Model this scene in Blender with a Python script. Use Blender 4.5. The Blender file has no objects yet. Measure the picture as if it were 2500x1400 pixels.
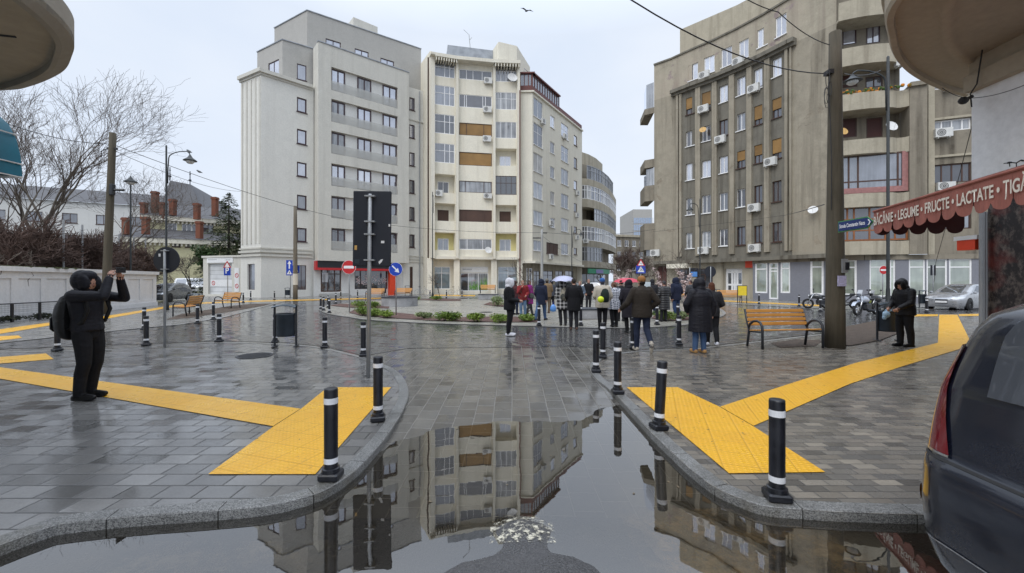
import bpy, bmesh, math, random
from math import sin, cos, pi, radians, sqrt, floor
from mathutils import Vector, Matrix, noise as mnoise
from mathutils.kdtree import KDTree
RND = random.Random(7)
SC = bpy.context.scene
COL = SC.collection
# ---------------------------------------------------------------- camera
FPX, HY, CX, CH = 1030.0, 686.0, 1250.0, 1.65      # focal length, horizon row, centre column, eye height
cam_d = bpy.data.cameras.new('camera'); cam = bpy.data.objects.new('camera', cam_d); COL.objects.link(cam)
cam.location = (0, 0, CH); cam.rotation_euler = (radians(90), 0, 0)
cam_d.sensor_width = 36; cam_d.lens = 36*FPX/2500; cam_d.shift_y = -14/2500
cam_d.clip_start = 0.05; cam_d.clip_end = 5000
SC.camera = cam
# ---------------------------------------------------------------- world: overcast sky
world = bpy.data.worlds.new('World'); SC.world = world; world.use_nodes = True
SUN_EL, SUN_AZ = radians(48), radians(215)
def build_world():
    nt = world.node_tree; nt.nodes.clear(); L = nt.links.new
    out = nt.nodes.new('ShaderNodeOutputWorld'); bg = nt.nodes.new('ShaderNodeBackground')
    sky = nt.nodes.new('ShaderNodeTexSky'); sky.sky_type = 'NISHITA'; sky.sun_disc = False
    sky.sun_elevation = SUN_EL; sky.sun_rotation = SUN_AZ; sky.dust_density = 4; sky.air_density = 1.0
    tc = nt.nodes.new('ShaderNodeTexCoord'); sep = nt.nodes.new('ShaderNodeSeparateXYZ'); L(tc.outputs['Generated'], sep.inputs[0])
    nz = nt.nodes.new('ShaderNodeTexNoise'); nz.inputs['Scale'].default_value = 1.5; nz.inputs['Detail'].default_value = 5; nz.inputs['Roughness'].default_value = .5
    mp = nt.nodes.new('ShaderNodeMapping'); mp.inputs['Scale'].default_value = (1, 1, 2.2); L(tc.outputs['Generated'], mp.inputs[0]); L(mp.outputs[0], nz.inputs['Vector'])
    rmp = nt.nodes.new('ShaderNodeMapRange'); rmp.inputs[1].default_value = .38; rmp.inputs[2].default_value = .64; L(nz.outputs['Fac'], rmp.inputs[0])
    mx = nt.nodes.new('ShaderNodeMix'); mx.data_type = 'RGBA'
    mx.inputs[6].default_value = (6.2, 7.0, 8.3, 1); mx.inputs[7].default_value = (7.2, 7.75, 8.6, 1)
    L(rmp.outputs[0], mx.inputs[0])
    # an overcast sky is brighter towards the zenith
    gr = nt.nodes.new('ShaderNodeMapRange'); gr.inputs[1].default_value = .50; gr.inputs[2].default_value = 1.0
    gr.inputs[3].default_value = 1.0; gr.inputs[4].default_value = 2.5; L(sep.outputs[2], gr.inputs[0])
    vm = nt.nodes.new('ShaderNodeVectorMath'); vm.operation = 'SCALE'; L(mx.outputs[2], vm.inputs[0]); L(gr.outputs[0], vm.inputs['Scale'])
    mx2 = nt.nodes.new('ShaderNodeMix'); mx2.data_type = 'RGBA'; mx2.inputs[0].default_value = .06
    L(vm.outputs[0], mx2.inputs[6]); L(sky.outputs[0], mx2.inputs[7])
    L(mx2.outputs[2], bg.inputs[0]); bg.inputs[1].default_value = 0.1
    L(bg.outputs[0], out.inputs[0])
build_world()
sun_d = bpy.data.lights.new('sun', 'SUN'); sun = bpy.data.objects.new('sun', sun_d); COL.objects.link(sun)
sun_d.energy = 1.2; sun_d.angle = radians(40); sun_d.color = (1.0, .97, .92)
_d = Vector((sin(SUN_AZ)*cos(SUN_EL), cos(SUN_AZ)*cos(SUN_EL), sin(SUN_EL)))
sun.rotation_euler = _d.to_track_quat('Z', 'Y').to_euler()
SC.view_settings.view_transform = 'Standard'; SC.view_settings.look = 'None'
SC.view_settings.exposure = 0.28; SC.view_settings.gamma = 1.0; SC.view_settings.use_curve_mapping = False
SC.cycles.max_bounces = 6; SC.cycles.glossy_bounces = 4; SC.cycles.transparent_max_bounces = 12
SC.cycles.use_denoising = True
SC.cycles.sample_clamp_indirect = 4
# ---------------------------------------------------------------- photo geometry
def G(px, py, z=0.0):
    Y = (CH-z)*FPX/(py-HY); return Vector(((px-CX)/FPX*Y, Y, z))
def W(px, py, Y):
    return Vector(((px-CX)/FPX*Y, Y, CH-(py-HY)/FPX*Y))
def PX(px, Y): return (px-CX)/FPX*Y
# ---------------------------------------------------------------- mesh builder
class MB:
    def __init__(s): s.v = []; s.f = []; s.m = []; s.sm = []; s.M = Matrix(); s.mi = 0; s.smooth = False
    def add(s, vs, fs):
        o = len(s.v); M = s.M
        s.v += [M @ Vector(p) for p in vs]
        for f in fs: s.f.append(tuple(i+o for i in f)); s.m.append(s.mi); s.sm.append(s.smooth)
        return s
    def quad(s, a, b, c, d): return s.add([a, b, c, d], [(0, 1, 2, 3)])
    def poly(s, pts): return s.add(pts, [tuple(range(len(pts)))])
    def box(s, c, size, rz=0.0, rx=0.0, ry=0.0):
        x, y, z = size[0]/2, size[1]/2, size[2]/2
        R = Matrix.Rotation(rz, 4, 'Z') @ Matrix.Rotation(ry, 4, 'Y') @ Matrix.Rotation(rx, 4, 'X'); c = Vector(c)
        vs = [c + R @ Vector(p) for p in ((-x,-y,-z),(x,-y,-z),(x,y,-z),(-x,y,-z),(-x,-y,z),(x,-y,z),(x,y,z),(-x,y,z))]
        return s.add(vs, [(0,3,2,1),(4,5,6,7),(0,1,5,4),(1,2,6,5),(2,3,7,6),(3,0,4,7)])
    def bx(s, x0, x1, y0, y1, z0, z1): return s.box(((x0+x1)/2,(y0+y1)/2,(z0+z1)/2), (abs(x1-x0),abs(y1-y0),abs(z1-z0)))
    def bbox(s, c, size, b=.01, rz=0.0, rx=0.0, ry=0.0):      # bevelled box
        x, y, z = size[0]/2, size[1]/2, size[2]/2; b = min(b, x*.9, y*.9, z*.9)
        R = Matrix.Rotation(rz, 4, 'Z') @ Matrix.Rotation(ry, 4, 'Y') @ Matrix.Rotation(rx, 4, 'X'); c = Vector(c)
        ring = lambda X, Y, Z: [(-X+b,-Y,Z),(X-b,-Y,Z),(X,-Y+b,Z),(X,Y-b,Z),(X-b,Y,Z),(-X+b,Y,Z),(-X,Y-b,Z),(-X,-Y+b,Z)]
        def ring2(Z, i): return [(p[0]-(b*i if p[0] > 0 else -b*i), p[1]-(b*i if p[1] > 0 else -b*i), Z) for p in ring(x, y, 0)]
        rs = [ring2(-z, 1), ring2(-z+b, 0), ring2(z-b, 0), ring2(z, 1)]
        return s.loft([[c + R @ Vector(p) for p in r] for r in rs], cap=True)
    def loft(s, rings, cap=False, closed=True):
        n = len(rings[0]); vs = [p for r in rings for p in r]; fs = []
        for k in range(len(rings)-1):
            for i in range(n if closed else n-1):
                j = (i+1) % n; fs.append((k*n+i, k*n+j, (k+1)*n+j, (k+1)*n+i))
        if cap:
            fs.append(tuple(reversed(range(n)))); fs.append(tuple((len(rings)-1)*n+i for i in range(n)))
        return s.add(vs, fs)
    def tube(s, pts, r, n=8, cap=True):
        pts = [Vector(p) for p in pts]; m = len(pts)
        rs = r if isinstance(r, (list, tuple)) else [r]*m
        rings = []; up = None
        for i, p in enumerate(pts):
            d = (pts[min(i+1, m-1)]-pts[max(i-1, 0)])
            if d.length < 1e-9: d = Vector((0, 0, 1))
            d.normalize()
            if up is None:
                up = Vector((0, 0, 1)) if abs(d.z) < .9 else Vector((1, 0, 0))
            a = d.cross(up)
            if a.length < 1e-6: a = d.orthogonal()
            a.normalize(); b = d.cross(a).normalized(); up = -b if False else (a.cross(d)).normalized()
            rings.append([p + (a*cos(2*pi*k/n)+b*sin(2*pi*k/n))*rs[i] for k in range(n)])
        return s.loft(rings, cap=cap)
    def cyl(s, c, r, h, n=16, r2=None): # base centre c
        c = Vector(c); return s.tube([c, c+Vector((0,0,h))], [r, r if r2 is None else r2], n)
    def lathe(s, c, prof, n=16, sx=1, sy=1, cap=True):
        c = Vector(c); rings = [[c+Vector((r*cos(2*pi*k/n)*sx, r*sin(2*pi*k/n)*sy, z)) for k in range(n)] for r, z in prof]
        return s.loft(rings, cap=cap)
    def ball(s, c, r, n=12, m=8):
        c = Vector(c); r = Vector(r) if isinstance(r, (tuple, list, Vector)) else Vector((r,r,r))
        rings = []
        for k in range(m+1):
            a = -pi/2+pi*k/m; q = max(cos(a), .02)
            rings.append([c+Vector((r.x*q*cos(2*pi*i/n), r.y*q*sin(2*pi*i/n), r.z*sin(a))) for i in range(n)])
        return s.loft(rings, cap=True)
    def prism(s, poly, z0, z1, top=True, bottom=True, sides=True):
        n = len(poly); a = [(p[0],p[1],z0) for p in poly]; b = [(p[0],p[1],z1) for p in poly]
        fs = []
        if sides: fs += [(i,(i+1)%n,n+(i+1)%n,n+i) for i in range(n)]
        if top: fs.append(tuple(range(n,2*n)))
        if bottom: fs.append(tuple(reversed(range(n))))
        return s.add(a+b, fs)
    def disc(s, c, r, n=24, normal=(0,0,1)):
        c = Vector(c); q = Vector(normal).to_track_quat('Z','Y')
        return s.poly([c+q @ Vector((r*cos(2*pi*k/n), r*sin(2*pi*k/n), 0)) for k in range(n)])
    def build(s, name, mats, parent=None, origin=None, link=True):
        me = bpy.data.meshes.new(name)
        vs = [v-origin for v in s.v] if origin is not None else s.v
        me.from_pydata(vs, [], s.f)
        for m in (mats if isinstance(mats, (list, tuple)) else [mats]): me.materials.append(m)
        if any(s.m): me.polygons.foreach_set('material_index', s.m)
        if any(s.sm): me.polygons.foreach_set('use_smooth', s.sm)
        me.update()
        o = bpy.data.objects.new(name, me); COL.objects.link(o)
        if parent is not None: o.parent = parent
        return o
def tag(o, label=None, cat=None, group=None, kind=None):
    if label: o['label'] = label
    if cat: o['category'] = cat
    if group: o['group'] = group
    if kind: o['kind'] = kind
    return o
def thing(name, label, cat, loc=(0,0,0), rz=0.0, group=None):
    o = bpy.data.objects.new(name, None); COL.objects.link(o); o.location = loc; o.rotation_euler = (0,0,rz); o.empty_display_size = .2
    return tag(o, label, cat, group)
KIDS = {}
def dup(root, loc, rz=0.0, label=None, group=None, cat=None, scale=None):
    r = root.copy(); COL.objects.link(r); r.location = loc; r.rotation_euler = (0,0,rz)
    if scale: r.scale = scale if isinstance(scale, (tuple, list)) else (scale,)*3
    if label: r['label'] = label
    if group: r['group'] = group
    if cat: r['category'] = cat
    for ch in list(root.children):
        c = ch.copy(); COL.objects.link(c); c.parent = r
        for g in list(ch.children):
            d = g.copy(); COL.objects.link(d); d.parent = c
    return r
# ---------------------------------------------------------------- node helper and materials
def lin(r, g, b):
    f = lambda c: (c/255/12.92 if c/255 <= .04045 else ((c/255+.055)/1.055)**2.4)
    return (f(r), f(g), f(b), 1)
class NT:
    def __init__(s, name):
        s.mat = bpy.data.materials.new(name); s.mat.use_nodes = True; s.t = s.mat.node_tree
        s.b = s.t.nodes['Principled BSDF']; s.out = s.t.nodes['Material Output']; s.pos_ = None
    def n(s, typ, **k):
        x = s.t.nodes.new(typ)
        for a, b in k.items(): setattr(x, a, b)
        return x
    def L(s, a, b): s.t.links.new(a, b)
    def _in(s, sock, v):
        if hasattr(v, 'is_output') or isinstance(v, bpy.types.NodeSocket): s.L(v, sock)
        elif v is not None: sock.default_value = v
    @property
    def pos(s):
        if s.pos_ is None: s.pos_ = s.n('ShaderNodeNewGeometry').outputs['Position']
        return s.pos_
    def objpos(s): return s.n('ShaderNodeTexCoord').outputs['Object']
    def mp(s, vec, scale=(1,1,1), loc=(0,0,0), rot=(0,0,0)):
        m = s.n('ShaderNodeMapping'); s.L(vec, m.inputs[0]); m.inputs['Scale'].default_value = scale; m.inputs['Location'].default_value = loc; m.inputs['Rotation'].default_value = rot
        return m.outputs[0]
    def noise(s, vec, scale=1, detail=3, rough=.5, dist=0):
        x = s.n('ShaderNodeTexNoise'); s.L(vec, x.inputs['Vector']); x.inputs['Scale'].default_value = scale; x.inputs['Detail'].default_value = detail
        x.inputs['Roughness'].default_value = rough; x.inputs['Distortion'].default_value = dist; return x.outputs['Fac']
    def voro(s, vec, scale=1, feature='F1'):
        x = s.n('ShaderNodeTexVoronoi', feature=feature); s.L(vec, x.inputs['Vector']); x.inputs['Scale'].default_value = scale; return x
    def math(s, op, a, b=0.0, clamp=False):
        x = s.n('ShaderNodeMath', operation=op, use_clamp=clamp); s._in(x.inputs[0], a); s._in(x.inputs[1], b); return x.outputs[0]
    def ramp(s, v, a, b, c=0.0, d=1.0):
        x = s.n('ShaderNodeMapRange'); s._in(x.inputs[0], v); x.inputs[1].default_value = a; x.inputs[2].default_value = b; x.inputs[3].default_value = c; x.inputs[4].default_value = d; return x.outputs[0]
    def mix(s, f, a, b, blend='MIX'):
        x = s.n('ShaderNodeMix', data_type='RGBA', blend_type=blend); s._in(x.inputs[0], f); s._in(x.inputs[6], a); s._in(x.inputs[7], b); return x.outputs[2]
    def scale(s, col, f):
        x = s.n('ShaderNodeVectorMath', operation='SCALE'); s._in(x.inputs[0], col if not isinstance(col, tuple) else col[:3]); s._in(x.inputs['Scale'], f); return x.outputs[0]
    def bump(s, h, strength=.2, dist=.02, normal=None):
        x = s.n('ShaderNodeBump'); s.L(h, x.inputs['Height']); x.inputs['Strength'].default_value = strength; x.inputs['Distance'].default_value = dist
        if normal is not None: s.L(normal, x.inputs['Normal'])
        return x.outputs[0]
    def done(s, col=None, rough=None, metal=None, normal=None, ior=None, spec=None, alpha=None, coat=None, coat_rough=None):
        b = s.b
        s._in(b.inputs['Base Color'], col); s._in(b.inputs['Roughness'], rough); s._in(b.inputs['Metallic'], metal)
        if normal is not None: s.L(normal, b.inputs['Normal'])
        s._in(b.inputs['IOR'], ior); s._in(b.inputs['Specular IOR Level'], spec); s._in(b.inputs['Alpha'], alpha)
        s._in(b.inputs['Coat Weight'], coat); s._in(b.inputs['Coat Roughness'], coat_rough)
        return s.mat
def c4(c): return c if len(c) == 4 else (c[0], c[1], c[2], 1)
def plain(name, c, rough=.6, metal=0.0, var=.12, scale=6, bump=.0, coat=0.0, spec=None):
    t = NT(name); n1 = t.noise(t.pos, scale, 4); n2 = t.noise(t.pos, scale*9, 2)
    col = t.scale(c4(c), t.math('ADD', t.ramp(n1, .3, .7, 1-var, 1+var), t.ramp(n2, .3, .7, -var*.4, var*.4)))
    nrm = t.bump(n2, bump, .01) if bump else None
    return t.done(col, t.ramp(n1, .3, .7, max(rough-.08, .02), min(rough+.08, 1)), metal, nrm, coat=coat if coat else None, spec=spec)
def plaster(name, c, dirt=(.12,.11,.09), amt=.5, streak=1.0, rough=.9, patch=None, mott=.05):
    t = NT(name); p = t.pos
    big = t.noise(p, .22, 5, .6); st = t.noise(t.mp(p, (1.6,1.6,.09)), 1.0, 4, .6); fine = t.noise(p, 9, 4, .6); mid = t.noise(p, 1.3, 5, .65)
    f = t.math('ADD', t.ramp(big, .42, .72, 0, .55), t.math('MULTIPLY', t.ramp(st, .5, .78, 0, .9), streak))
    f = t.math('MULTIPLY', f, t.ramp(mid, .3, .7, .35, 1.0)); f = t.math('MULTIPLY', f, amt, True)
    col = t.mix(f, c4(c), c4(dirt))
    if patch: col = t.mix(t.ramp(t.noise(p, .55, 6, .7, .4), .60, .64), col, c4(patch))
    col = t.scale(col, t.math('ADD', t.ramp(fine, .3, .7, .93, 1.06), t.math('ADD', t.ramp(mid, .3, .7, -mott, mott), t.ramp(big, .35, .65, -mott, mott))))
    return t.done(col, rough, normal=t.bump(t.math('ADD', fine, t.math('MULTIPLY', mid, .6)), .25, .02), spec=.3)
def glass(name, c, refl=.25, curtain=0.0):
    t = NT(name); oi = t.n('ShaderNodeObjectInfo').outputs['Random']; p = t.pos
    k = t.noise(t.mp(p, (1,1,.05)), 5.5, 2); inner = t.noise(p, 1.1, 3)
    col = t.scale(c4(c), t.math('MULTIPLY', t.ramp(oi, 0, 1, .55, 1.35), t.math('ADD', t.ramp(k, .35, .65, 1-curtain*.5, 1+curtain*.4), t.ramp(inner, .35, .65, -.22, .18))))
    t.b.inputs['Roughness'].default_value = .55; t.L(col, t.b.inputs['Base Color'])
    gl = t.n('ShaderNodeBsdfGlossy'); gl.inputs['Roughness'].default_value = .015; gl.inputs['Color'].default_value = (.93,.95,1,1)
    nz = t.noise(p, .9, 1); t.L(t.bump(nz, .06, .05), gl.inputs['Normal'])
    lw = t.n('ShaderNodeFresnel'); lw.inputs['IOR'].default_value = 1.55
    f = t.math('ADD', lw.outputs[0], t.math('MULTIPLY', t.ramp(oi, 0, 1, .6, 1.2), refl), True)
    ms = t.n('ShaderNodeMixShader'); t.L(f, ms.inputs[0]); t.L(t.b.outputs[0], ms.inputs[1]); t.L(gl.outputs[0], ms.inputs[2]); t.L(ms.outputs[0], t.out.inputs[0])
    return t.mat
def paving(name, cols, w, h, along_x=True, joint=.006, joint_col=(.02,.02,.02), wet=.5, tilt=.03, rot=0.0, rand_len=False, wr=(.04,.26), jamt=.9):
    """running-bond wet pavers: every paver has its own tone, tilt and wetness"""
    t = NT(name); p = t.mp(t.pos, rot=(0,0,rot)); sp = t.n('ShaderNodeSeparateXYZ'); t.L(p, sp.inputs[0])
    X, Y = (sp.outputs[0], sp.outputs[1]) if along_x else (sp.outputs[1], sp.outputs[0])
    r = t.math('DIVIDE', Y, h); row = t.math('FLOOR', r); rf = t.math('FRACT', r)
    wn0 = t.n('ShaderNodeTexWhiteNoise', noise_dimensions='1D'); t.L(row, wn0.inputs['W'])
    u = t.math('ADD', t.math('DIVIDE', X, w), t.math('ADD', t.math('MULTIPLY', row, .5), t.math('MULTIPLY', wn0.outputs['Value'], .35)))
    cell = t.math('FLOOR', u); uf = t.math('FRACT', u)
    if rand_len:   # some pavers are split again
        pass
    cv = t.n('ShaderNodeCombineXYZ'); t.L(cell, cv.inputs[0]); t.L(row, cv.inputs[1])
    wn = t.n('ShaderNodeTexWhiteNoise', noise_dimensions='2D'); t.L(cv.outputs[0], wn.inputs['Vector'])
    du = t.math('MULTIPLY', t.math('MINIMUM', uf, t.math('SUBTRACT', 1.0, uf)), w); dv = t.math('MULTIPLY', t.math('MINIMUM', rf, t.math('SUBTRACT', 1.0, rf)), h)
    d = t.math('MINIMUM', du, dv); jn = t.ramp(d, joint*.35, joint, 1, 0)
    cr = t.n('ShaderNodeValToRGB'); cr.color_ramp.interpolation = 'LINEAR'
    for i, c in enumerate(cols):
        e = cr.color_ramp.elements[i] if i < 2 else cr.color_ramp.elements.new(i/(len(cols)-1))
        e.position = i/(len(cols)-1); e.color = c4(c)
    t.L(wn.outputs['Value'], cr.inputs[0])
    big = t.noise(t.pos, .35, 4, .6); mid = t.noise(t.pos, 2.2, 5, .65); fine = t.noise(t.pos, 60, 3)
    col = t.scale(cr.outputs[0], t.math('ADD', t.ramp(mid, .3, .7, .82, 1.16), t.ramp(fine, .3, .7, -.08, .08)))
    stain = t.ramp(t.noise(t.pos, .8, 6, .7), .56, .70, 0, .45)
    col = t.mix(stain, col, (.035,.032,.03,1)); col = t.mix(t.math('MULTIPLY', jn, jamt), col, c4(joint_col))
    wetf = t.ramp(t.math('ADD', t.math('MULTIPLY', big, .6), t.math('MULTIPLY', mid, .4)), .5-wet*.35, .72-wet*.2)
    rgh = t.math('ADD', t.ramp(wetf, 0, 1, wr[1], wr[0]), t.math('MULTIPLY', wn.outputs['Value'], .10)); rgh = t.math('ADD', rgh, t.math('MULTIPLY', jn, .2))
    sub = t.n('ShaderNodeVectorMath', operation='SUBTRACT'); t.L(wn.outputs['Color'], sub.inputs[0]); sub.inputs[1].default_value = (.5,.5,.5)
    sc = t.n('ShaderNodeVectorMath', operation='SCALE'); t.L(sub.outputs[0], sc.inputs[0]); sc.inputs['Scale'].default_value = tilt
    ge = t.n('ShaderNodeNewGeometry'); ad = t.n('ShaderNodeVectorMath', operation='ADD'); t.L(ge.outputs['Normal'], ad.inputs[0]); t.L(sc.outputs[0], ad.inputs[1])
    no = t.n('ShaderNodeVectorMath', operation='NORMALIZE'); t.L(ad.outputs[0], no.inputs[0])
    hgt = t.math('ADD', t.math('MULTIPLY', t.math('SUBTRACT', 1.0, jn), .6), t.math('ADD', t.math('MULTIPLY', mid, .35), t.math('MULTIPLY', fine, .12)))
    nrm = t.bump(hgt, .35, .012, no.outputs[0])
    return t.done(col, rgh, normal=nrm, ior=1.5, spec=.62)
M = {}
def mats():
    M['white'] = plain('white_paint', (.72,.72,.72), .5, var=.06); M['black'] = plain('black_paint', (.012,.014,.018), .38, var=.2)
    M['dark_metal'] = plain('dark_metal', (.022,.025,.032), .4, var=.2); M['galv'] = plain('galvanised_steel', (.36,.37,.38), .45, .4, .12, 4)
    M['pole_dark'] = plain('dark_pole', (.018,.022,.024), .45, var=.2)
    M['bollard'] = plain('bollard_rubber', (.011,.012,.017), .34, var=.3, scale=10, bump=.05); M['band'] = plain('reflective_band', (.74,.75,.78), .35, var=.08)
    M['bench_wood'] = NT('bench_wood'); t = M['bench_wood']; p = t.mp(t.objpos(), (3,40,40)); g = t.noise(p, 1, 5, .6, .6)
    M['bench_wood'] = t.done(t.mix(t.ramp(g,.3,.7), (.62,.30,.065,1), (.42,.185,.038,1)), .38, normal=t.bump(g,.15,.01), spec=.6)
    M['wood_pole'] = NT('weathered_wood'); t = M['wood_pole']; g = t.noise(t.mp(t.pos,(9,9,.5)),1.5,6,.7,.4); b = t.noise(t.pos,1.2,4)
    M['wood_pole'] = t.done(t.mix(t.ramp(t.math('ADD',g,t.math('MULTIPLY',b,.5)),.45,1.0), (.040,.035,.022,1), (.105,.088,.062,1)), .85, normal=t.bump(g,.6,.03))
    M['wood_pale'] = NT('grey_wood'); t = M['wood_pale']; g = t.noise(t.mp(t.pos,(8,8,.5)),1.5,6,.7,.4)
    M['wood_pale'] = t.done(t.mix(t.ramp(g,.3,.75), (.10,.085,.06,1), (.22,.19,.15,1)), .85, normal=t.bump(g,.4,.03))
    M['concrete'] = plaster('concrete', (.36,.36,.35), (.15,.15,.14), .5); M['cable'] = plain('cable_rubber', (.02,.02,.022), .6)
    M['slate'] = plain('dark_stone_cap', (.05,.055,.07), .3)
    M['sign_back'] = plain('sign_back_grey', (.010,.012,.020), .45, var=.12, scale=2)
    M['blue'] = plain('sign_blue', (.012,.055,.42), .4, var=.05); M['red'] = plain('sign_red', (.50,.018,.022), .4, var=.05); M['sign_white'] = plain('sign_white', (.80,.80,.82), .4, var=.04)
    M['yellow'] = plain('yellow_paint', (.72,.55,.03), .4, var=.08); M['orange'] = plain('orange_red_paint', (.72,.06,.018), .4, var=.06)
    M['skin'] = plain('skin', (.46,.25,.18), .5, var=.08, scale=20); M['rubber'] = plain('tyre_rubber', (.012,.012,.013), .7)
    M['chrome'] = plain('bright_metal', (.55,.56,.58), .2, .9, .05); M['brown_door'] = plain('brown_door_wood', (.05,.022,.014), .5)
    M['screen'] = plain('phone_shell', (.012,.012,.014), .25); M['glow_white'] = plain('lamp_glass', (.55,.56,.55), .25)
    M['g_dark'] = glass('window_glass_dark', (.045,.045,.052), .09); M['g_sky'] = glass('window_glass_bright', (.36,.37,.43), .42, .15)
    M['g_curt'] = glass('window_glass_curtain', (.27,.28,.29), .10, .8); M['g_mid'] = glass('window_glass_grey', (.12,.13,.15), .15, .4)
    M['g_green'] = glass('shop_glass_pale', (.30,.34,.27), .16, .25); M['g_blue'] = glass('tower_glass', (.13,.24,.42), .35); M['g_shop'] = glass('shop_glass_bluegrey', (.22,.29,.32), .25, .3)
    M['g_black'] = glass('shop_glass_dark', (.025,.028,.03), .12)
    M['f_white'] = plain('white_window_frame', (.84,.84,.84), .4, var=.06); M['f_plum'] = plain('plum_window_frame', (.045,.020,.026), .4, var=.1)
    M['f_brown'] = plain('brown_window_frame', (.07,.035,.025), .5, var=.15); M['f_orange'] = plain('varnished_wood_frame', (.26,.095,.032), .5, var=.15); M['f_pink'] = plain('pink_painted_wood', (.33,.155,.145), .6, var=.15)
    M['sh_ochre'] = slats('ochre_roller_shutter', (.30,.17,.055)); M['sh_brown'] = slats('brown_roller_shutter', (.085,.045,.032)); M['sh_red'] = slats('dark_red_shutter', (.10,.035,.030)); M['sh_white'] = slats('white_roller_shutter', (.58,.58,.57))
    M['sh_grey'] = slats('grey_garage_door', (.52,.53,.54), 2.2)
    M['p_grey'] = plaster('grey_render', (.61,.595,.54), (.27,.26,.23), .55, .8); M['p_light'] = plaster('light_render', (.70,.69,.645), (.40,.385,.34), .45, .7); M['p_pent'] = plaster('darker_grey_render', (.42,.41,.385), (.24,.23,.22), .4, .4)
    M['p_white'] = plaster('white_render', (.66,.66,.64), (.40,.38,.33), .4, .6)
    M['p_cream'] = plaster('cream_render', (.79,.75,.635), (.40,.345,.26), .5, .9); M['p_cream2'] = plaster('pale_cream_render', (.74,.705,.605), (.38,.335,.26), .55, .9); M['p_yellow'] = plaster('yellow_render', (.66,.60,.30), (.40,.33,.15), .3)
    M['p_brown'] = plaster('brown_cement_render', (.345,.31,.245), (.11,.095,.072), .9, 1.3, patch=(.25,.215,.165), mott=.16); M['p_taupe'] = plaster('dark_cement_render', (.195,.182,.152), (.07,.062,.048), 1.0, 1.5, mott=.16)
    M['p_tan'] = plaster('tan_cement_render', (.43,.39,.305), (.16,.135,.10), .85, 1.3, mott=.12); M['p_attic'] = plaster('flaking_render', (.41,.37,.29), (.20,.15,.13), 1.0, .8, patch=(.29,.235,.22), mott=.14)
    M['p_clad'] = plaster('grey_cladding', (.21,.215,.245), (.14,.14,.15), .3, .5, .55); M['p_wing'] = plaster('old_wing_render', (.27,.24,.19), (.08,.068,.052), 1.0, 1.5, mott=.15)
    M['p_villa'] = plaster('pale_yellow_render', (.56,.53,.34), (.34,.31,.2), .5); M['p_wallwhite'] = plaster('white_wall_render', (.66,.66,.67), (.36,.35,.31), .4, 1.0)
    M['p_soffit'] = plaster('soffit_concrete', (.42,.36,.275), (.20,.16,.115), .6, .2); M['p_near'] = plaster('cracked_white_render', (.86,.87,.88), (.5,.49,.47), .3, .8)
    M['p_pinkrim'] = plaster('rusty_render', (.36,.185,.14), (.16,.10,.07), .7); M['p_green'] = plaster('old_green_render', (.24,.23,.17), (.12,.11,.08), .6)
    M['moss'] = plain('moss', (.045,.055,.015), .95, var=.4, bump=.5); M['roof_slate'] = plain('slate_roof', (.085,.085,.092), .6, var=.2); M['roof_zinc'] = plain('zinc_roof', (.30,.32,.35), .45, .3, .2, 1.5)
    M['chimney'] = plaster('orange_brick', (.19,.072,.045), (.08,.042,.032), .9); M['redbrown'] = plain('red_brown_paint', (.12,.032,.026), .5, var=.2)
    M['ac'] = plain('ac_casing', (.62,.62,.60), .45, var=.08); M['ac_dark'] = plain('ac_grille', (.09,.09,.09), .5); M['dish'] = plain('dish_white', (.66,.66,.65), .4, var=.1)
    M['teal'] = plain('teal_canvas', (.006,.13,.19), .6, var=.1, scale=3)
    M['awn'] = NT('red_canvas'); t = M['awn']; a = t.noise(t.mp(t.pos,(4,4,1)),1.5,5,.65); b = t.noise(t.pos, 220, 2); st = t.noise(t.mp(t.pos,(2.5,2.5,.35)),2.0,4,.6)
    c = t.mix(t.ramp(a,.3,.7), (.345,.125,.095,1), (.25,.082,.063,1)); c = t.mix(t.ramp(st,.53,.72,0,.55), c, (.17,.075,.055,1))
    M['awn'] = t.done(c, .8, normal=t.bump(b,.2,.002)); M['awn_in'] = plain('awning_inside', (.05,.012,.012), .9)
    M['letter'] = plain('awning_letter', (.66,.60,.52), .8, var=.1, scale=14)
def slats(name, c, k=9.0):
    t = NT(name); sp = t.n('ShaderNodeSeparateXYZ'); t.L(t.pos, sp.inputs[0]); w = t.math('FRACT', t.math('MULTIPLY', sp.outputs[2], k)); n = t.noise(t.pos, .8, 4); oi = t.n('ShaderNodeObjectInfo').outputs['Random']
    col = t.scale(c4(c), t.math('MULTIPLY', t.ramp(oi,0,1,.75,1.2), t.math('MULTIPLY', t.ramp(w, 0, .18, .55, 1.0), t.ramp(n,.3,.7,.8,1.15))))
    return t.done(col, .6, normal=t.bump(w, .4, .02))
mats()
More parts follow.
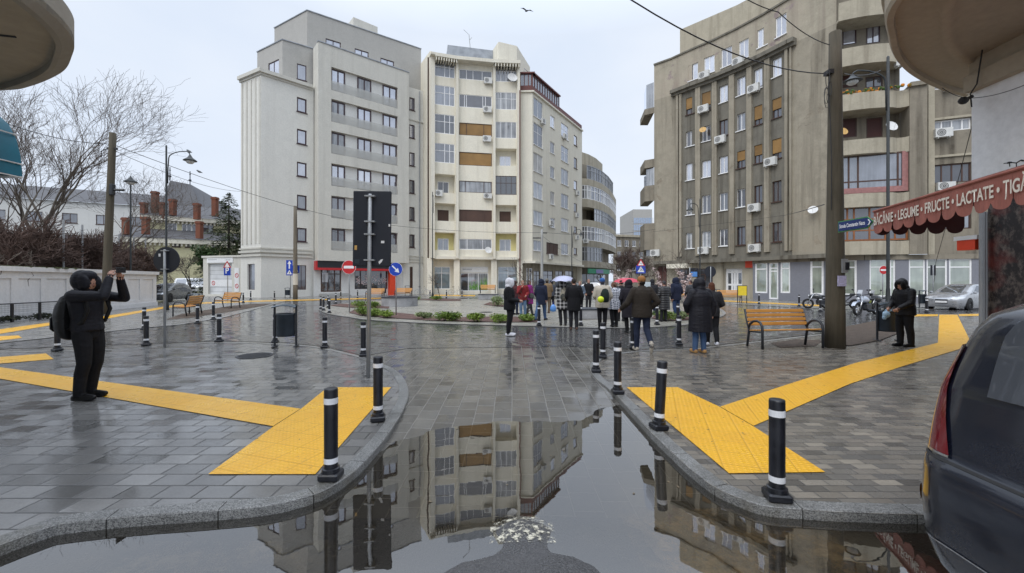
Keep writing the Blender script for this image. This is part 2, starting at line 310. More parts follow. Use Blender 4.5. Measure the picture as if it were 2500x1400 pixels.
# ================================================================ ground
ZW = -0.067
def smooth01(t): t = max(0, min(1, t)); return t*t*(3-2*t)
def hroad(x, y):
    d = 1-smooth01((y-3.5)/3.2)
    h = -0.012 - 0.107*d
    h += 0.128*math.exp(-(((x-.02)/.84)**2+((y-1.6)/1.15)**2))                # dry hump by the camera
    h -= 0.040*math.exp(-(((x-1.45)/.45)**2+((y-5.5)/.9)**2))                 # water lies along the right kerb
    h += 0.040*math.exp(-(((x+1.5)/.7)**2+((y-4.2)/.9)**2))
    h += 0.026*math.exp(-(((x-.07)/.28)**2+((y-2.93)/.2)**2))
    if y < 9: h += .010*mnoise.noise(Vector((x*1.7, y*1.7, .3)))+.006*mnoise.noise(Vector((x*6, y*6, 1.3)))
    return h
def grid_sheet(name, xs, ys, mat, hf):
    b = MB(); b.smooth = True; nx = len(xs)
    b.add([(x, y, hf(x, y)) for y in ys for x in xs], [(j*nx+i, j*nx+i+1, (j+1)*nx+i+1, (j+1)*nx+i) for j in range(len(ys)-1) for i in range(nx-1)])
    return tag(b.build(name, mat), kind='structure')
def frange(a, b, n): return [a+(b-a)*i/n for i in range(n+1)]
def wet_asphalt():
    t = NT('wet_asphalt'); p = t.pos; v = t.voro(p, 130).outputs['Distance']; f = t.noise(p, 90, 3, .6); m = t.noise(p, 1.5, 5, .6)
    col = t.scale(t.mix(t.ramp(f, .35, .7), (.030,.030,.033,1), (.10,.098,.10,1)), t.ramp(m, .3, .7, .8, 1.15))
    col = t.mix(t.ramp(t.noise(p, .9, 5, .7), .55, .68, 0, .5), col, (.075,.062,.040,1))
    return t.done(col, t.ramp(m, .35, .65, .16, .38), normal=t.bump(t.math('ADD', v, f), .5, .006), spec=.6)
def water_mat():
    t = NT('puddle_water'); p = t.pos
    n1 = t.noise(p, 2.2, 2, .5); n2 = t.noise(p, 9, 2)
    nrm = t.bump(t.math('ADD', n1, t.math('MULTIPLY', n2, .12)), .020, .05)
    gl = t.n('ShaderNodeBsdfGlossy'); gl.inputs['Roughness'].default_value = .006; gl.inputs['Color'].default_value = (.92,.92,.92,1); t.L(nrm, gl.inputs['Normal'])
    tr = t.n('ShaderNodeBsdfTransparent'); tr.inputs[0].default_value = (.80,.75,.66,1)
    df = t.n('ShaderNodeBsdfDiffuse'); df.inputs[0].default_value = (.050,.042,.030,1)
    m0 = t.n('ShaderNodeMixShader'); m0.inputs[0].default_value = .16; t.L(tr.outputs[0], m0.inputs[1]); t.L(df.outputs[0], m0.inputs[2])
    fr = t.n('ShaderNodeFresnel'); fr.inputs['IOR'].default_value = 1.9; t.L(nrm, fr.inputs['Normal'])
    ms = t.n('ShaderNodeMixShader'); t.L(t.math('ADD', fr.outputs[0], .10, True), ms.inputs[0]); t.L(m0.outputs[0], ms.inputs[1]); t.L(gl.outputs[0], ms.inputs[2]); t.L(ms.outputs[0], t.out.inputs[0])
    return t.mat
def granite(name, a, b, wet=.25):
    t = NT(name); p = t.pos; v = t.voro(p, 170).outputs['Color']; s = t.n('ShaderNodeSeparateColor'); t.L(v, s.inputs[0]); m = t.noise(p, 1.6, 5, .65); f = t.noise(p, 45, 4, .7)
    col = t.mix(t.ramp(s.outputs[0], .25, .8), c4(a), c4(b)); col = t.scale(col, t.ramp(m, .3, .7, .6, 1.15))
    col = t.mix(t.ramp(t.noise(p, .7, 5, .7), .54, .66, 0, .6), col, (.10,.085,.055,1))
    return t.done(col, t.ramp(m, .3, .7, wet, wet+.35), normal=t.bump(f, .35, .006))
def tactile():
    t = NT('yellow_tactile_tile'); p = t.pos; sp = t.n('ShaderNodeSeparateXYZ'); t.L(t.mp(p, rot=(0,0,.32)), sp.inputs[0])
    fx = t.math('FRACT', t.math('DIVIDE', sp.outputs[0], .3)); fy = t.math('FRACT', t.math('DIVIDE', sp.outputs[1], .3))
    e = t.math('MINIMUM', t.math('MINIMUM', fx, t.math('SUBTRACT', 1.0, fx)), t.math('MINIMUM', fy, t.math('SUBTRACT', 1.0, fy))); j = t.ramp(e, .006, .022, 1, 0)
    rb = t.math('ABSOLUTE', t.math('SUBTRACT', t.math('FRACT', t.math('DIVIDE', sp.outputs[1], .05)), .5)); ra = t.math('ABSOLUTE', t.math('SUBTRACT', t.math('FRACT', t.math('DIVIDE', sp.outputs[0], .05)), .5))
    dome = t.ramp(t.math('ADD', t.math('MULTIPLY', ra, ra), t.math('MULTIPLY', rb, rb)), .03, .12, 1, 0)
    n = t.noise(p, 1.4, 6, .7); f = t.noise(p, 24, 5, .75)
    col = t.mix(t.ramp(n, .3, .7), (.86,.47,.024,1), (.74,.375,.016,1)); col = t.mix(t.math('MULTIPLY', j, .28), col, (.20,.095,.012,1))
    dirt = t.math('MULTIPLY', t.ramp(f, .55, .68), t.ramp(t.noise(p, 1.1, 4, .6), .46, .62), True); col = t.mix(t.math('MULTIPLY', dirt, .75), col, (.10,.055,.02,1))
    col = t.scale(col, t.math('ADD', .93, t.math('MULTIPLY', dome, .10)))
    return t.done(col, t.ramp(n, .3, .7, .22, .42), normal=t.bump(t.math('ADD', dome, t.math('MULTIPLY', j, -.8)), .5, .006))
def soil(name, a, b):
    t = NT(name); p = t.pos; v = t.voro(t.mp(p,(1,1.6,1)), 22); s = t.n('ShaderNodeSeparateColor'); t.L(v.outputs['Color'], s.inputs[0]); n = t.noise(p, 5, 5, .7)
    return t.done(t.scale(t.mix(s.outputs[0], c4(a), c4(b)), t.ramp(n,.3,.7,.6,1.25)), .75, normal=t.bump(t.math('ADD', v.outputs['Distance'], n), .9, .03))
def worn(name, c, lo, hi, sc):
    t = NT(name); n = t.noise(t.pos, sc, 7, .75); tc = t.objpos(); ln = t.n('ShaderNodeVectorMath', operation='LENGTH'); t.L(tc, ln.inputs[0])
    a = t.math('MULTIPLY', t.ramp(n, lo, hi), t.ramp(ln.outputs['Value'], .55, 1.0, 1, 0), True); return t.done(c4(c), .7, alpha=a)
M['asphalt'] = wet_asphalt(); M['water'] = water_mat()
M['kerb'] = granite('granite_kerb', (.27,.27,.26), (.075,.075,.075)); M['kerb_flush'] = granite('flush_granite_kerb', (.33,.32,.30), (.19,.185,.175), .2)
M['tactile'] = tactile(); M['mulch'] = soil('bark_mulch', (.075,.035,.028), (.16,.085,.065)); M['soil'] = soil('wet_soil', (.055,.036,.024), (.115,.080,.055))
M['pave_l'] = paving('pavers_grey_slab', [(.112,.110,.106),(.158,.155,.150),(.205,.20,.192),(.134,.131,.127)], .30, .20, True, .009, (.018,.017,.016), .6, .065, wr=(.03,.22))
M['pave_c'] = paving('pavers_street', [(.080,.075,.067),(.116,.109,.098),(.095,.091,.083),(.146,.138,.124)], .30, .235, False, .010, (.19,.178,.158), .65, .055, wr=(.03,.21), jamt=.6)
M['pave_r'] = paving('pavers_mixed_brown', [(.076,.071,.065),(.138,.125,.107),(.205,.181,.15),(.11,.104,.096),(.27,.238,.193)], .20, .10, True, .006, (.035,.032,.028), .5, .07, wr=(.06,.30))
M['pave_lane'] = paving('pavers_lane', [(.060,.060,.060),(.088,.086,.084),(.074,.073,.072)], .24, .16, True, .009, (.13,.125,.12), .8, .060, wr=(.02,.18), jamt=.5)
M['pave_i'] = paving('pavers_pale_plaza', [(.26,.245,.205),(.33,.31,.265),(.29,.275,.24),(.235,.225,.195)], .30, .20, True, .008, (.16,.15,.13), .3, .024, wr=(.12,.36))
M['pave_f'] = paving('pavers_far_walk', [(.16,.155,.145),(.20,.195,.18),(.235,.225,.21)], .24, .16, True, .006, (.09,.088,.08), .4, .024, wr=(.08,.3))
g = MB(); g.poly([(-900,-400,-.45),(900,-400,-.45),(900,1600,-.45),(-900,1600,-.45)])
tag(g.build('ground', M['asphalt']), kind='structure')
YJ = 3.12
xs = [-70,-40,-20,-12,-8,-6,-5]+frange(-4.2,4.2,110)+[5,6,8,12,20,40,70]
grid_sheet('road', xs, [-9,-6,-3,-1,0,.6]+frange(1.0,YJ,36), M['asphalt'], hroad)
grid_sheet('street_paving', xs, frange(YJ,9.2,84)+[11,14,20,30,45,70,110,170], M['pave_c'], hroad)
def catmull(P, k=6):
    P = [Vector(p) for p in P]; out = []
    for i in range(len(P)-1):
        p0, p1, p2, p3 = P[max(i-1,0)], P[i], P[i+1], P[min(i+2,len(P)-1)]
        for j in range(k):
            t = j/k; out.append(.5*((2*p1)+(p2-p0)*t+(2*p0-5*p1+4*p2-p3)*t*t+(3*p1-p0-3*p2+p3)*t**3))
    out.append(P[-1]); return out
def sheet(name, pts, z, mat, kind='structure', thick=0.0):
    from mathutils.geometry import tessellate_polygon
    vs = [Vector((p[0], p[1], z)) for p in pts]; b = MB(); tri = tessellate_polygon([vs]); fs = []
    for t in tri:
        n = (vs[t[1]]-vs[t[0]]).cross(vs[t[2]]-vs[t[0]])
        if abs(n.z) > 1e-9: fs.append(tuple(t) if n.z > 0 else tuple(reversed(t)))
    b.add(vs, fs); return tag(b.build(name, mat), kind=kind)
def ribbon(name, pts, width, z, mat, drop=0.0, side=1, joints=0.0):
    """kerb: flat top of the given width inside the line, and a face that drops to the road"""
    b = MB(); n = len(pts); inn = []
    for i in range(n):
        d = (Vector(pts[min(i+1,n-1)])-Vector(pts[max(i-1,0)])); d.z = 0; d.normalize(); nn = Vector((-d.y, d.x, 0))*side
        inn.append(Vector((pts[i][0], pts[i][1], 0))+nn*width)
    gap = .004
    def run(i0, i1):
        P = [Vector((pts[i][0],pts[i][1],0)) for i in range(i0,i1+1)]; Q = [inn[i].copy() for i in range(i0,i1+1)]
        if drop:
            t0 = (P[1]-P[0]).normalized()*gap; t1 = (P[-2]-P[-1]).normalized()*gap; P[0] += t0; Q[0] += t0; P[-1] += t1; Q[-1] += t1
        f = lambda A, zz: [(p.x,p.y,zz) for p in A]
        C = [p.lerp(q,.10) for p,q in zip(P,Q)]; C2 = [p.lerp(q,.02) for p,q in zip(P,Q)]
        rows = [f(P,z-drop), f(P,z-.022), f(C2,z-.008), f(C,z), f(Q,z), f(Q,z-drop)] if drop else [f(P,z), f(Q,z)]
        b.loft(rows, closed=False)
        if drop:
            for k in (0,-1): b.poly([r[k] for r in rows])
    acc = 0; st = 0
    for i in range(1, n):
        acc += (Vector(pts[i])-Vector(pts[i-1])).length
        if i == n-1 or (drop and acc > .62): run(st, i); st = i; acc = 0
    return tag(b.build(name, mat), kind='structure')
gp = lambda *a: [G(x, y) for x, y in a]
LK = [(-4.7,-4,0),(-4.3,-1.5,0),(-3.95,.4,0),(-3.55,1.7,0),(-3.28,2.42,0)]+gp((100,1296),(165,1280),(330,1263),(500,1251),(650,1237),(740,1217),(800,1195),(855,1160),(900,1118),(950,1058),(985,1000),(998,962),(990,930),(960,900),(890,873))
LK = catmull(LK, 5)
LB = catmull(gp((890,873),(790,850),(700,841),(535,837),(357,844),(140,857))+[Vector((-22,9.0,0)),Vector((-60,8.2,0))], 5)
sheet('pavement_left', LK+LB[1:]+[(-60,-4,0)], 0.0, M['pave_l'])
ribbon('kerb_left', LK, .135, .006, M['kerb'], .25, 1); ribbon('kerb_left_flush', LB[:-5], .10, .004, M['kerb_flush'], 0, 1)
RK = gp((1700,851),(1560,857),(1475,868),(1444,885),(1440,903),(1455,925),(1500,962),(1548,1012),(1595,1062),(1645,1110),(1695,1154),(1745,1190),(1800,1215),(1860,1236),(1960,1246),(2240,1257))+[Vector((6,2.86,0)),Vector((14,2.7,0)),Vector((40,2.5,0))]
RK = catmull(RK, 5)
RB = gp((2010,816),(2150,790),(2205,775),(2300,768),(2420,765))+[Vector((30,21,0)),Vector((45,21,0)),Vector((45,2.5,0))]
sheet('pavement_right', RB+list(reversed(RK)), 0.0, M['pave_r'])
ribbon('kerb_right', RK, .135, .006, M['kerb'], .25, 1)
ribbon('kerb_right_far', gp((1700,851),(1850,834),(2010,816),(2150,790),(2205,775),(2300,768),(2420,765)), .12, .005, M['kerb_flush'], 0, -1)
# lane round the island, wetter and darker
LN = gp((998,850),(890,868),(790,845),(700,836),(535,832),(357,839),(0,852))+[Vector((-45,10.2,0)),Vector((-45,11.6,0))]+gp((0,838),(300,806),(440,793),(545,776),(640,751),(700,735),(780,733),(950,730),(1250,727),(1560,731),(1770,742),(2010,755),(2400,757),(2420,764),(2300,766),(2205,773),(2150,788),(2010,813),(1850,831),(1700,848),(1560,852),(1400,846),(1200,848))
sheet('lane', LN, -0.006, M['pave_lane'])
FW = [Vector((-45,12.5,0))]+gp((0,838),(300,806),(440,793),(545,776),(640,751),(700,735),(780,733),(950,730),(1250,727))+[Vector((0,75,0)),Vector((-14,75,0)),Vector((-60,60,0))]
sheet('pavement_far', FW, 0.002, M['pave_f']); ribbon('kerb_far', FW[1:-3], .14, .006, M['kerb_flush'], 0, 1)
RW = gp((1590,731),(1680,736),(1770,742),(1900,749),(2010,755),(2400,757))+[Vector((60,23,0)),Vector((60,60,0)),Vector((15,60,0))]
sheet('pavement_far_right', RW, 0.002, M['pave_f']); ribbon('kerb_far_right', RW[:-3], .14, .006, M['kerb_flush'], 0, 1)
IS = catmull(gp((777,757),(800,767),(850,775),(900,782),(1000,788),(1100,792),(1220,795),(1350,799),(1480,802),(1560,801),(1640,797),(1700,790),(1745,780),(1772,767),(1762,756),(1735,748),(1640,740),(1500,734),(1300,731),(1100,731),(950,733),(850,740),(790,748),(777,757)), 5)[:-1]
sheet('island_paving', IS, 0.004, M['pave_i']); ribbon('kerb_island', IS+[IS[0]], .16, .010, M['kerb_flush'], 0, 1)
def bed(name, px, mat, z=.03): 
    o = sheet(name, gp(*px), z, mat); return o
bed('soil_bed', [(852,765),(880,771),(950,778),(1050,784),(1150,787),(1235,788),(1312,788),(1312,778),(1230,774),(1150,776),(1090,777),(1040,772),(980,766),(920,760),(865,757)], M['mulch'])
bed('soil_bed', [(805,747),(850,752),(950,754),(950,748),(880,744),(830,743)], M['mulch']); bed('soil_bed', [(1020,733),(1090,736),(1125,735),(1125,731.5),(1060,730)], M['mulch'])
bed('soil_bed', [(1590,779),(1640,785),(1700,782),(1745,772),(1735,763),(1690,764),(1600,770)], M['mulch']); bed('soil_bed', [(1180,745),(1225,750),(1250,746),(1240,740),(1195,739)], M['mulch'])
bed('soil_bed', [(1880,838),(1905,850),(1990,846),(2010,832),(1950,829)], M['soil'], .008); bed('soil_bed', [(2015,838),(2075,846),(2150,832),(2200,812),(2190,790),(2150,782),(2060,800),(2015,812)], M['soil'], .02)
bed('soil_bed', [(500,771),(560,762),(640,748),(664,742),(620,742),(560,748),(490,760)], M['soil'], .012); bed('soil_bed', [(405,782),(470,776),(500,771),(490,760),(440,768)], M['soil'], .012)
def strip(px): return sheet('tactile_paving', gp(*px), 0.008, M['tactile'])
strip([(508,1160),(770,1160),(955,947),(800,947),(735,1000),(668,1043)]); strip([(-700,802),(0,898),(733.6,999.6),(666.5,1042.5),(0,926),(-700,820)]); strip([(-28,876),(0,873),(112,864),(131,878),(0,889),(-28,892)]); strip([(-5,822),(45,820),(54,826),(-5,833)])
strip([(-300,848),(0,805),(130,787),(249,774),(418,746.5),(500,738.5),(600,735.5),(600,738.5),(500,742),(418,751),(249,781),(130,794),(0,816),(-300,868)])
strip([(600,735.2),(760,731.5),(950,727),(950,729.2),(760,734),(600,738)]); strip([(1060,720),(1160,721),(1160,724),(1060,723)])
strip([(1530,947),(1655,947),(1757,995),(1838,1042),(2015,1155),(1780,1158)]); strip([(1758.5,994.6),(1926,939),(2090,887),(2290,838),(2293,769),(2337,769),(2369,834),(2357,849),(2205,895),(2074,939),(1840,1041.5)]); strip([(2225,768),(2290,768.3),(2290,772.8),(2225,773.5)]); strip([(2340,768),(2392,767),(2392,772),(2342,772.5)])
strip([(1752,733),(2008,745.5),(2008,749),(1752,736)])
w = MB(); w.poly([(-13,-4,ZW),(13,-4,ZW),(13,7.2,ZW),(-13,7.2,ZW)]); tag(w.build('water', M['water']), kind='structure')
def decal(name, c, r, mat, dz):   # a worn sheet that follows the road
    b = MB(); n = 14
    b.add([(r[0]*(2*i/n-1), r[1]*(2*j/n-1), hroad(c[0]+r[0]*(2*i/n-1), c[1]+r[1]*(2*j/n-1))+dz) for j in range(n+1) for i in range(n+1)], [(j*(n+1)+i, j*(n+1)+i+1, (j+1)*(n+1)+i+1, (j+1)*(n+1)+i) for j in range(n) for i in range(n)])
    o = b.build(name, mat); o.location = (c[0], c[1], 0); return tag(o, kind='structure')
decal('road_marking', (.07, 2.93), (.22, .17), worn('worn_white_marking', (.66,.62,.50), .50, .62, 20), .006)
decal('mud', (1.55, 2.72), (.75, .55), worn('pale_mud', (.42,.31,.17), .42, .62, 3), .005); decal('mud', (-1.9, 2.35), (.8, .5), worn('grey_silt', (.20,.17,.12), .45, .6, 4), .005)
def manhole(px, py, r, label):
    p = G(px, py); o = thing('manhole_cover', label, 'manhole cover', (p.x, p.y, .004))
    b = MB(); b.lathe((0,0,0), [(r,.001),(r,.010),(r*.88,.010),(r*.87,.004),(.01,.004)], 32, cap=False); b.build('frame', M['dark_metal'], o)
    b = MB()
    for k in range(7):
        y = -r*.66+r*.22*k; hw = sqrt(max(0,(r*.82)**2-y*y)); b.bx(-hw, hw, y-.018, y+.018, .004, .012)
    b.build('ribbed_plate', M['dark_metal'], o)
manhole(622, 869, .36, 'round iron manhole cover in the grey paving near the litter bin')
manhole(1187, 763, .34, 'round manhole cover in the pale paving of the island')
# ================================================================ buildings
class Fac:
    """one flat facade panel between plan points A (left) and B (right) as seen from the square"""
    def __init__(s, A, B, z0, z1):
        s.A = Vector((A[0], A[1], 0)); s.B = Vector((B[0], B[1], 0)); s.d = s.B-s.A; s.L = s.d.length; s.d.normalize(); s.n = Vector((s.d.y, -s.d.x, 0)); s.z0, s.z1 = z0, z1; s.op = []
    def P(s, u, z, out=0.0): return Vector((s.A.x+s.d.x*u+s.n.x*out, s.A.y+s.d.y*u+s.n.y*out, z))
    def u(s, px):
        rx = (px-CX)/FPX   # A + u d = t (rx,1)
        den = s.d.x-rx*s.d.y; u = (rx*s.A.y-s.A.x)/den; return u, s.A.y+u*s.d.y
    def rect(s, x0, y0, x1, y1):
        u0, t0 = s.u(x0); u1, t1 = s.u(x1); t = (t0+t1)/2
        return (u0, u1, CH-(y1-HY)/FPX*t, CH-(y0-HY)/FPX*t)
    def z(s, px, py): return CH-(py-HY)/FPX*s.u(px)[1]
    def hole(s, r, depth=.18): s.op.append((r, depth)); return r
    def wall(s, b, u0=0.0, u1=None, z0=None, z1=None):
        u1 = s.L if u1 is None else u1; z0 = s.z0 if z0 is None else z0; z1 = s.z1 if z1 is None else z1
        us = sorted({u0, u1, *[x for r, _ in s.op for x in r[:2] if u0 < x < u1]}); zs = sorted({z0, z1, *[x for r, _ in s.op for x in r[2:] if z0 < x < z1]})
        for i in range(len(us)-1):
            run = None
            for j in range(len(zs)-1):
                cu, cz = (us[i]+us[i+1])/2, (zs[j]+zs[j+1])/2
                if any(r[0] < cu < r[1] and r[2] < cz < r[3] for r, _ in s.op): continue
                b.quad(s.P(us[i], zs[j]), s.P(us[i+1], zs[j]), s.P(us[i+1], zs[j+1]), s.P(us[i], zs[j+1]))
        for r, d in s.op:
            a, c, e, f = r
            b.quad(s.P(a,e), s.P(a,f), s.P(a,f,-d), s.P(a,e,-d)); b.quad(s.P(c,f), s.P(c,e), s.P(c,e,-d), s.P(c,f,-d))
            b.quad(s.P(a,f), s.P(c,f), s.P(c,f,-d), s.P(a,f,-d)); b.quad(s.P(c,e), s.P(a,e), s.P(a,e,-d), s.P(c,e,-d))
    def bar(s, b, u0, u1, z0, z1, o0, o1):
        vs = [s.P(u0,z0,o1), s.P(u1,z0,o1), s.P(u1,z1,o1), s.P(u0,z1,o1), s.P(u0,z0,o0), s.P(u1,z0,o0), s.P(u1,z1,o0), s.P(u0,z1,o0)]
        b.add(vs, [(0,1,2,3),(5,4,7,6),(4,0,3,7),(1,5,6,2),(3,2,6,7),(4,5,1,0)])
def window(par, org, fa, r, frame, glassm, mv=(.5,), mh=(), depth=.18, fw=.06, sill=True, hole=True, name='window', tilt=True, label=None):
    """an opening with its frame (the part) and its pane (the sub-part)"""
    if hole: fa.hole(r, depth)
    u0, u1, z0, z1 = r; b = MB(); o0, o1 = -depth+.015, -depth+.075
    fa.bar(b, u0, u0+fw, z0, z1, o0, o1); fa.bar(b, u1-fw, u1, z0, z1, o0, o1); fa.bar(b, u0+fw, u1-fw, z1-fw, z1, o0, o1); fa.bar(b, u0+fw, u1-fw, z0, z0+fw, o0, o1)
    for k in mv: m = u0+(u1-u0)*k; fa.bar(b, m-fw*.45, m+fw*.45, z0+fw, z1-fw, o0, o1-.004)
    for k in mh: m = z0+(z1-z0)*k; fa.bar(b, u0+fw, u1-fw, m-fw*.4, m+fw*.4, o0, o1-.008)
    if sill: fa.bar(b, u0-.06, u1+.06, z0-.07, z0-.003, -.02, .10)
    o = b.build(name, M[frame], par, org)
    if label: o['label'] = label
    p = MB(); e = .03; t = RND.uniform(-.006,.006) if tilt else 0
    p.quad(fa.P(u0+e,z0+e,-depth+.04+t), fa.P(u1-e,z0+e,-depth+.04), fa.P(u1-e,z1-e,-depth+.04-t), fa.P(u0+e,z1-e,-depth+.04)); p.build('pane', M[glassm], o)
    for ch in o.children: 
        if org is not None: ch.data.transform(Matrix.Translation(-org))
    return o
def aircon(par, org, fa, px, py, w=.85, h=.6, out=.02, px_w=None):
    u, t = fa.u(px); z = CH-(py-HY)/FPX*t; b = MB(); fa.bar(b, u-w/2, u+w/2, z-h/2, z+h/2, out+.10, out+.42)
    fa.bar(b, u-w*.35, u-w*.3, z-h/2-.08, z-h/2, out, out+.40); fa.bar(b, u+w*.3, u+w*.35, z-h/2-.08, z-h/2, out, out+.40)
    o = b.build('air_conditioner', M['ac'], par, org); g = MB(); c = fa.P(u-w*.16, z, out+.424); q = fa.n.to_track_quat('Z','Y')
    for r0, r1 in ((.03,.10),(.13,.17),(.20,.25)):
        k = 16; ring = lambda r: [c+q @ Vector((r*cos(2*pi*i/k), r*sin(2*pi*i/k), 0)) for i in range(k)]
        g.loft([ring(r0), ring(r1)])
    g.build('fan_grille', M['ac_dark'], o, org); return o
def dish(par, org, fa, px, py, r=.42, mat='dish'):
    u, t = fa.u(px); z = CH-(py-HY)/FPX*t; c = fa.P(u, z, .45); dirn = (fa.n+Vector((.25,-.2,.45))).normalized(); q = dirn.to_track_quat('Z','Y'); b = MB(); b.smooth = True
    b.loft([[c+q @ Vector((rr*cos(2*pi*i/20), rr*sin(2*pi*i/20), rr*rr*.35)) for i in range(20)] for rr in (.01, r*.4, r*.7, r)]); b.smooth = False
    b.tube([c, fa.P(u, z-.1, 0)], .025, 6); b.tube([c+q @ Vector((0,-r*.9,.1)), c+q @ Vector((0,0,r*1.0))], .012, 5)
    b.build('satellite_dish', M[mat], par, org)
def pipe(par, org, fa, px, z0, z1, mat, r=.05, out=.09):
    u, _ = fa.u(px); b = MB(); b.tube([fa.P(u, z0, out), fa.P(u, z1, out)], r, 8); b.build('drain_pipe', mat, par, org)
def build_part(par, org, name, mat, fn):
    b = MB(); fn(b); return b.build(name, mat, par, org)
def xz(px, Z): return (PX(px, Z), Z)

# ---------------------------------------------------------------- grey corner apartment house
def grey_house():
    o = thing('apartment_building', 'grey rendered modern corner apartment house with glass balustrades and a red and black shop', 'apartment building', (-20, 47, 0)); org = Vector((-20,47,0))
    pA, pB, pC = xz(588,42.7), xz(637,41.0), xz(766,44.6); pD, pE = xz(777,43.6), xz(998,50.2); pF, pG = xz(984,50.75), xz(1036,52.5)
    zc = 22.1
    f1, f2 = Fac(pA,pB,0,zc), Fac(pB,pC,0,zc)
    for y0,y1 in ((240,275),(317,353),(397,432),(477,512),(557,591)): window(o, org, f2, f2.rect(725,y0,749,y1), 'f_plum', 'g_sky' if y0 < 430 else 'g_mid', (), (), .16, .13)
    window(o, org, f2, f2.rect(725,648,748,708), 'f_plum', 'g_dark', (.5,), (), .2, .05, False); window(o, org, f1, f1.rect(604,645,622,708), 'f_plum', 'g_mid', (), (), .25, .05, False)
    def w(b):
        f1.wall(b); f2.wall(b)
        b.prism([pA,pB,pC,(pC[0]-6,pC[1]+9),(pA[0]+3,pA[1]+12)], zc-.05, zc, True, False, False)
        b.quad((pA[0],pA[1],0),(pA[0],pA[1],zc),(pA[0]+3,pA[1]+12,zc),(pA[0]+3,pA[1]+12,0))
    build_part(o, org, 'wall', M['p_light'], w)
    def trim(b):
        for z0, z1, e in ((4.05,4.25,.16),(4.42,4.62,.22),(4.78,4.92,.14),(zc-.42,zc-.22,.12),(zc-.22,zc+.12,.32)):
            f1.bar(b, -.1, f1.L+e, z0, z1, .0, e); f2.bar(b, -.004, f2.L-.2, z0+.003, z1-.003, .0, e-.004)
        for k in (.08,.30,.52,.74,.94): f1.bar(b, f1.L*k-.10, f1.L*k+.13, 5.3, zc-.6, 0, .07)
    build_part(o, org, 'cornice', M['p_grey'], trim)
    # projecting main facade with six storeys of french windows
    fm = Fac(pD,pE,3.75,26.4); nr = fm.n
    back = (pD[0]-nr.x*1.8, pD[1]-nr.y*1.8)
    rows = [(169,225,'s'),(246,301,'s'),(323,378,'s'),(402,456,'s'),(480,534,'s'),(558,612,'s')]
    for i,(y0,y1,_) in enumerate(rows):
        z1, z0 = fm.z(827,y0), fm.z(827,y1); u0, _t = fm.u(809); u1, _t = fm.u(971); fm.hole((u0,u1,z0,z1), .30)
        fb = Fac(fm.P(0,0,-.30), fm.P(fm.L,0,-.30), z0, z1)
        for j,(x0,x1) in enumerate(((809,845),(874,909),(936,971))):
            a, _t = fm.u(x0); c, _t = fm.u(x1); window(o, org, fb, (a+.02,c-.02,z0+.06,z1-.06), 'f_plum', RND.choice(['g_sky','g_sky','g_sky','g_curt']) if i < 4 else 'g_mid', (.5,), (), .02, .15, False, True, 'french_window')
        build_part(o, org, 'loggia_wall', M['p_white'], lambda b: fb.wall(b, u0, u1))
        g = MB(); hb = z0+(z1-z0)*.42; fm.bar(g, u0+.03, u1-.03, z0+.04, hb, -.07, -.05); g.build('glass_balustrade', M['balus'], o, org)
    def w2(b):
        fm.wall(b); b.quad((pD[0],pD[1],3.75),(pD[0],pD[1],26.4),(back[0],back[1],26.4),(back[0],back[1],3.75))
        e2 = (pE[0]-nr.x*1.8,pE[1]-nr.y*1.8); b.poly([(pD[0],pD[1],3.75),(pE[0],pE[1],3.75),(e2[0],e2[1],3.75),(back[0],back[1],3.75)]); b.poly([(pD[0],pD[1],26.39),(pE[0],pE[1],26.39),(e2[0],e2[1],26.39),(back[0],back[1],26.39)])
    build_part(o, org, 'main_facade', M['p_grey'], w2)
    fr = Fac(pF,pG,0,25.2)
    for y0,y1 in ((239,270),(305,338),(373,406),(440,473),(506,539),(573,605)): window(o, org, fr, fr.rect(999.5,y0,1012.5,y1), 'f_plum', 'g_sky' if y0 < 400 else 'g_mid', (), (), .14, .13)
    window(o, org, fr, fr.rect(1000.5,652,1008,712), 'f_brown', 'sh_brown', (.5,), (), .15, .1, False, name='entrance_door')
    build_part(o, org, 'side_wall', M['p_light'], lambda b: fr.wall(b))
    build_part(o, org, 'side_trim', M['p_grey'], lambda b: [fr.bar(b, 0, fr.L, z, z+.14, 0, .12) for z in (3.9,4.25,4.6,21.2)])
    # ground floor behind the overhang
    gA, gB = fm.P(-.2,0,-1.0), fm.P(fm.L,0,-1.0); fg = Fac(gA,gB,0,3.8)
    window(o, org, fg, fg.rect(783,655,833,713), 'f_brown', 'g_black', (.35,.68), (.75,), .15, .12, False, name='shop_door'); window(o, org, fg, fg.rect(866,657,946,706), 'f_plum', 'g_black', (.18,), (), .1, .06, False, name='shop_window')
    window(o, org, fg, fg.rect(985,655,1000,714), 'f_brown', 'sh_brown', (.5,), (), .15, .1, False, name='entrance_door')
    build_part(o, org, 'shop_wall', M['p_white'], lambda b: fg.wall(b))
    def sg(b): r = fg.rect(769,634,952,652); fg.bar(b, .2, fg.u(950)[0], 3.02, 3.72, .02, .72)
    build_part(o, org, 'shop_sign', M['black'], sg)
    build_part(o, org, 'shop_sign_trim', M['red'], lambda b: [fg.bar(b, .12, fg.u(952)[0], 2.78, 3.02, .02, .76), fg.bar(b, .05, .2, 2.78, 3.72, .02, .74)])
    build_part(o, org, 'shop_pillar', M['orange'], lambda b: fg.bar(b, fg.u(947)[0], fg.u(962.5)[0], 0, 3.4, .02, .5))
    build_part(o, org, 'step', M['concrete'], lambda b: [fg.bar(b, fg.u(780)[0], fg.u(846)[0], 0, .30, .02, .9), fg.bar(b, fg.u(779)[0], fg.u(847)[0], 0, .15, .9, 1.3)])
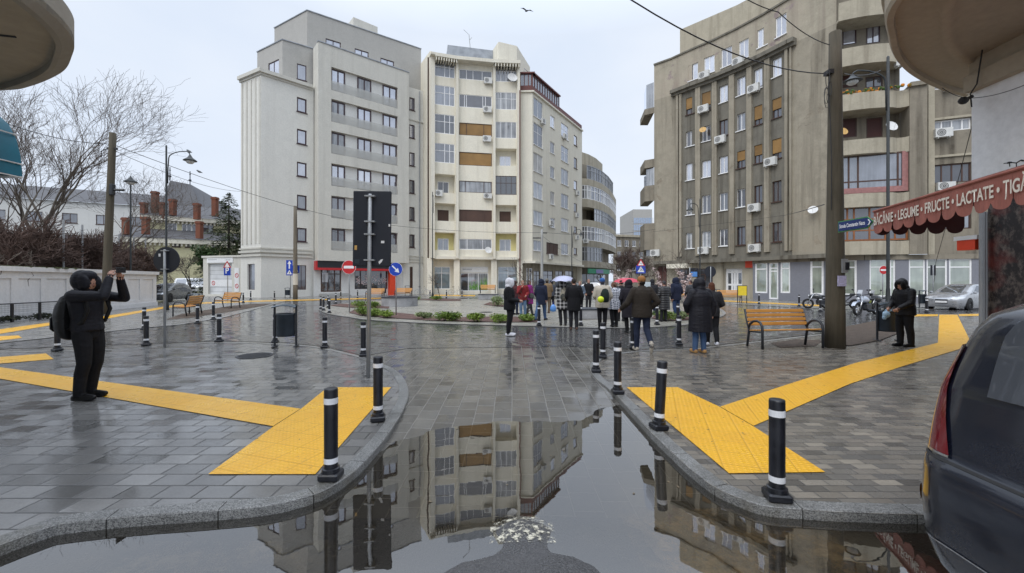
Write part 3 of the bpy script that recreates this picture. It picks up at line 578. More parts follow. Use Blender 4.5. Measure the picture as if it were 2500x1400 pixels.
    # posters on the door, pale petals painted on the shop window
    build_part(o, org, 'door_notice', M['g_curt'], lambda b: [fg.bar(b, fg.u(786)[0], fg.u(801)[0], 1.5, 2.5, .02, .03), fg.bar(b, fg.u(787)[0], fg.u(791)[0], 2.6, 3.0, .02, .03)])
    def petals(b):
        rr = random.Random(4)
        for k in range(150):
            a = rr.uniform(0,1); u = fg.u(870)[0]+(fg.u(944)[0]-fg.u(870)[0])*a; z = 1.7+1.0*sin(a*pi)*rr.uniform(-.9,.75)+rr.uniform(-.2,.2)
            s_ = rr.uniform(.05,.11); an = rr.uniform(0,pi); c = fg.P(u,z,-.05); ax = fg.d*cos(an)*s_+Vector((0,0,sin(an)*s_)); ay = -fg.d*sin(an)*s_*.5+Vector((0,0,cos(an)*s_*.5)); b.quad(c-ax, c-ay, c+ax, c+ay)
    build_part(o, org, 'window_decal', M['blossom'], petals)
    # set-back storeys and roof blocks
    q1, q2, q3 = xz(628,46.0), xz(689.5,43.6), xz(768,45.4); fs0, fs = Fac(q1,q2,zc-.2,26.55), Fac(q2,q3,zc-.2,26.55)
    window(o, org, fs, fs.rect(725,158,748,196), 'f_plum', 'g_sky', (), (), .12, .08); r = fs0.rect(655,150,681,190); window(o, org, fs0, r, 'f_plum', 'g_sky', (.5,), (), .12, .08)
    def w3(b): fs0.wall(b); fs.wall(b); b.poly([(q1[0],q1[1],26.5),(q2[0],q2[1],26.5),(q3[0],q3[1],26.5),(q3[0]-5,q3[1]+7,26.5)])
    build_part(o, org, 'setback_storey', M['p_pent'], w3)
    h1, h2, h3 = xz(670,48.8), xz(750,45.6), xz(1028,53.2); zp = 30.85; fp0, fp = Fac(h1,h2,zc,zp), Fac(h2,h3,zc,zp)
    for x0,y0,x1 in ((795,99,832),(866,123,900),(929,146,962)): window(o, org, fp, fp.rect(x0,y0,x1,y0+46), 'f_plum', 'g_sky', (.5,), (), .14, .09)
    def w4(b): fp0.wall(b); fp.wall(b); b.poly([(h1[0],h1[1],zp-.01),(h2[0],h2[1],zp-.01),(h3[0],h3[1],zp-.01),(h3[0]-5,h3[1]+9,zp-.01)]); b.quad((h3[0],h3[1],zc),(h3[0],h3[1],zp),(h3[0]-5,h3[1]+9,zp),(h3[0]-5,h3[1]+9,zc))
    build_part(o, org, 'penthouse', M['p_pent'], w4)
    def cop(b): 
        for f_, z in ((fp0,zp),(fp,zp),(fs0,26.55),(fs,26.55)): f_.bar(b, -.03, f_.L+.03, z, z+.09, -.3, .08)
        fm.bar(b, -.05, fm.L+.05, 26.4, 26.50, -.3, .07)
    build_part(o, org, 'coping', M['roof_zinc'], cop)
    c1 = Fac(xz(863,50.5), xz(922,52.5), 29, 33.6)
    def ch(b): c1.bar(b, 0, c1.L, 28, c1.z(863,42), -3, 0)
    build_part(o, org, 'roof_block', M['p_grey'], ch)
    pipe(o, org, fr, 1024, 0, 25, M['galv'], .07)

# ---------------------------------------------------------------- cream concave apartment house
def cream_house():
    o = thing('apartment_building', 'cream apartment house with concave front of three window bays between ribs', 'apartment building', (-4, 56, 0)); org = Vector((-4,56,0))
    pts = [xz(1027,53.2), xz(1050,50.2), xz(1060,50.4), xz(1115,51.2), xz(1161,51.7), xz(1206,52.0), xz(1269,52.2)]
    zt = 28.4; zg = 4.35; fs = [Fac(pts[i], pts[i+1], zg, zt) for i in range(6)]
    side, mL, mC1, mC2, mR = fs[0], fs[2], fs[3], fs[4], fs[5]; fc = Fac(pts[3], pts[5], zg, zt)
    side.z1 = fs[1].z1 = zt+.6
    for y0,y1 in ((150,189),(210,258),(280,327),(351,398)): window(o, org, mL, mL.rect(1061,y0,1110,y1), 'f_white', 'g_mid', (.5,.75), (.62,), .10, .07, False)
    gls = {158:'g_mid',226:'g_curt',298:'g_curt',430:'g_black'}
    for y0,y1 in ((158,200),(226,268),(298,338),(430,476)):
        window(o, org, mR, mR.rect(1210,y0,1261,y1), 'f_white' if y0 != 430 else 'f_brown', gls[y0], (.25,.5,.75), (.62,) if y0 != 298 else (), .10, .06, False)
    for f_, x0, x1, rws in ((mL,1061,1111,((426,471,'g_dark'),(497,540,'sh_brown'),(568,611,'g_mid'))), (mR,1210,1261,((363,405,'g_sky'),(501,542,'sh_brown'),(570,613,'g_mid')))):
        for y0,y1,gm in rws:                                                  # loggias: a deep recess with a small window
            r = f_.hole(f_.rect(x0,y0,x1,y1), 1.1); fb = Fac(f_.P(0,0,-1.1), f_.P(f_.L,0,-1.1), r[2], r[3]); w_ = r[1]-r[0]; hh = r[3]-r[2]
            window(o, org, fb, (r[0]+w_*.2, r[1]-w_*.25, r[2]+.03, r[3]-hh*.30), 'f_white' if gm[0] == 'g' else 'f_brown', gm, (.5,), (), .06, .07, False)
            build_part(o, org, 'loggia_wall', M['p_yellow'] if y0 > 560 else M['p_cream2'], lambda b: fb.wall(b, r[0]-.01, r[1]+.01))
    cen = [(172,196,'g_mid','f_white',(.22,.42,.7)),(233,264,'g_dark','f_white',(.16,.22,.72,.8)),(302,332,'sh_ochre','f_brown',(.22,.75)),(373,405,'sh_ochre','f_brown',()),(443,471,'g_curt','f_brown',(.2,.75)),(513,542,'sh_brown','f_brown',(.2,.77)),(584,610,'g_curt','f_white',(.24,.72))]
    for y0,y1,gm,fm_,mv in cen: window(o, org, fc, fc.rect(1121,y0,1201,y1), fm_, gm, mv, (), .12, .07, False)
    def w(b):
        side.wall(b); fs[1].wall(b); mL.wall(b); mR.wall(b); fc.wall(b)
        k = [(p[0],p[1],zt-.02) for p in pts]; b.poly(k+[(pts[-1][0],pts[-1][1]+12,zt-.02),(pts[0][0],pts[0][1]+12,zt-.02)])
        b.quad((pts[-1][0],pts[-1][1],zg),(pts[-1][0],pts[-1][1],zt),(pts[-1][0],pts[-1][1]+12,zt),(pts[-1][0],pts[-1][1]+12,zg))
        k = [(p[0],p[1],zg) for p in pts[1:]]; b.poly(k+[(pts[-1][0],pts[-1][1]+3,zg),(pts[1][0],pts[1][1]+3,zg)])
    build_part(o, org, 'wall', M['p_cream'], w)
    def ribs(b):
        for f_, x0, x1 in ((fs[1],1050,1059.5),(mL,1112,1115.8),(fc,1115.5,1119),(fc,1203,1206),(mR,1206,1209.5),(mR,1262.5,1269)):
            a, _ = f_.u(x0); c, _ = f_.u(x1); f_.bar(b, max(a,0), min(c,f_.L), zg, zt-.2, 0, .45)
        for f_ in (mL, fc, mR): f_.bar(b, 0, f_.L, zt-.35, zt+.05, 0, 1.0); f_.bar(b, 0, f_.L, zg-.1, zg+.25, 0, .3)
        fs[1].bar(b, -.1, fs[1].L, zt-.2, zt+.05, 0, 1.0)
        for f_ in (mL, mR):
            for k in range(9): u = f_.L*(k+.5)/9; f_.bar(b, u-.06, u+.06, zt-.75, zt-.36, 0, .95)
    build_part(o, org, 'ribs_and_cornice', M['p_cream2'], ribs)
    # shop floor, set back
    s = [Fac((pts[i][0],pts[i][1]+1.0),(pts[j][0],pts[j][1]+1.0),0,zg+.05) for i,j in ((1,3),(3,5),(5,6))]
    window(o, org, s[0], s[0].rect(1057,652,1099,706), 'f_white', 'g_shop', (.5,), (.72,), .1, .06, False, name='shop_window'); window(o, org, s[2], s[2].rect(1216,652,1264,706), 'f_white', 'g_shop', (.5,), (.72,), .1, .06, False, name='shop_window')
    window(o, org, s[1], s[1].rect(1124,667,1192,711), 'f_white', 'g_curt', (.28,.64), (), .1, .07, False, name='shop_window')
    def plants(b):
        rr = random.Random(3); r = s[1].rect(1146,667,1191,711)
        for k in range(110):
            u = rr.uniform(r[0],r[1]); h = rr.uniform(.4,1.9)*(.5+.5*(u-r[0])/(r[1]-r[0])); l = rr.uniform(-.25,.25); z0 = r[2]+rr.uniform(0,.5); b.quad(s[1].P(u-.03,z0,-.045), s[1].P(u+.03,z0,-.045), s[1].P(u+l+.02,z0+h*.8,-.042), s[1].P(u+l,z0+h*.82,-.042))
    build_part(o, org, 'window_decal', M['leaf_print'], plants)
    build_part(o, org, 'shop_fascia', M['white'], lambda b: s[1].bar(b, s[1].u(1123)[0], s[1].u(1191)[0], s[1].z(1150,666), s[1].z(1150,652), 0, .06))
    build_part(o, org, 'fascia_lettering', M['galv'], lambda b: [s[1].bar(b, s[1].u(1130+3.2*k)[0], s[1].u(1132+3.2*k)[0], s[1].z(1150,660), s[1].z(1150,656.5), .06, .07) for k in range(7)])
    build_part(o, org, 'dark_doorway', M['g_black'], lambda b: s[1].bar(b, s[1].u(1126)[0], s[1].u(1143)[0], .25, s[1].z(1135,668), -.05, -.03))
    sb = Fac(pts[0], pts[1], 0, zg); build_part(o, org, 'shop_wall', M['p_cream2'], lambda b: ([f_.wall(b) for f_ in s], sb.wall(b)))
    for i in (1,3,5,6): p = pts[i]; build_part(o, org, 'shop_pillar', M['p_cream2'], lambda b: b.bx(p[0]-.35,p[0]+.35,p[1]-.05,p[1]+1.0,0,zg))
    aircon(o, org, fc, 1191, 200, 1.0, .7); aircon(o, org, fc, 1189, 270, 1.0, .7); aircon(o, org, fc, 1188, 341, 1.0, .7); aircon(o, org, fc, 1190, 480, 1.0, .6); aircon(o, org, mL, 1071, 473, .8, .7)
    dish(o, org, mR, 1250, 195, .62); dish(o, org, fc, 1191, 612, .42)
    pipe(o, org, side, 1047, 0, zt, M['brown_door'], .08); pipe(o, org, mR, 1268.6, 0, 25, M['redbrown'], .07, .5)
    def roof(b):
        f_ = Fac(xz(1093,55), xz(1216,56.5), 27, 31); f_.bar(b, 0, f_.L, 28, f_.z(1150,117), -4, 0)
    build_part(o, org, 'roof_block', M['roof_zinc'], roof)
    def roof2(b):
        f_ = Fac(xz(1217,54.5), xz(1262,55.5), 27, 34); f_.bar(b, 0, f_.L, 27.5, f_.z(1250,110), -4, 0); f2 = Fac(xz(1262,55.5), xz(1294,61), 27, 34); f2.bar(b, 0, f2.L, 24, f_.z(1250,110), -3, 0)
    build_part(o, org, 'chimney_block', M['p_cream2'], roof2)
    a = MB(); p = W(1148,118,56); a.tube([p, W(1145,85,56)], .05, 5); a.tube([W(1145,85,56), W(1132,73,56)], .03, 4); a.tube([W(1147,98,56), W(1152,92,56)], .03, 4); a.build('roof_aerial', M['galv'], o, org)
# ---------------------------------------------------------------- cream flank house with the red roof terrace
def flank_house():
    o = thing('apartment_building', 'cream apartment house with red glazed roof terrace, long flank running down the side street', 'apartment building', (6, 62, 0)); org = Vector((6,62,0))
    a, b_, c = xz(1269,52.6), xz(1300,52.5), xz(1421,66.4); zt = 25.25; zg = 3.9; f0, f1 = Fac(a,b_,zg,zt), Fac(b_,c,zg,zt)
    cols = [((1302.5,1325), ((245,290,'g_mid'),(305,358,'g_dark'),(377,422,'sh_white'),(447,486,'g_curt'),(516,551,'g_curt'),(588,613,'g_mid')), 'f_white'),
            ((1343.5,1354), ((284,313,'g_sky'),(348,375,'g_dark'),(408,436,'g_mid'),(469,500,'sh_white')), 'f_white'),
            ((1370,1388), ((305,339,'g_sky'),(359,396,'g_mid'),(414,452,'g_curt'),(475,509,'g_mid'),(534,566,'g_curt'),(595,622,'g_mid')), 'f_white'),
            ((1401,1409), ((332,356,'g_sky'),(386,412,'g_dark'),(442,464,'g_sky'),(497,518,'g_dark'),(554,570,'g_dark'),(606,622,'g_dark')), 'f_brown')]
    for (x0,x1), rws, fr in cols:
        for y0,y1,gm in rws: window(o, org, f1, f1.rect(x0,y0,x1,y1), fr, gm, (.5,) if x1-x0 > 9 else (), (.6,) if y0 in (305,359) else (), .14, .07)
    window(o, org, f1, f1.rect(1334,594,1363,621), 'f_brown', 'sh_brown', (.33,.66), (), .14, .07); window(o, org, f1, f1.rect(1344,533,1355,556), 'f_white', 'g_mid', (.5,), (), .14, .07)
    def w(b):
        f0.wall(b); f1.wall(b); b.poly([(a[0],a[1],zt-.02),(b_[0],b_[1],zt-.02),(c[0],c[1],zt-.02),(c[0]-12,c[1]+4,zt-.02)]); b.poly([(a[0],a[1],zg),(b_[0],b_[1],zg),(c[0],c[1],zg),(c[0]-3,c[1]+2,zg)])
        b.quad((c[0],c[1],0),(c[0],c[1],zt),(c[0]-12,c[1]+5,zt),(c[0]-12,c[1]+5,0))
    build_part(o, org, 'wall', M['p_cream2'], w)
    def tr(b): f0.bar(b, 0, f0.L+.35, zg-.06, zg+.2, 0, .35); f1.bar(b, 0, f1.L, zg-.06, zg+.2, 0, .35); f1.bar(b, 0, f1.L, zt-.15, zt+.05, 0, .22); f0.bar(b, 0, f0.L+.2, zt-.15, zt+.05, 0, .2)
    build_part(o, org, 'cornice', M['p_cream2'], tr)
    g0, g1 = Fac((a[0],a[1]+.9),(b_[0]-.3,b_[1]+.9),0,zg), Fac((b_[0]-.5,b_[1]+.8),(c[0]-.5,c[1]+.8),0,zg)
    for x0,x1,gm in ((1303,1318,'g_black'),(1326,1350,'g_mid'),(1356,1374,'g_dark'),(1380,1400,'g_mid')): window(o, org, g1, g1.rect(x0,662,x1,704), 'f_brown', gm, (.5,), (.75,), .12, .08, False, name='shop_window')
    window(o, org, g0, g0.rect(1285,655,1299,708), 'f_white', 'g_black', (.5,), (.78,), .12, .09, False, name='shop_door')
    build_part(o, org, 'shop_wall', M['p_tan'], lambda b: (g0.wall(b), g1.wall(b)))
    # red glazed terrace on the roof
    zr = zt+2.2; u1, _ = f1.u(1366)
    def red(b):
        f0.bar(b, 0, f0.L+.05, zt+.05, zt+.75, -.25, -.05); f1.bar(b, 0, u1, zt+.05, zt+.75, -.25, -.05); f0.bar(b, 0, f0.L+.3, zr, zr+.16, -2.5, .15); f1.bar(b, 0, u1, zr, zr+.16, -2.5, .2)
        for k in range(4): f0.bar(b, f0.L*k/3.1, f0.L*k/3.1+.1, zt+.75, zr, -.2, -.06)
        for k in range(12): f1.bar(b, u1*k/11, u1*k/11+.1, zt+.75, zr, -.2, -.06)
        f1.bar(b, u1, f1.L, zt+.05, zt+.85, -.12, -.04)
    build_part(o, org, 'roof_terrace', M['redbrown'], red)
    def gl(b): f0.bar(b, .05, f0.L, zt+.75, zr, -.14, -.12); f1.bar(b, .05, u1, zt+.75, zr, -.14, -.12)
    build_part(o, org, 'terrace_glazing', M['g_mid'], gl)
    def rl(b):
        f1.bar(b, 0, u1, zr+.9, zr+.95, -1.2, -1.15)
        for k in range(10): f1.bar(b, u1*k/9, u1*k/9+.05, zr+.16, zr+.9, -1.2, -1.15)
    build_part(o, org, 'roof_railing', M['galv'], rl)
    build_part(o, org, 'roof_shed', M['f_orange'], lambda b: f1.bar(b, u1+.3, f1.L-4, zt, zt+1.7, -3, -1))
    for x,y in ((1322,298),(1375,334),(1341,545),(1406,472),(1405,526),(1405,580),(1341,627)): aircon(o, org, f1, x, y, .8, .65)
# ---------------------------------------------------------------- curved balcony house
def balcony_house():
    o = thing('apartment_building', 'old curved apartment house with stacked glazed balconies down the side street', 'apartment building', (17, 80, 0)); org = Vector((17,80,0))
    P = [xz(1421,71), xz(1434,71.2), xz(1452,72.6), xz(1470,75), xz(1486,79), xz(1497,84), xz(1504,90)]
    core = [Vector((p[0]-1.2,p[1]+1.6)) for p in P]; fsB = [Fac(P[i],P[i+1],0,20) for i in range(6)]; fsC = [Fac(core[i],core[i+1],0,22) for i in range(6)]
    build_part(o, org, 'wall', M['p_wing'], lambda b: ([f.wall(b) for f in fsC], b.poly([(p[0],p[1],22) for p in core]+[(core[0][0],core[0][1]+14,22)])))
    bands = [(3.9,5.0),(7.4,8.5),(10.85,11.95),(14.1,15.5),(17.8,18.9)]
    for z0,z1 in bands:
        def bd(b):
            for f in fsB: f.bar(b, -.02, f.L+.02, z0, z1, -.14, 0)
            n = len(P); b.poly([(p[0],p[1],z0) for p in P]+[(p[0],p[1],z0) for p in reversed(core)])
        build_part(o, org, 'balcony', M['p_tan'] if z0 > 10 else M['p_brown'], bd)
    for k,(z0,z1) in enumerate(((5.0,7.4),(8.5,10.85),(11.95,14.1),(15.5,17.8),(18.9,21.2))):
        rng = [(0,3),(0,6),(2,6),(0,6),(1,5)][k]
        fr = MB(); pn = MB()
        for i in range(*rng):
            f = fsB[i]; n = max(2, int(f.L/.8))
            for j in range(n): pn.mi = RND.choice((0,0,1,2,2,3)); pn.quad(f.P(f.L*j/n,z0,-.1), f.P(f.L*(j+1)/n,z0,-.1), f.P(f.L*(j+1)/n,z1,-.1), f.P(f.L*j/n,z1,-.1))
            for j in range(n+1): u = f.L*j/n; f.bar(fr, u-.05, u+.05, z0, z1, -.09, -.02)
            f.bar(fr, 0, f.L, z1-.1, z1, -.09, -.03); f.bar(fr, 0, f.L, z0, z0+.08, -.09, -.03); f.bar(fr, 0, f.L, z0+(z1-z0)*.62, z0+(z1-z0)*.66, -.09, -.03)
        w_ = fr.build('balcony_glazing', M['f_white'] if k in (1,3) else M['galv'], o, org); pn.build('pane', [M['g_curt'],M['g_mid'],M['g_dark'],M['sh_white']], w_, org)
    def top(b):
        b.prism([(p[0]-.6,p[1]+2.6) for p in P[:5]]+[(P[0][0]-.6,P[4][1]+8)], 21.2, 24.2); b.prism([(p[0]-1.2,p[1]+6) for p in P[:3]]+[(P[0][0],P[3][1]+10)], 24.2, 26.6)
    build_part(o, org, 'roof_storey', M['p_tan'], top)
    build_part(o, org, 'shop_sign', M['shopgreen'], lambda b: [fsB[i].bar(b, 0, fsB[i].L, 2.9, 3.7, .05, .2) for i in (1,2,3)])
    build_part(o, org, 'shop_sign_panel', M['purple'], lambda b: fsB[2].bar(b, .1, fsB[2].L, 2.95, 3.6, .21, .24))
    build_part(o, org, 'shop_window', M['g_dark'], lambda b: [fsC[i].bar(b, .2, fsC[i].L-.1, .4, 2.8, .02, .06) for i in (1,2,3,4)])
    aircon(o, org, fsB[0], 1429, 589, .9, .7)
# ---------------------------------------------------------------- brown concave house on the right
def brown_house():
    o = thing('apartment_building', 'weathered brown concave apartment house with dark ribbed centre and grey shopfronts', 'apartment building', (26, 40, 0)); org = Vector((26,40,0))
    P = [xz(1597,45.7), xz(1640,44.4), xz(1690,42.6), xz(1745,40.9), xz(1800,39.1), xz(1865,37.0), xz(1930,34.9), xz(1985,33.4), xz(2042,32.0)]
    zg = 3.55; zc = 21.2; zt = 25.0; n = len(P)-1; fs = [Fac(P[i],P[i+1],zg,zt) for i in range(n)]
    def fac_at(px): 
        for f in fs:
            u, _ = f.u(px)
            if -.001 <= u <= f.L+.001: return f
        return fs[-1]
    cols = [((1674.5,1696), ((238,279,'o'),(320,357,'d'),(399,440,'s'),(484,525,'d'),(569,607,'c'))), ((1713.6,1735), ((225,271,'o'),(308,345,'d'),(392,433,'s'),(477,521,'d'),(565,605,'c'))),
            ((1756,1776.6), ((209,250,'s'),(293,332,'b'),(382,423,'s'),(471,514,'m'),(560,601,'d'))), ((1797.7,1819.4), ((189,233,'s'),(277,319,'m'),(369,411,'o'),(462,506,'d'),(554,599,'b'))),
            ((1841,1861), ((168,217,'s'),(258,305,'o'),(354,399,'o'),(453,496,'b'),(551,594,'b'))), ((1885,1908), ((142,187,'s'),(240,288,'o'),(339,388,'o'),(442,493,'b'),(543,591,'b')))]
    gm = {'o':('f_brown','g_dark'), 'd':('f_white','g_dark'), 's':('f_white','g_sky'), 'c':('f_white','g_curt'), 'b':('f_brown','g_dark'), 'm':('f_white','g_mid')}
    for (x0,x1), rws in cols:
        f = fac_at((x0+x1)/2)
        for y0,y1,k in rws:
            r = f.rect(x0,y0,x1,y1); fr, gl = gm[k]; w_ = window(o, org, f, r, fr, gl, (.5,), (), .22, .07)
            if k == 'o':
                h = r[3]-r[2]; b = MB(); f.bar(b, r[0]+.02, r[1]-.02, r[2]+h*RND.choice([.35,.45,.3]), r[3]-.02, -.11, -.06); b.build('roller_shutter', M['sh_ochre'], w_, org)
    for (x0,y0,x1,y1) in ((1680,157,1704,196),(1719,138,1744.6,179),(1761,117,1787,162),(1804,98,1827.6,144),(1849,69,1874,114),(1893,38,1920,88)):
        f = fac_at((x0+x1)/2); window(o, org, f, f.rect(x0,y0,x1,y1), 'f_white', 'g_sky', (.5,), (), .16, .08)
    xa, xb = 1652, 1934
    def wall(b, dark):
        for f in fs:
            ua, ub = max(0,min(f.L,f.u(xa)[0])), max(0,min(f.L,f.u(xb)[0]))
            if dark:
                if ub > ua+.01: f.wall(b, ua, ub, zg, zc)
            else:
                op, f.op = f.op, [q for q in f.op if False]
                if ua > .01: f.wall(b, 0, ua, zg, zc)
                if ub < f.L-.01: f.wall(b, ub, f.L, zg, zc)
                f.op = op
    def split(b, dark):
        for f in fs:
            ops = f.op; low = [q for q in ops if q[0][3] < zc+.3]
            ua, ub = max(0,min(f.L,f.u(xa)[0])), max(0,min(f.L,f.u(xb)[0]))
            if dark == 1: f.op = low; (f.wall(b, ua, ub, zg, zc) if ub > ua+.01 else None)
            elif dark == 0:
                f.op = []
                if ua > .01: f.wall(b, 0, ua, zg, zc)
                if ub < f.L-.01: f.wall(b, ub, f.L, zg, zc)
            else: f.op = [q for q in ops if q not in low]; f.wall(b, 0, f.L, zc, zt)
            f.op = ops
    build_part(o, org, 'ribbed_wall', M['p_taupe'], lambda b: split(b, 1))
    def plainw(b):
        split(b, 0); b.poly([(p[0],p[1],zt-.02) for p in P]+[(P[-1][0]+14,P[-1][1]+10,zt-.02),(P[0][0]+14,P[0][1]+10,zt-.02)]); b.quad((P[0][0],P[0][1],0),(P[0][0],P[0][1],zt),(P[0][0]+6,P[0][1]+16,zt),(P[0][0]+6,P[0][1]+16,0))
        b.poly([(p[0],p[1],zg) for p in P]+[(P[-1][0]+2,P[-1][1]+1,zg),(P[0][0]+2,P[0][1]+2,zg)])
    build_part(o, org, 'wall', M['p_brown'], plainw); build_part(o, org, 'attic_wall', M['p_attic'], lambda b: split(b, 2))
    def trim(b):
        for f in fs:
            ua, ub = max(0,min(f.L,f.u(1642)[0])), max(0,min(f.L,f.u(1945)[0]))
            if ub > ua+.02: f.bar(b, ua, ub, zc-.05, zc+.28, 0, .55); f.bar(b, ua, ub, zc-.3, zc-.05, 0, .3)
    build_part(o, org, 'cornice', M['p_taupe'], trim); build_part(o, org, 'floor_band', M['p_taupe'], lambda b: [f.bar(b, -.02, f.L+.02, zg-.12, zg+.2, 0, .30) for f in fs]); build_part(o, org, 'parapet_coping', M['p_taupe'], lambda b: [f.bar(b, -.02, f.L+.02, zt-.04, zt+.12, -.3, .12) for f in fs])
    def ribs(b):
        for x in (1655,1663,1702,1708,1743,1749,1785,1791,1828,1834,1872,1878,1922,1931):
            f = fac_at(x); u, _ = f.u(x); f.bar(b, max(u-.12,0), min(u+.12,f.L), zg+.6, zc-.3, 0, .20)
    build_part(o, org, 'ribs', M['p_brown'], ribs)
    def pent(b):
        a, c = xz(1660,50), xz(1800,45.5); z = 31.4; e = (c[0]+6,c[1]-9); b.prism([a,c,e,(e[0]+8,e[1]+12),(a[0]+8,a[1]+8)], 24.5, z)
    build_part(o, org, 'penthouse', M['p_tan'], pent)
    # balconies seen edge-on at the left end
    for k,(y0,y1) in enumerate(((262,276),(388,408),(452,490),(545,610))):
        def leftbal(b):
            z0, z1 = CH-(y1-HY)/FPX*46, CH-(y0-HY)/FPX*46; b.prism([(P[0][0]+.1,P[0][1]+.3),(P[0][0]-.75,P[0][1]+.9),(P[0][0]-.3,P[0][1]+4),(P[0][0]+.6,P[0][1]+4)], z0, z1)
        build_part(o, org, 'side_balcony', M['p_wing'], leftbal)
    for y0,y1 in ((200,262),(410,452),(560,625)): build_part(o, org, 'side_glazing', M['g_curt'], lambda b: b.prism([(P[0][0]+.1,P[0][1]+.4),(P[0][0]-.5,P[0][1]+1.1),(P[0][0]+.0,P[0][1]+3.5),(P[0][0]+.6,P[0][1]+3.5)], CH-(y1-HY)/FPX*46, CH-(y0-HY)/FPX*46))
    for x,y in ((1720,268),(1722,186),(1762,342),(1844,218),(1886,396),(1845,508),(1846,606),(1720,612),(1806,152),(1602,618)): aircon(o, org, fac_at(x), x, y, 1.0, .68)
    dish(o, org, fac_at(1721), 1721, 320, .32, 'ochre'); dish(o, org, fac_at(1992), 1992, 514, .34)
    # ---- balcony bays
    Q = [xz(2042,32.0), xz(2100,31.3), xz(2160,31.0), xz(2221,30.6)]; fq = Fac(Q[0],Q[3],0,zt+4); back = 1.3; fb = Fac(fq.P(0,0,-back), fq.P(fq.L,0,-back), zg, zt+6)
    bz = [CH-(y-HY)/FPX*31 for y in (622,589,505,472,375,339,266,225,155,111,40,-5)]
    for x0,y0,x1,y1,fr,gl in ((2057,64,2091,109,'f_plum','g_sky'),(2115,60,2149,106,'f_plum','g_sky'),(2057,176,2093,214,'f_brown','sh_red'),(2113,187,2155,214,'f_brown','g_dark'),(2054,290,2092,336,'f_brown','sh_red'),(2115,288,2155,336,'f_brown','sh_red')):
        window(o, org, fb, fb.rect(x0,y0,x1,y1), fr, gl, (.5,) if gl[0] == 'g' and x0 != 2057 else (), (), .1, .08, False)
    build_part(o, org, 'bay_wall', M['p_wing'], lambda b: fb.wall(b))
    curve = lambda e: [tuple(fq.P(fq.L*k/12, 0, e*sin(pi*min(1,k/12+.18))**.5 if k < 12 else e*.45)[:2]) for k in range(13)]
    for i in range(0,12,2):
        z0, z1 = bz[i], bz[i+1]; out = curve(.55); inn = [tuple(fq.P(fq.L*k/12,0,-back)[:2]) for k in range(13)]
        def bal(b):
            b.prism(out+list(reversed(inn)), z0, z0+.16); b.loft([[(p[0],p[1],z0+.16) for p in out],[(p[0],p[1],z1) for p in out],[(p[0]+fq.n.x*-.12,p[1]+fq.n.y*-.12,z1) for p in out],[(p[0]+fq.n.x*-.12,p[1]+fq.n.y*-.12,z0+.16) for p in out]], closed=False)
        build_part(o, org, 'balcony', M['p_tan'], bal)
    for y0,y1,fr,gl,mv in ((375,470,'f_pink','g_mid',(.14,.28,.86)),(502,588,'f_orange','g_dark',(.12,.22,.45,.68,.82))):
        f4 = Fac(fq.P(0,0,.05), fq.P(fq.L,0,.05), 0, 9); r = f4.rect(2050,y0,2217,y1); w_ = window(o, org, f4, r, fr if fr != 'f_pink' else 'f_brown', gl, mv, (.3,) if fr == 'f_pink' else (.3,.62), .1, .12, False, False, 'glazed_balcony'); (build_part(o, org, 'pink_panel', M['f_pink'], lambda b: (f4.bar(b, r[0], r[1], r[2]-.02, r[2]+.38, -.03, .03), f4.bar(b, r[1]-.35, r[1], r[2]+.38, r[3], -.03, .02))) if fr == 'f_pink' else None)
    build_part(o, org, 'balcony_flowers', M['flowers'], lambda b: [b.ball(fq.P(fq.L*RND.uniform(.05,.98), bz[7]+RND.uniform(.02,.25), RND.uniform(.3,.5)), RND.uniform(.06,.14), 6, 4) for k in range(46)])
    aircon(o, org, fb, 2181, 167, .8, .75, .9); dish(o, org, fq, 2168, 314, .40); dish(o, org, fq, 2053, 326, .30, 'ochre')
    # ---- pilaster and far wing
    f6 = Fac(xz(2221,30.4), xz(2264,30.0), zg, 15.8); f7 = Fac(xz(2264,30.6), xz(2420,29.3), zg, 24)
    build_part(o, org, 'pilaster', M['p_wing'], lambda b: (f6.wall(b), f6.bar(b, 0, f6.L, 15.6, 15.9, -.3, .2), b.quad(f6.P(0,zg), f6.P(0,15.8), f6.P(0,15.8,-2), f6.P(0,zg,-2))))
    for y0,y1,gl,fr in ((292,320,'g_curt','f_white'),(400,447,'g_dark','f_brown'),(185,215,'g_curt','f_white'),(505,560,'g_mid','f_brown')): window(o, org, f7, f7.rect(2271,y0,2372,y1), fr, gl, (.3,.55,.8), (), .2, .09, False)
    build_part(o, org, 'wing_wall', M['p_wing'], lambda b: f7.wall(b)); build_part(o, org, 'wing_trim', M['p_tan'], lambda b: [f7.bar(b, 0, f7.L, z, z+.15, 0, .12) for z in (7.3,10.5,13.2,16.2)]+[f7.bar(b, 0, .35, zg, 16, 0, .16)])
    aircon(o, org, f7, 2297, 328, .95, .62, .05); aircon(o, org, f7, 2303, 457, .95, .55, .05); aircon(o, org, f7, 2313, 212, .7, .6, .05)
    # ---- ground floor
    G0 = [xz(1597,46.3), xz(1640,45.0), xz(1690,43.2), xz(1765,40.8)]; gs = [Fac(G0[i],G0[i+1],0,zg) for i in range(3)]; g2 = Fac(xz(1765,40.9), xz(1838,38.4), 0, zg); g3 = Fac(xz(1838,38.0), xz(1975,33.9), 0, zg); g4 = Fac(xz(1975,33.9), xz(2110,31.6), 0, zg); g5 = Fac(xz(2110,31.6), xz(2420,29.3), 0, zg)
    window(o, org, gs[0], gs[0].rect(1604,650,1628,706), 'f_brown', 'sh_red', (.5,), (), .2, .1, False, name='shop_door'); window(o, org, gs[2], gs[2].rect(1700,656,1740,704), 'f_brown', 'g_dark', (.5,), (.7,), .2, .1, False, name='shop_window'); window(o, org, gs[1], gs[1].rect(1655,656,1686,704), 'f_brown', 'g_dark', (.5,), (.7,), .2, .1, False, name='shop_window')
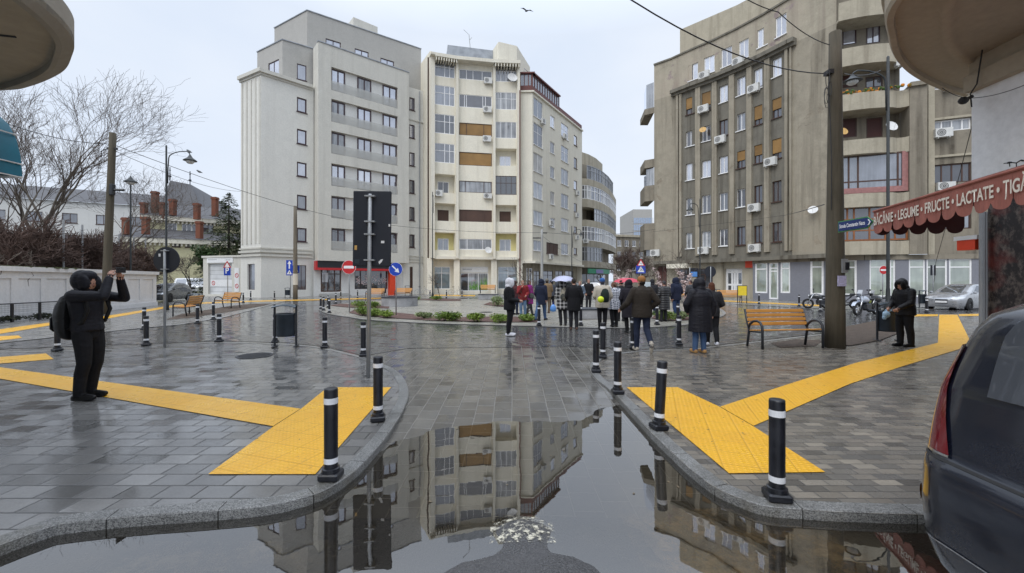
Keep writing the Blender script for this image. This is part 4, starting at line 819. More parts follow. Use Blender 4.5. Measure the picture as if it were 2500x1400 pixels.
    window(o, org, g2, g2.rect(1768,656,1812,717), 'f_white', 'g_black', (.36,.5,.64), (.1,.35,.86), .35, .22, False, name='entrance_door')
    for x0,y0,x1,y1,mv,mh,gl in ((1843,641,1873.5,716,(),(.78,),'g_green'),(1877,641,1900,731,(),(.76,.84),'g_green'),(1905,639,1929,716,(),(.78,),'g_green')): window(o, org, g3, g3.rect(x0,y0,x1,y1), 'f_white', gl, mv, mh, .12, .13, False, name='shop_window')
    for x0,y0,x1,y1 in ((1978,633,2011,720),(2056,634,2092,722)): window(o, org, g4, g4.rect(x0,y0,x1,y1), 'f_white', 'g_green', (), (.78,), .12, .14, False, name='shop_window')
    for x0,y0,x1,y1,mv in ((2123,632,2186,725,(.82,)),(2219,632,2259,725,()),(2262,632,2313,725,()),(2317,632,2373,725,())): window(o, org, g5, g5.rect(x0,y0,x1,y1), 'f_white', 'g_green', mv, (.78,), .12, .10, False, name='shop_window')
    build_part(o, org, 'shop_wall', M['p_tan'], lambda b: ([f.wall(b) for f in gs], g2.wall(b))); build_part(o, org, 'grey_cladding', M['p_clad'], lambda b: (g3.wall(b), g4.wall(b), g5.wall(b)))
    build_part(o, org, 'cladding_band', M['p_wing'], lambda b: [f.bar(b, 0, f.L, zg-.35, zg, .0, .08) for f in (g3,g4,g5)])
    build_part(o, org, 'shop_awning', M['p_cream'], lambda b: gs[1].bar(b, 0, gs[1].L, 2.95, 3.4, .05, 1.0))
    build_part(o, org, 'red_sign', M['orange'], lambda b: g2.bar(b, g2.L-.62, g2.L+.02, 2.85, 3.5, .05, .15))
t = NT('frosted_balustrade'); t.done((.55,.55,.52,1), .15, alpha=.48); M['balus'] = t.mat
M['ochre'] = plain('faded_yellow_dish', (.55,.33,.10), .5); M['shopgreen'] = plain('green_sign', (.02,.20,.10), .5); M['purple'] = plain('purple_sign', (.16,.14,.30), .5)
M['blossom'] = plain('pale_petals', (.62,.48,.47), .7, var=.25, scale=8); M['leaf_print'] = plain('printed_leaves', (.12,.27,.05), .5, var=.6, scale=5)
t = NT('balcony_flowers'); v = t.voro(t.pos, 5); s_ = t.n('ShaderNodeSeparateColor'); t.L(v.outputs['Color'], s_.inputs[0]); M['flowers'] = t.done(t.mix(t.ramp(s_.outputs[0],.4,.6), (.05,.10,.02,1), (.62,.22,.02,1)), .8)
grey_house(); cream_house(); flank_house(); balcony_house(); brown_house()
# ---------------------------------------------------------------- far houses
def far_stuff():
    o = thing('office_tower', 'distant blue glass office tower between the street fronts', 'office tower', (66, 215, 0)); org = Vector((66,215,0))
    f = Fac((PX(1545,210),210), (PX(1592,210),210), 0, 37.2); b = MB(); f.wall(b); b.prism([(f.A.x,f.A.y+.3),(f.B.x,f.B.y+.3),(f.B.x,f.B.y+25),(f.A.x,f.A.y+25)], 0, 37.1); b.build('wall', M['p_pent'], o, org)
    g_ = MB(); fr = MB()
    for k in range(9): f.bar(g_, .3, f.L-.3, 2.2+3.5*k, 5.0+3.5*k, .02, .06)
    w_ = fr; [f.bar(fr, .3+f.L/8*k, .45+f.L/8*k, 2, 33, .05, .15) for k in range(9)]; w_ = fr.build('curtain_wall', M['galv'], o, org); g_.build('pane', M['g_blue'], w_, org)
    o = thing('house', 'drab brown street house behind bare trees at the end of the side street', 'house', (PX(1535,118), 118, 0)); org = o.location.copy()
    f = Fac((PX(1497,116),116), (PX(1600,120),120), 0, 14.2)
    for x in (1512,1530,1548,1566):
        for z in (4.5,8,11.2): 
            u, _ = f.u(x); window(o, org, f, (u-.6,u+.6,z,z+1.7), 'f_white', 'g_dark', (.5,), (), .15, .1)
    build_part(o, org, 'wall', M['p_wing'], lambda b: (f.wall(b), b.poly([f.P(0,14.2),f.P(f.L,14.2),f.P(f.L,14.2,-9),f.P(0,14.2,-9)]))); build_part(o, org, 'cornice', M['p_tan'], lambda b: f.bar(b, 0, f.L, 13.8, 14.4, 0, .4))
    # white block far left behind the trees
    o = thing('apartment_building', 'long white block with grey roof far behind the bare trees at the left', 'apartment building', (-60, 70, 0)); org = Vector((-60,70,0))
    f = Fac((-104,60), (-64.5,81), 0, 15.6)
    for k in range(10):
        for z in (4.6, 8.0, 11.8): u = 2.5+k*4.4; window(o, org, f, (u,u+2.0,z,z+1.7), 'f_brown', 'g_mid', (.5,), (), .2, .1)
    build_part(o, org, 'wall', M['p_white'], lambda b: f.wall(b)); build_part(o, org, 'roof', M['roof_slate'], lambda b: b.add([f.P(0,15.6,.4),f.P(f.L+.3,15.6,.4),f.P(f.L-2,18.6,-5),f.P(0,18.6,-5),f.P(f.L+.3,15.6,-12)], [(0,1,2,3),(1,4,2)]))
    # pale yellow villa with red chimneys
    o = thing('villa', 'pale yellow villa with slate roofs and many orange brick chimneys', 'villa', (-44, 64, 0)); org = Vector((-44,64,0))
    def at(px, Y): return PX(px, Y)
    A = Fac((at(330,58),58), (at(505,62),62), 0, 0); Y = 60
    zz = lambda y, Y=60: CH-(y-HY)/FPX*Y
    blocks = [(300, 570, 60, 590, 700, 'low'), (395, 600, 63, 520, 700, 'mid')]
    f1 = Fac((at(296,58),58),(at(600,66),66),0,zz(585)); f2 = Fac((at(350,62),62),(at(610,69),69),0,zz(533,64))
    for x in (430,462,528): u, _ = f1.u(x); window(o, org, f1, (u-.5,u+.5,zz(602),zz(592)), 'f_brown', 'g_dark', (), (), .15, .1)
    for x in (508,): u, _ = f2.u(x); window(o, org, f2, (u-.7,u+.7,zz(572,66),zz(547,66)), 'f_brown', 'g_dark', (.5,), (), .15, .1)
    for x in (420,456,480): u, _ = f2.u(x); window(o, org, f2, (u-.6,u+.6,zz(570,64),zz(545,64)), 'f_white', 'g_dark', (.5,), (), .15, .1)
    build_part(o, org, 'wall', M['p_villa'], lambda b: (f1.wall(b), f2.wall(b)))
    def corn(b):
        for f in (f1, f2):
            f.bar(b, -.2, f.L+.2, f.z1-.5, f.z1+.15, 0, .6)
            for k in range(int(f.L/.5)): f.bar(b, k*.5, k*.5+.22, f.z1-.85, f.z1-.5, 0, .4)
    build_part(o, org, 'cornice', M['p_cream2'], corn)
    def rf(b):
        for f, h in ((f1,2.0),(f2,2.6)): b.add([f.P(-.3,f.z1+.15,.7),f.P(f.L+.3,f.z1+.15,.7),f.P(f.L,f.z1+h,-4),f.P(0,f.z1+h,-4)], [(0,1,2,3)])
        zb, zt_ = zz(505,67), zz(441,67); lo = [W(392,505,66),W(490,505,69),Vector((at(490,69)+3,76,zb)),Vector((at(392,66)+3,76,zb))]; hi = [W(415,441,69),W(466,451,70.5),W(466,451,72),W(415,441,72)]; b.loft([lo, hi], cap=True)
    build_part(o, org, 'roof', M['roof_slate'], rf)
    roof = o.children[-1]
    for px,y0,y1,Yc in ((352,495,522,62),(379,468,508,63),(398,495,520,63),(422,487,512,63.5),(481,497,522,64),(525,482,515,66),(308,532,557,58.5),(356,530,557,59),(487,541,568,62)):
        c = W(px,(y0+y1)/2,Yc); h = (y1-y0)/FPX*Yc; b = MB(); b.bx(c.x-.33,c.x+.33,c.y-.35,c.y+.35,c.z-h/2-.9,c.z+h/2-.35); b.bx(c.x-.43,c.x+.43,c.y-.42,c.y+.42,c.z+h/2-.35,c.z+h/2-.12); b.bx(c.x-.37,c.x+.37,c.y-.37,c.y+.37,c.z+h/2-.12,c.z+h/2); b.build('chimney', M['chimney'], roof, org)
    b = MB()
    for px,y in ((415,441),(464,451)): p = W(px,y,70); b.tube([p, p+Vector((0,0,2.2))], .07, 5); b.ball(p+Vector((0,0,.7)), .22, 8, 5); b.ball(p+Vector((0,0,1.7)), .13, 8, 5)
    b.build('finial', M['slate'], o, org)
far_stuff()
# ---------------------------------------------------------------- garage kiosk and white wall
def kiosk():
    o = thing('garage', 'pale garage block with grey sectional door beside the grey corner house', 'garage', (PX(545,45), 46, 0)); org = o.location.copy()
    f = Fac(xz(496,45.2), xz(592,43.6), 0, CH-(625-HY)/FPX*44.5)
    r = f.hole(f.rect(508,644,566,719), .25)
    build_part(o, org, 'wall', M['p_grey'], lambda b: (f.wall(b), f.bar(b, -.1, f.L, f.z1-.18, f.z1+.02, 0, .12), b.poly([f.P(0,f.z1),f.P(f.L,f.z1),f.P(f.L,f.z1,-6),f.P(0,f.z1,-6)]), b.quad(f.P(0,0),f.P(0,f.z1),f.P(0,f.z1,-6),f.P(0,0,-6))))
    build_part(o, org, 'garage_door', M['sh_grey'], lambda b: b.quad(f.P(r[0],0,-.2),f.P(r[1],0,-.2),f.P(r[1],r[3],-.2),f.P(r[0],r[3],-.2)))
    build_part(o, org, 'sign_board', M['white'], lambda b: f.bar(b, r[0]-.1, r[1]+.2, r[3]+.08, r[3]+.62, .01, .06))
    build_part(o, org, 'sign_lettering', M['galv'], lambda b: [f.bar(b, r[0]+.1+.14*k, r[0]+.19+.14*k, r[3]+.38, r[3]+.46, .061, .065) for k in range(9)]+[f.bar(b, r[1]-.75+.13*k, r[1]-.68+.13*k, r[3]+.3+.05*(k%3), r[3]+.42+.04*(k%2), .061, .066) for k in range(5)])
    build_part(o, org, 'notice_panel', M['white'], lambda b: (f.bar(b, f.u(573)[0], f.u(584)[0], .5, 3.0, .01, .04), f.bar(b, r[0]+.1, r[1]-.1, 1.05, 1.75, -.19, -.17)))
    def no(b):
        for u,z,e in ((r[0]+.55,1.4,-.16),(f.u(579)[0],2.2,.05),(f.u(579)[0],1.1,.05)):
            n = 18; q = f.n.to_track_quat('Z','Y'); ring = lambda rr: [f.P(u,z,e)+q @ Vector((rr*cos(2*pi*i/n), rr*sin(2*pi*i/n), 0)) for i in range(n)]; b.loft([ring(.17), ring(.24)]); c = f.P(u,z,e+.002); dx = f.d*.13; b.quad(c-dx+Vector((0,0,.17)), c-dx*.7+Vector((0,0,.19)), c+dx-Vector((0,0,.17)), c+dx*.7-Vector((0,0,.19)))
    build_part(o, org, 'no_parking_mark', M['red'], no)
kiosk()
def white_wall():
    o = thing('boundary_wall', 'long white rendered boundary wall with recessed panels under the bare shrubs', 'wall', (-22, 22, 0)); org = Vector((-22,22,0))
    f = Fac((-18.6,10), (-23.85,28.3), 0, 2.22)
    for k in range(9):
        u = f.L-1.55*(k+1)-.05; f.hole((u,u+1.2,.45,1.75), .05)
    def w(b):
        f.wall(b)
        for r,_ in f.op: b.quad(f.P(r[0],r[2],-.05),f.P(r[1],r[2],-.05),f.P(r[1],r[3],-.05),f.P(r[0],r[3],-.05))
        b.quad(f.P(f.L,0),f.P(f.L,2.22),f.P(f.L,2.22,-.3),f.P(f.L,0,-.3)); b.quad(f.P(0,0,-.3),f.P(f.L,0,-.3),f.P(f.L,2.22,-.3),f.P(0,2.22,-.3))
    build_part(o, org, 'wall', M['p_wallwhite'], w); build_part(o, org, 'coping', M['p_wallwhite'], lambda b: f.bar(b, -.1, f.L+.1, 2.05, 2.25, -.4, .12)); build_part(o, org, 'plinth', M['p_wallwhite'], lambda b: f.bar(b, 0, f.L+.03, 0, .25, -.01, .06))
    def ms(b):
        for k in range(140): u = RND.uniform(0, f.L*.62); b.ball(f.P(u, 2.25, RND.uniform(-.3,.1)), (RND.uniform(.08,.2),RND.uniform(.08,.2),.035), 6, 3)
    build_part(o, org, 'moss', M['moss'], ms)
white_wall()
# ---------------------------------------------------------------- near corner houses
def near_left():
    o = thing('corner_house', 'old house at the left edge with a rounded concrete balcony overhead', 'house', (-9, 1, 0)); org = Vector((-9,1,0))
    b = MB(); b.prism([(-7.6,-9),(-7.6,3.6),(-8.4,4.4),(-16,4.4),(-16,-9)], 0, 14); b.build('wall', M['p_cream2'], o, org)
    # balcony slab: its rounded end swings out over the pavement
    tip = [W(0,222,4.30), W(60,206,4.02), W(120,172,3.80), W(165,132,3.66), W(190,100,3.60)]
    zu = 3.62
    pts = [(-7.6,4.4),(-6.4,4.42),(-5.3,4.37),(-4.87,4.27),(-4.26,3.99),(-3.86,3.70),(-3.60,3.46),(-3.42,3.15),(-3.33,2.8),(-3.33,2.2),(-3.6,1.2),(-4.5,.5),(-7.6,.2)]
    pts = [tuple(p[:2]) for p in catmull([(p[0],p[1],0) for p in pts], 12)]
    b = MB(); b.prism(pts, zu, zu+.05); b.build('balcony_soffit', M['p_soffit'], o, org)
    b = MB(); out = [(p[0],p[1]) for p in pts]; inn = [(p[0]*.985-.10,p[1]*.965+.02) for p in pts]; n = len(out)
    b.loft([[(p[0],p[1],zu+.0) for p in inn],[(p[0],p[1],zu-.06) for p in inn],[(p[0]+.03,p[1]+.02,zu-.05) for p in inn],[(p[0],p[1],zu+.0) for p in out],[(p[0],p[1],zu+.20) for p in out],[(p[0],p[1],zu+.20) for p in inn]]); b.build('balcony_rim', M['p_soffit2'], o, org)
    b = MB()
    for k in range(0, n, 3): p = inn[k]; b.tube([(p[0],p[1],zu+.20),(p[0],p[1],zu+1.2)], .012, 5)
    b.tube([(p[0],p[1],zu+1.2) for p in inn], .025, 6); b.build('balcony_railing', M['redbrown'], o, org)
    b = MB(); b.tube([(-7,2.9,zu-.004),(-5.2,3.12,zu-.004),(-4.0,3.4,zu-.004)], .010, 5); b.build('soffit_joint', M['cable'], o, org)
    # teal awning below it
    a = thing('awning', 'teal canvas awning with white edge cords at the left edge', 'awning', (-6.6, 3.9, 2.6)); ao = Vector((-6.6,3.9,2.6))
    c = Vector((PX(-60,4.6),4.6,2.55)); b = MB(); b.smooth = True; rings = []
    Yc = 4.6; x0 = PX(-120,Yc); zb = CH-(437-HY)/FPX*Yc; ztp = CH-(283-HY)/FPX*Yc
    prof = [(-140,262),(-20,275),(0,285),(22,305),(40,340),(50,380),(55,432)]
    for dy in (0, -.5, -1.0, -1.5, -2.2): rings.append([(W(x,y,Yc).x, Yc+dy, W(x,y,Yc).z) for x,y in prof])
    b.loft(rings, closed=False); b.smooth = False; b.poly([tuple(W(x,y,Yc)) for x,y in prof]+[tuple(W(-140,438,Yc))]); b.build('canvas', M['teal'], a, ao)
    b = MB()
    for y0, y1 in ((333,330),(388,402),(432,434)): p, q = W(-60,y0,Yc), W(52 if y0 > 380 else 38,y1,Yc); b.tube([(p.x,Yc+.012,p.z),(q.x,Yc+.012,q.z)], .008, 5); b.tube([(q.x+.01,Yc,q.z),(q.x+.01,Yc-2.2,q.z)], .008, 5)
    for (x0_,y0_),(x1_,y1_) in ((( -10,333),(38,331)),((-10,388),(54,403)),((-10,430),(55,433))): b.tube([tuple(W(x0_,y0_,Yc-.003)-Vector((0,.01,0))), tuple(W(x1_,y1_,Yc-.003)-Vector((0,.01,0)))], .007, 5)
    b.build('edge_cord', M['white'], a, ao)
M['p_soffit2'] = plaster('rim_render', (.34,.31,.26), (.16,.14,.12), .6)
near_left()
def near_right():
    o = thing('corner_house', 'old house at the right edge with white cracked wall and round bay overhead', 'house', (11, 7, 0)); org = Vector((11,7,0))
    # wall plane of the shop runs back along the view, corner at 8.1 m
    Yc = 8.1; xc = PX(2372,Yc); xn = 6.6
    fw = Fac((xc,Yc), (xn+1.9,-1.0), 3.2, 5.3)
    b = MB(); fw.wall(b, z0=3.2, z1=5.25); b.quad((xc,Yc,3.2),(xc,Yc,5.25),(16,Yc+2.5,5.25),(16,Yc+2.5,3.2)); b.build('white_wall', M['p_near'], o, org)
    b = MB(); rr = random.Random(9); u, z = 0.55, 3.75
    for k in range(26):
        u2, z2 = u+rr.uniform(.03,.09), z+rr.uniform(-.045,.05); b.tube([fw.P(u,z,.003), fw.P(u2,z2,.003)], rr.uniform(.006,.018), 4)
        if rr.random() < .4: b.tube([fw.P(u2,z2,.003), fw.P(u2+rr.uniform(-.05,.05),z2-rr.uniform(.03,.1),.003)], .008, 4)
        u, z = u2, z2
    b.build('plaster_crack', M['cable'], o, org)
    # shop front wall with dark mottled panel, door post
    b = MB(); xs_ = PX(2412,8.0); f2 = Fac((xs_,8.0), (xs_+.9,-1), 0, 3.19); f2.wall(b); b.quad((xs_,8.0,0),(xs_,8.0,3.19),(16,10.6,3.19),(16,10.6,0)); b.build('shop_panel', M['mottle'], o, org)
    b = MB()
    for px,r,m in ((2398,.045,0),(2406,.03,0)): b.tube([(PX(px,7.98),7.98,0),(PX(px,7.98),7.98,2.95)], r, 8)
    b.build('door_post', M['galv'], o, org)
    b = MB(); b.bx(PX(2374,8.6),PX(2399,8.6),8.55,8.9,CH-(610-HY)/FPX*8.6,CH-(585-HY)/FPX*8.6); b.build('red_lamp_box', M['orange'], o, org)
    b = MB(); b.bx(PX(2372,8.6),PX(2400,8.6),8.5,8.95,CH-(585-HY)/FPX*8.6,CH-(575-HY)/FPX*8.6); b.build('lamp_box_hood', M['white'], o, org)
    # cornice band above the white wall, round bay above
    b = MB(); f3 = Fac((xc-.05,Yc), (xn+1.7,-1), 5.25, 7.5); f3.bar(b, 0, f3.L, 5.25, 5.55, -.5, .10); f3.wall(b, z0=5.55, z1=7.0); f3.bar(b, .2, f3.L, 5.9, 6.0, 0, .05); b.build('upper_wall', M['p_soffit'], o, org)
    zb = 5.05
    A = [(PX(2355,9.6),9.6),(PX(2290,9.2),9.2),(PX(2225,8.6),8.6),(PX(2186,8.0),8.0),(PX(2168,7.3),7.3),(PX(2172,6.4),6.4),(5.4,5.0),(5.5,3.5),(6.2,2.2),(7.6,1.4),(10,1.2)]
    zs = zb
    out = [tuple(p[:2]) for p in catmull([(p[0],p[1],0) for p in A], 6)]; ctr = Vector((8.6,5.6))
    sh = lambda k, d=0: [((p[0]-ctr.x)*k+ctr.x, (p[1]-ctr.y)*k+ctr.y) for p in out]
    zr = 5.85
    b = MB(); b.smooth = True; rg = lambda k, z: [(p[0],p[1],z) for p in sh(k)]
    b.loft([rg(.10,zr+.02), rg(.70,zr+.02), rg(.71,zr-.05), rg(.76,zr-.05), rg(.77,zr+.0), rg(.955,zr+.04)], closed=False); b.build('bay_soffit', M['p_soffit'], o, org)
    b = MB(); b.loft([rg(.955,zr+.04), rg(.96,zr-.04), rg(.99,zr-.04), rg(1.0,zr+.02), rg(1.0,zr+.30), rg(1.015,zr+.34), rg(1.015,zr+.40)], closed=False); b.build('bay_rim', M['p_soffit'], o, org)
    b = MB(); b.loft([rg(1.0,zr+.40), rg(1.0,zr+3)], closed=False); b.build('bay_wall', M['p_pinkrim'], o, org)
    b = MB(); b.tube([W(2372,262,7.9), W(2369,230,7.9), W(2385,205,7.8), W(2400,110,7.7), W(2430,30,7.6)], .012, 5); b.ball(W(2352,246,7.9), (.085,.07,.07), 8, 6); b.tube([W(2352,246,7.9),W(2375,235,7.85)], .03, 6); b.build('cable_bunch', M['cable'], o, org)
    # ---------- red awning with white lettering
    a = thing('awning', 'faded red scalloped shop awning lettered in white over the right pavement', 'awning', (6.6, 6.5, 2.6)); ao = Vector((6.6,6.5,2.6))
    zv = 2.52                                            # bottom of the valance
    Yl = (zv-CH)*FPX/(HY-573); Xl = PX(2133,Yl); Yr = (zv-CH)*FPX/(HY-508); Xr = PX(2463,Yr)
    Pl, Pr = Vector((Xl,Yl,0)), Vector((Xr,Yr,0)); d = (Pr-Pl); Lv = d.length; d.normalize(); Pr2 = Pl+d*(Lv+2.2); nn = Vector((d.y,-d.x,0))
    if nn.x > 0: nn = -nn
    zt_ = zv+.43; Lt = Lv+2.2; N = int(Lt/.30); b = MB(); st = Lt/N
    for k in range(N):                                    # scalloped front valance
        m = 8; top = [Pl+d*(st*(k+i/m))+Vector((0,0,zt_)) for i in range(m+1)]; bot = [Pl+d*(st*(k+i/m))+nn*(.012*sin(3*k+i*.5))+Vector((0,0,zv+.115-.115*sqrt(max(0,1-(2*i/m-1)**2)))) for i in range(m+1)]
        b.loft([bot, top], closed=False)
    back = Vector((0,0,.46)); dep = -nn*1.35
    b.loft([[Pl+Vector((0,0,zt_)), Pr2+Vector((0,0,zt_))], [Pl+dep+Vector((0,0,zt_))+back, Pr2+dep+Vector((0,0,zt_))+back]], closed=False)
    b.tube([Pl+Vector((0,0,zt_)), Pr2+Vector((0,0,zt_))], .022, 8)
    b.build('canvas', M['awn'], a, ao)
    b = MB(); K = 5; sd = 1.35/K                           # scalloped end flap
    for k in range(K):
        m = 8; top = [Pl-nn*(sd*(k+i/m))+Vector((0,0,zt_+.46*(k+i/m)/K)) for i in range(m+1)]; bot = [Pl-nn*(sd*(k+i/m))+Vector((0,0,zv+.10-.12*sqrt(max(0,1-(2*i/m-1)**2)))) for i in range(m+1)]; b.loft([bot, top], closed=False)
    b.loft([[Pl+nn*-.02+Vector((0,0,zt_-.02)), Pr2+nn*-.02+Vector((0,0,zt_-.02))], [Pl+nn*-.02+Vector((0,0,zv+.12)), Pr2+nn*-.02+Vector((0,0,zv+.12))]], closed=False)
    b.build('end_flap', M['awn_in'], a, ao)
    text_on(a, ao, 'B\u0102C\u0102NIE \u2022 LEGUME \u2022 FRUCTE \u2022 LACTATE \u2022 \u021AIG\u0102RI', Pl+d*.05+nn*.02+Vector((0,0,zv+.165)), d, nn, .165, Lv*1.12, M['letter'])
def text_on(par, org, txt, at, xdir, nrm, size, width, mat, name='lettering'):
    cu = bpy.data.curves.new(name, 'FONT'); cu.body = txt; cu.size = 1.0; cu.extrude = 0.0; cu.offset = .022
    o = bpy.data.objects.new(name, cu); COL.objects.link(o); dg = bpy.context.evaluated_depsgraph_get(); me = bpy.data.meshes.new_from_object(o.evaluated_get(dg)); bpy.data.objects.remove(o)
    xs_ = [v.co.x for v in me.vertices]; w = max(xs_)-min(xs_); x0 = min(xs_); h = .73; z = Vector((0,0,1))
    xd = Vector(xdir).normalized()
    for v in me.vertices:
        x, y = v.co.x-x0, v.co.y; v.co = at+xd*(x/w*width)+z*(y/h*size)-org
    me.materials.clear(); me.materials.append(mat); q = bpy.data.objects.new(name, me); COL.objects.link(q); q.parent = par; return q
t = NT('mottled_dark_panel'); n_ = t.noise(t.mp(t.pos,(1,1,.6)), 9, 6, .75); m_ = t.noise(t.pos, 2.2, 3); c_ = t.mix(t.ramp(n_,.46,.62), (.020,.015,.015,1), (.17,.14,.12,1)); M['mottle'] = t.done(t.mix(t.ramp(m_,.5,.68,0,.7), c_, (.20,.030,.022,1)), .4)
near_right()
# ================================================================ street furniture
def proto_bollard():
    o = thing('bollard', 'x', 'bollard'); mats_ = M['bollard']
    b = MB(); b.bbox((0,0,.03), (.165,.165,.06), .012); b.lathe((0,0,0), [(.074,.06),(.071,.09),(.058,.095)], 20); b.build('base', mats_, o)
    b = MB(); b.smooth = True; b.lathe((0,0,0), [(.055,.06),(.055,.735),(.053,.748),(.045,.752),(.0,.752)], 20, cap=False); b.build('post', mats_, o)
    for z0, z1 in ((.135,.180),(.625,.675)):
        b = MB(); b.smooth = True; b.lathe((0,0,0), [(.0565,z0),(.0565,z1)], 20, cap=False); b.build('reflective_band', M['band'], o)
    return o
BOL = [
 (808,1170,'black bollard with torn lower white band, nearest on the left kerb by the pad'),(923,1028,'black bollard at the far corner of the left yellow pad, by the grey signpost'),
 (1897,1220,'black bollard nearest on the right kerb, in front of the yellow pad'),(1608,1049,'slightly leaning black bollard on the right kerb at the side of the yellow pad'),
 (1508,962,'black bollard mirrored in the puddle at the upper tip of the right yellow pad'),(1455,910,'black bollard at the rounded end of the right kerb, left of the mirrored one'),(1472,875,'black bollard just behind the rounded end of the right kerb'),
 (1545,852,'black bollard standing against the legs of the man in the dark brown jacket'),(1658,844,'black bollard left of the person in the long black puffer coat and tan boots'),
 (887,871,'black bollard close behind the tall grey post of the large blank sign'),(793,851,'black bollard between the litter bin and the tall grey signpost'),(672,838,'black bollard half hidden behind the left litter bin'),
 (535,836,'black bollard alone between the litter bin and the round blank sign'),(357,845,'black bollard left of the post of the round blank sign'),(140,858,'dark grey bollard behind the legs of the photographer'),
 (482,792,'black bollard in front of the left bench seen end-on'),(521,782,'black bollard between the two left benches'),(352,806,'thin black bollard top showing behind the one left of the round sign'),
 (783,756,'black bollard at the left tip of the island, the outer one'),(790,759,'black bollard at the left tip of the island, the inner one'),(804,765,'black bollard at the left tip of the island nearest the planting'),(820,742,'black bollard beyond the left tip of the island'),(801,752,'dark bollard behind the group at the left tip of the island'),
 (1316,797,'black bollard at the end of the front planting bed, beside the walking navy coat'),(1418,796,'black bollard on the island kerb right of the man in the black coat'),(1500,796,'black bollard on the island kerb between the checked poncho and the black coat'),(1604,794,'black bollard on the island kerb left of the quilted coat'),(1655,790,'black bollard on the island kerb at the heels of the navy hooded man'),
 (612,732,'far black bollard under the grey corner house, left of the tall wooden post'),(670,733,'far black bollard in front of the white ground floor of the grey house'),(594,740,'far black bollard at the end of the right-hand left bench'),(832,730,'far black bollard left of the no-entry signpost'),(873,728,'far black bollard in front of the petal shop window'),
 (1050,728,'far black bollard left of the small bare sapling'),(1090,728,'far black bollard right of the small bare sapling'),(1128,724,'far black bollard in front of the plant shop window'),
 (1951,749,'far black bollard in front of the grey shopfront, left of the big pole'),(2003,762,'black bollard just left of the thick wooden pole'),(1853,743,'small far black bollard by the yellow board'),
 (2263,764,'dark bollard beside the nose of the silver car')]
def furniture():
    p = proto_bollard()
    for i,(x,y,l) in enumerate(BOL):
        q = G(x, y); o = p if i == 0 else dup(p, (0,0,0))
        o.location = (q.x, q.y, .006); o.rotation_euler = (0, 0, RND.uniform(-.3,.3)); o['label'] = l; o['group'] = 'bollards along the kerbs'
    p.children[-1]; bpy.data.objects[p.name]
    for o in COL.objects:
        if o.get('label','').startswith('slightly leaning'): o.rotation_euler = (0, radians(3.5), .2)
    # ------- benches
    def bench():
        o = thing('park_bench', 'x', 'bench')
        b = MB(); [b.bbox((0, y, .45-.012*k), (1.62,.075,.032), .008) for k,y in enumerate((-.25,-.155,-.06,.035,.13))]; b.build('seat', M['bench_wood'], o)
        b = MB(); [b.bbox((0, .20+.035*k, .56+.105*k), (1.62,.032,.085), .008, rx=-.30) for k in range(4)]; b.build('backrest', M['bench_wood'], o)
        for sx in (-.80,.80):
            f = MB(); f.smooth = True
            f.tube([(sx,-.30,0),(sx,-.30,.42),(sx,-.285,.55),(sx,-.22,.63),(sx,-.12,.66),(sx,.02,.64),(sx,.14,.56),(sx,.19,.47)], .030, 8)
            f.tube([(sx,.24,0),(sx,.17,.42),(sx,.24,.62),(sx,.33,.92)], .030, 8); f.tube([(sx,-.28,.40),(sx,.17,.38)], .022, 6); f.build('arm_frame', M['dark_metal'], o)
        b = MB(); b.tube([(-.8,.16,.40),(.8,.16,.40)], .018, 6); b.build('crossbar', M['dark_metal'], o)
        return o
    b0 = bench(); first = True
    for px, py, rz, l in ((1913,848,.12,'slatted wooden bench with black hoop arms beside the thick wooden pole'),(461,770,-1.3,'wooden bench seen end-on near the left wall, round bin behind it'),(556,752,-.42,'wooden bench before the garage, turned slightly to the left'),
        (916,729,.02,'far wooden bench in front of the petal shop window'),(985,727,.05,'far wooden bench before the red shop pillar'),(1191,722.5,0.0,'far wooden bench raised on a granite plinth before the plant shop'),(1780,739,-.25,'far wooden bench before the white double door'),(1683,737,-.3,'far wooden bench showing behind the crowd at right')):
        q = G(px, py); o = b0 if first else dup(b0, (0,0,0)); first = False
        o.location = (q.x, q.y, .40 if 1180 < px < 1200 else .01); o.rotation_euler = (0,0,rz); o['label'] = l; o['group'] = 'wooden benches around the square'
    for o in COL.objects:
        if o.get('label','').startswith('far wooden bench raised'): o.location.y -= 7.5; o.location.x = PX(1191, o.location.y); o.scale = (.86,)*3; o.location.z = .48
    # ------- litter bins
    def bin_():
        o = thing('litter_bin', 'x', 'litter bin')
        b = MB(); b.smooth = True; b.lathe((0,0,0), [(.20,.26),(.215,.30),(.215,.78),(.225,.79),(.225,.83),(.20,.83),(.19,.40)], 22, sx=1, sy=.85, cap=True); b.build('barrel', M['bin'], o)
        for sx in (-.245,.245):
            f = MB(); f.bbox((sx,.0,.53), (.045,.05,1.06), .008); f.bbox((sx,0,.012), (.06,.36,.024), .006); f.build('leg', M['dark_metal'], o)
        b = MB(); b.bbox((0,0,.27), (.45,.04,.03), .006); b.build('crossbar', M['dark_metal'], o)
        b = MB(); b.smooth = True
        n = 10; rg = lambda y, e: [(-.27+.54*i/n, y, 1.02+e+.05*sin(pi*i/n)) for i in range(n+1)]
        b.loft([rg(-.20,-.03), rg(-.1,.0), rg(.1,.0), rg(.20,-.03)], closed=False); b.loft([[(p[0],p[1],p[2]-.02) for p in rg(-.2,-.03)], rg(-.2,-.03)], closed=False); b.build('hood', M['bin_hood'], o)
        return o
    M['bin'] = plain('bin_slate_metal', (.026,.036,.048), .35, var=.2); M['bin_hood'] = plain('bin_hood_metal', (.06,.085,.11), .2, .2)
    k0 = bin_(); first = True
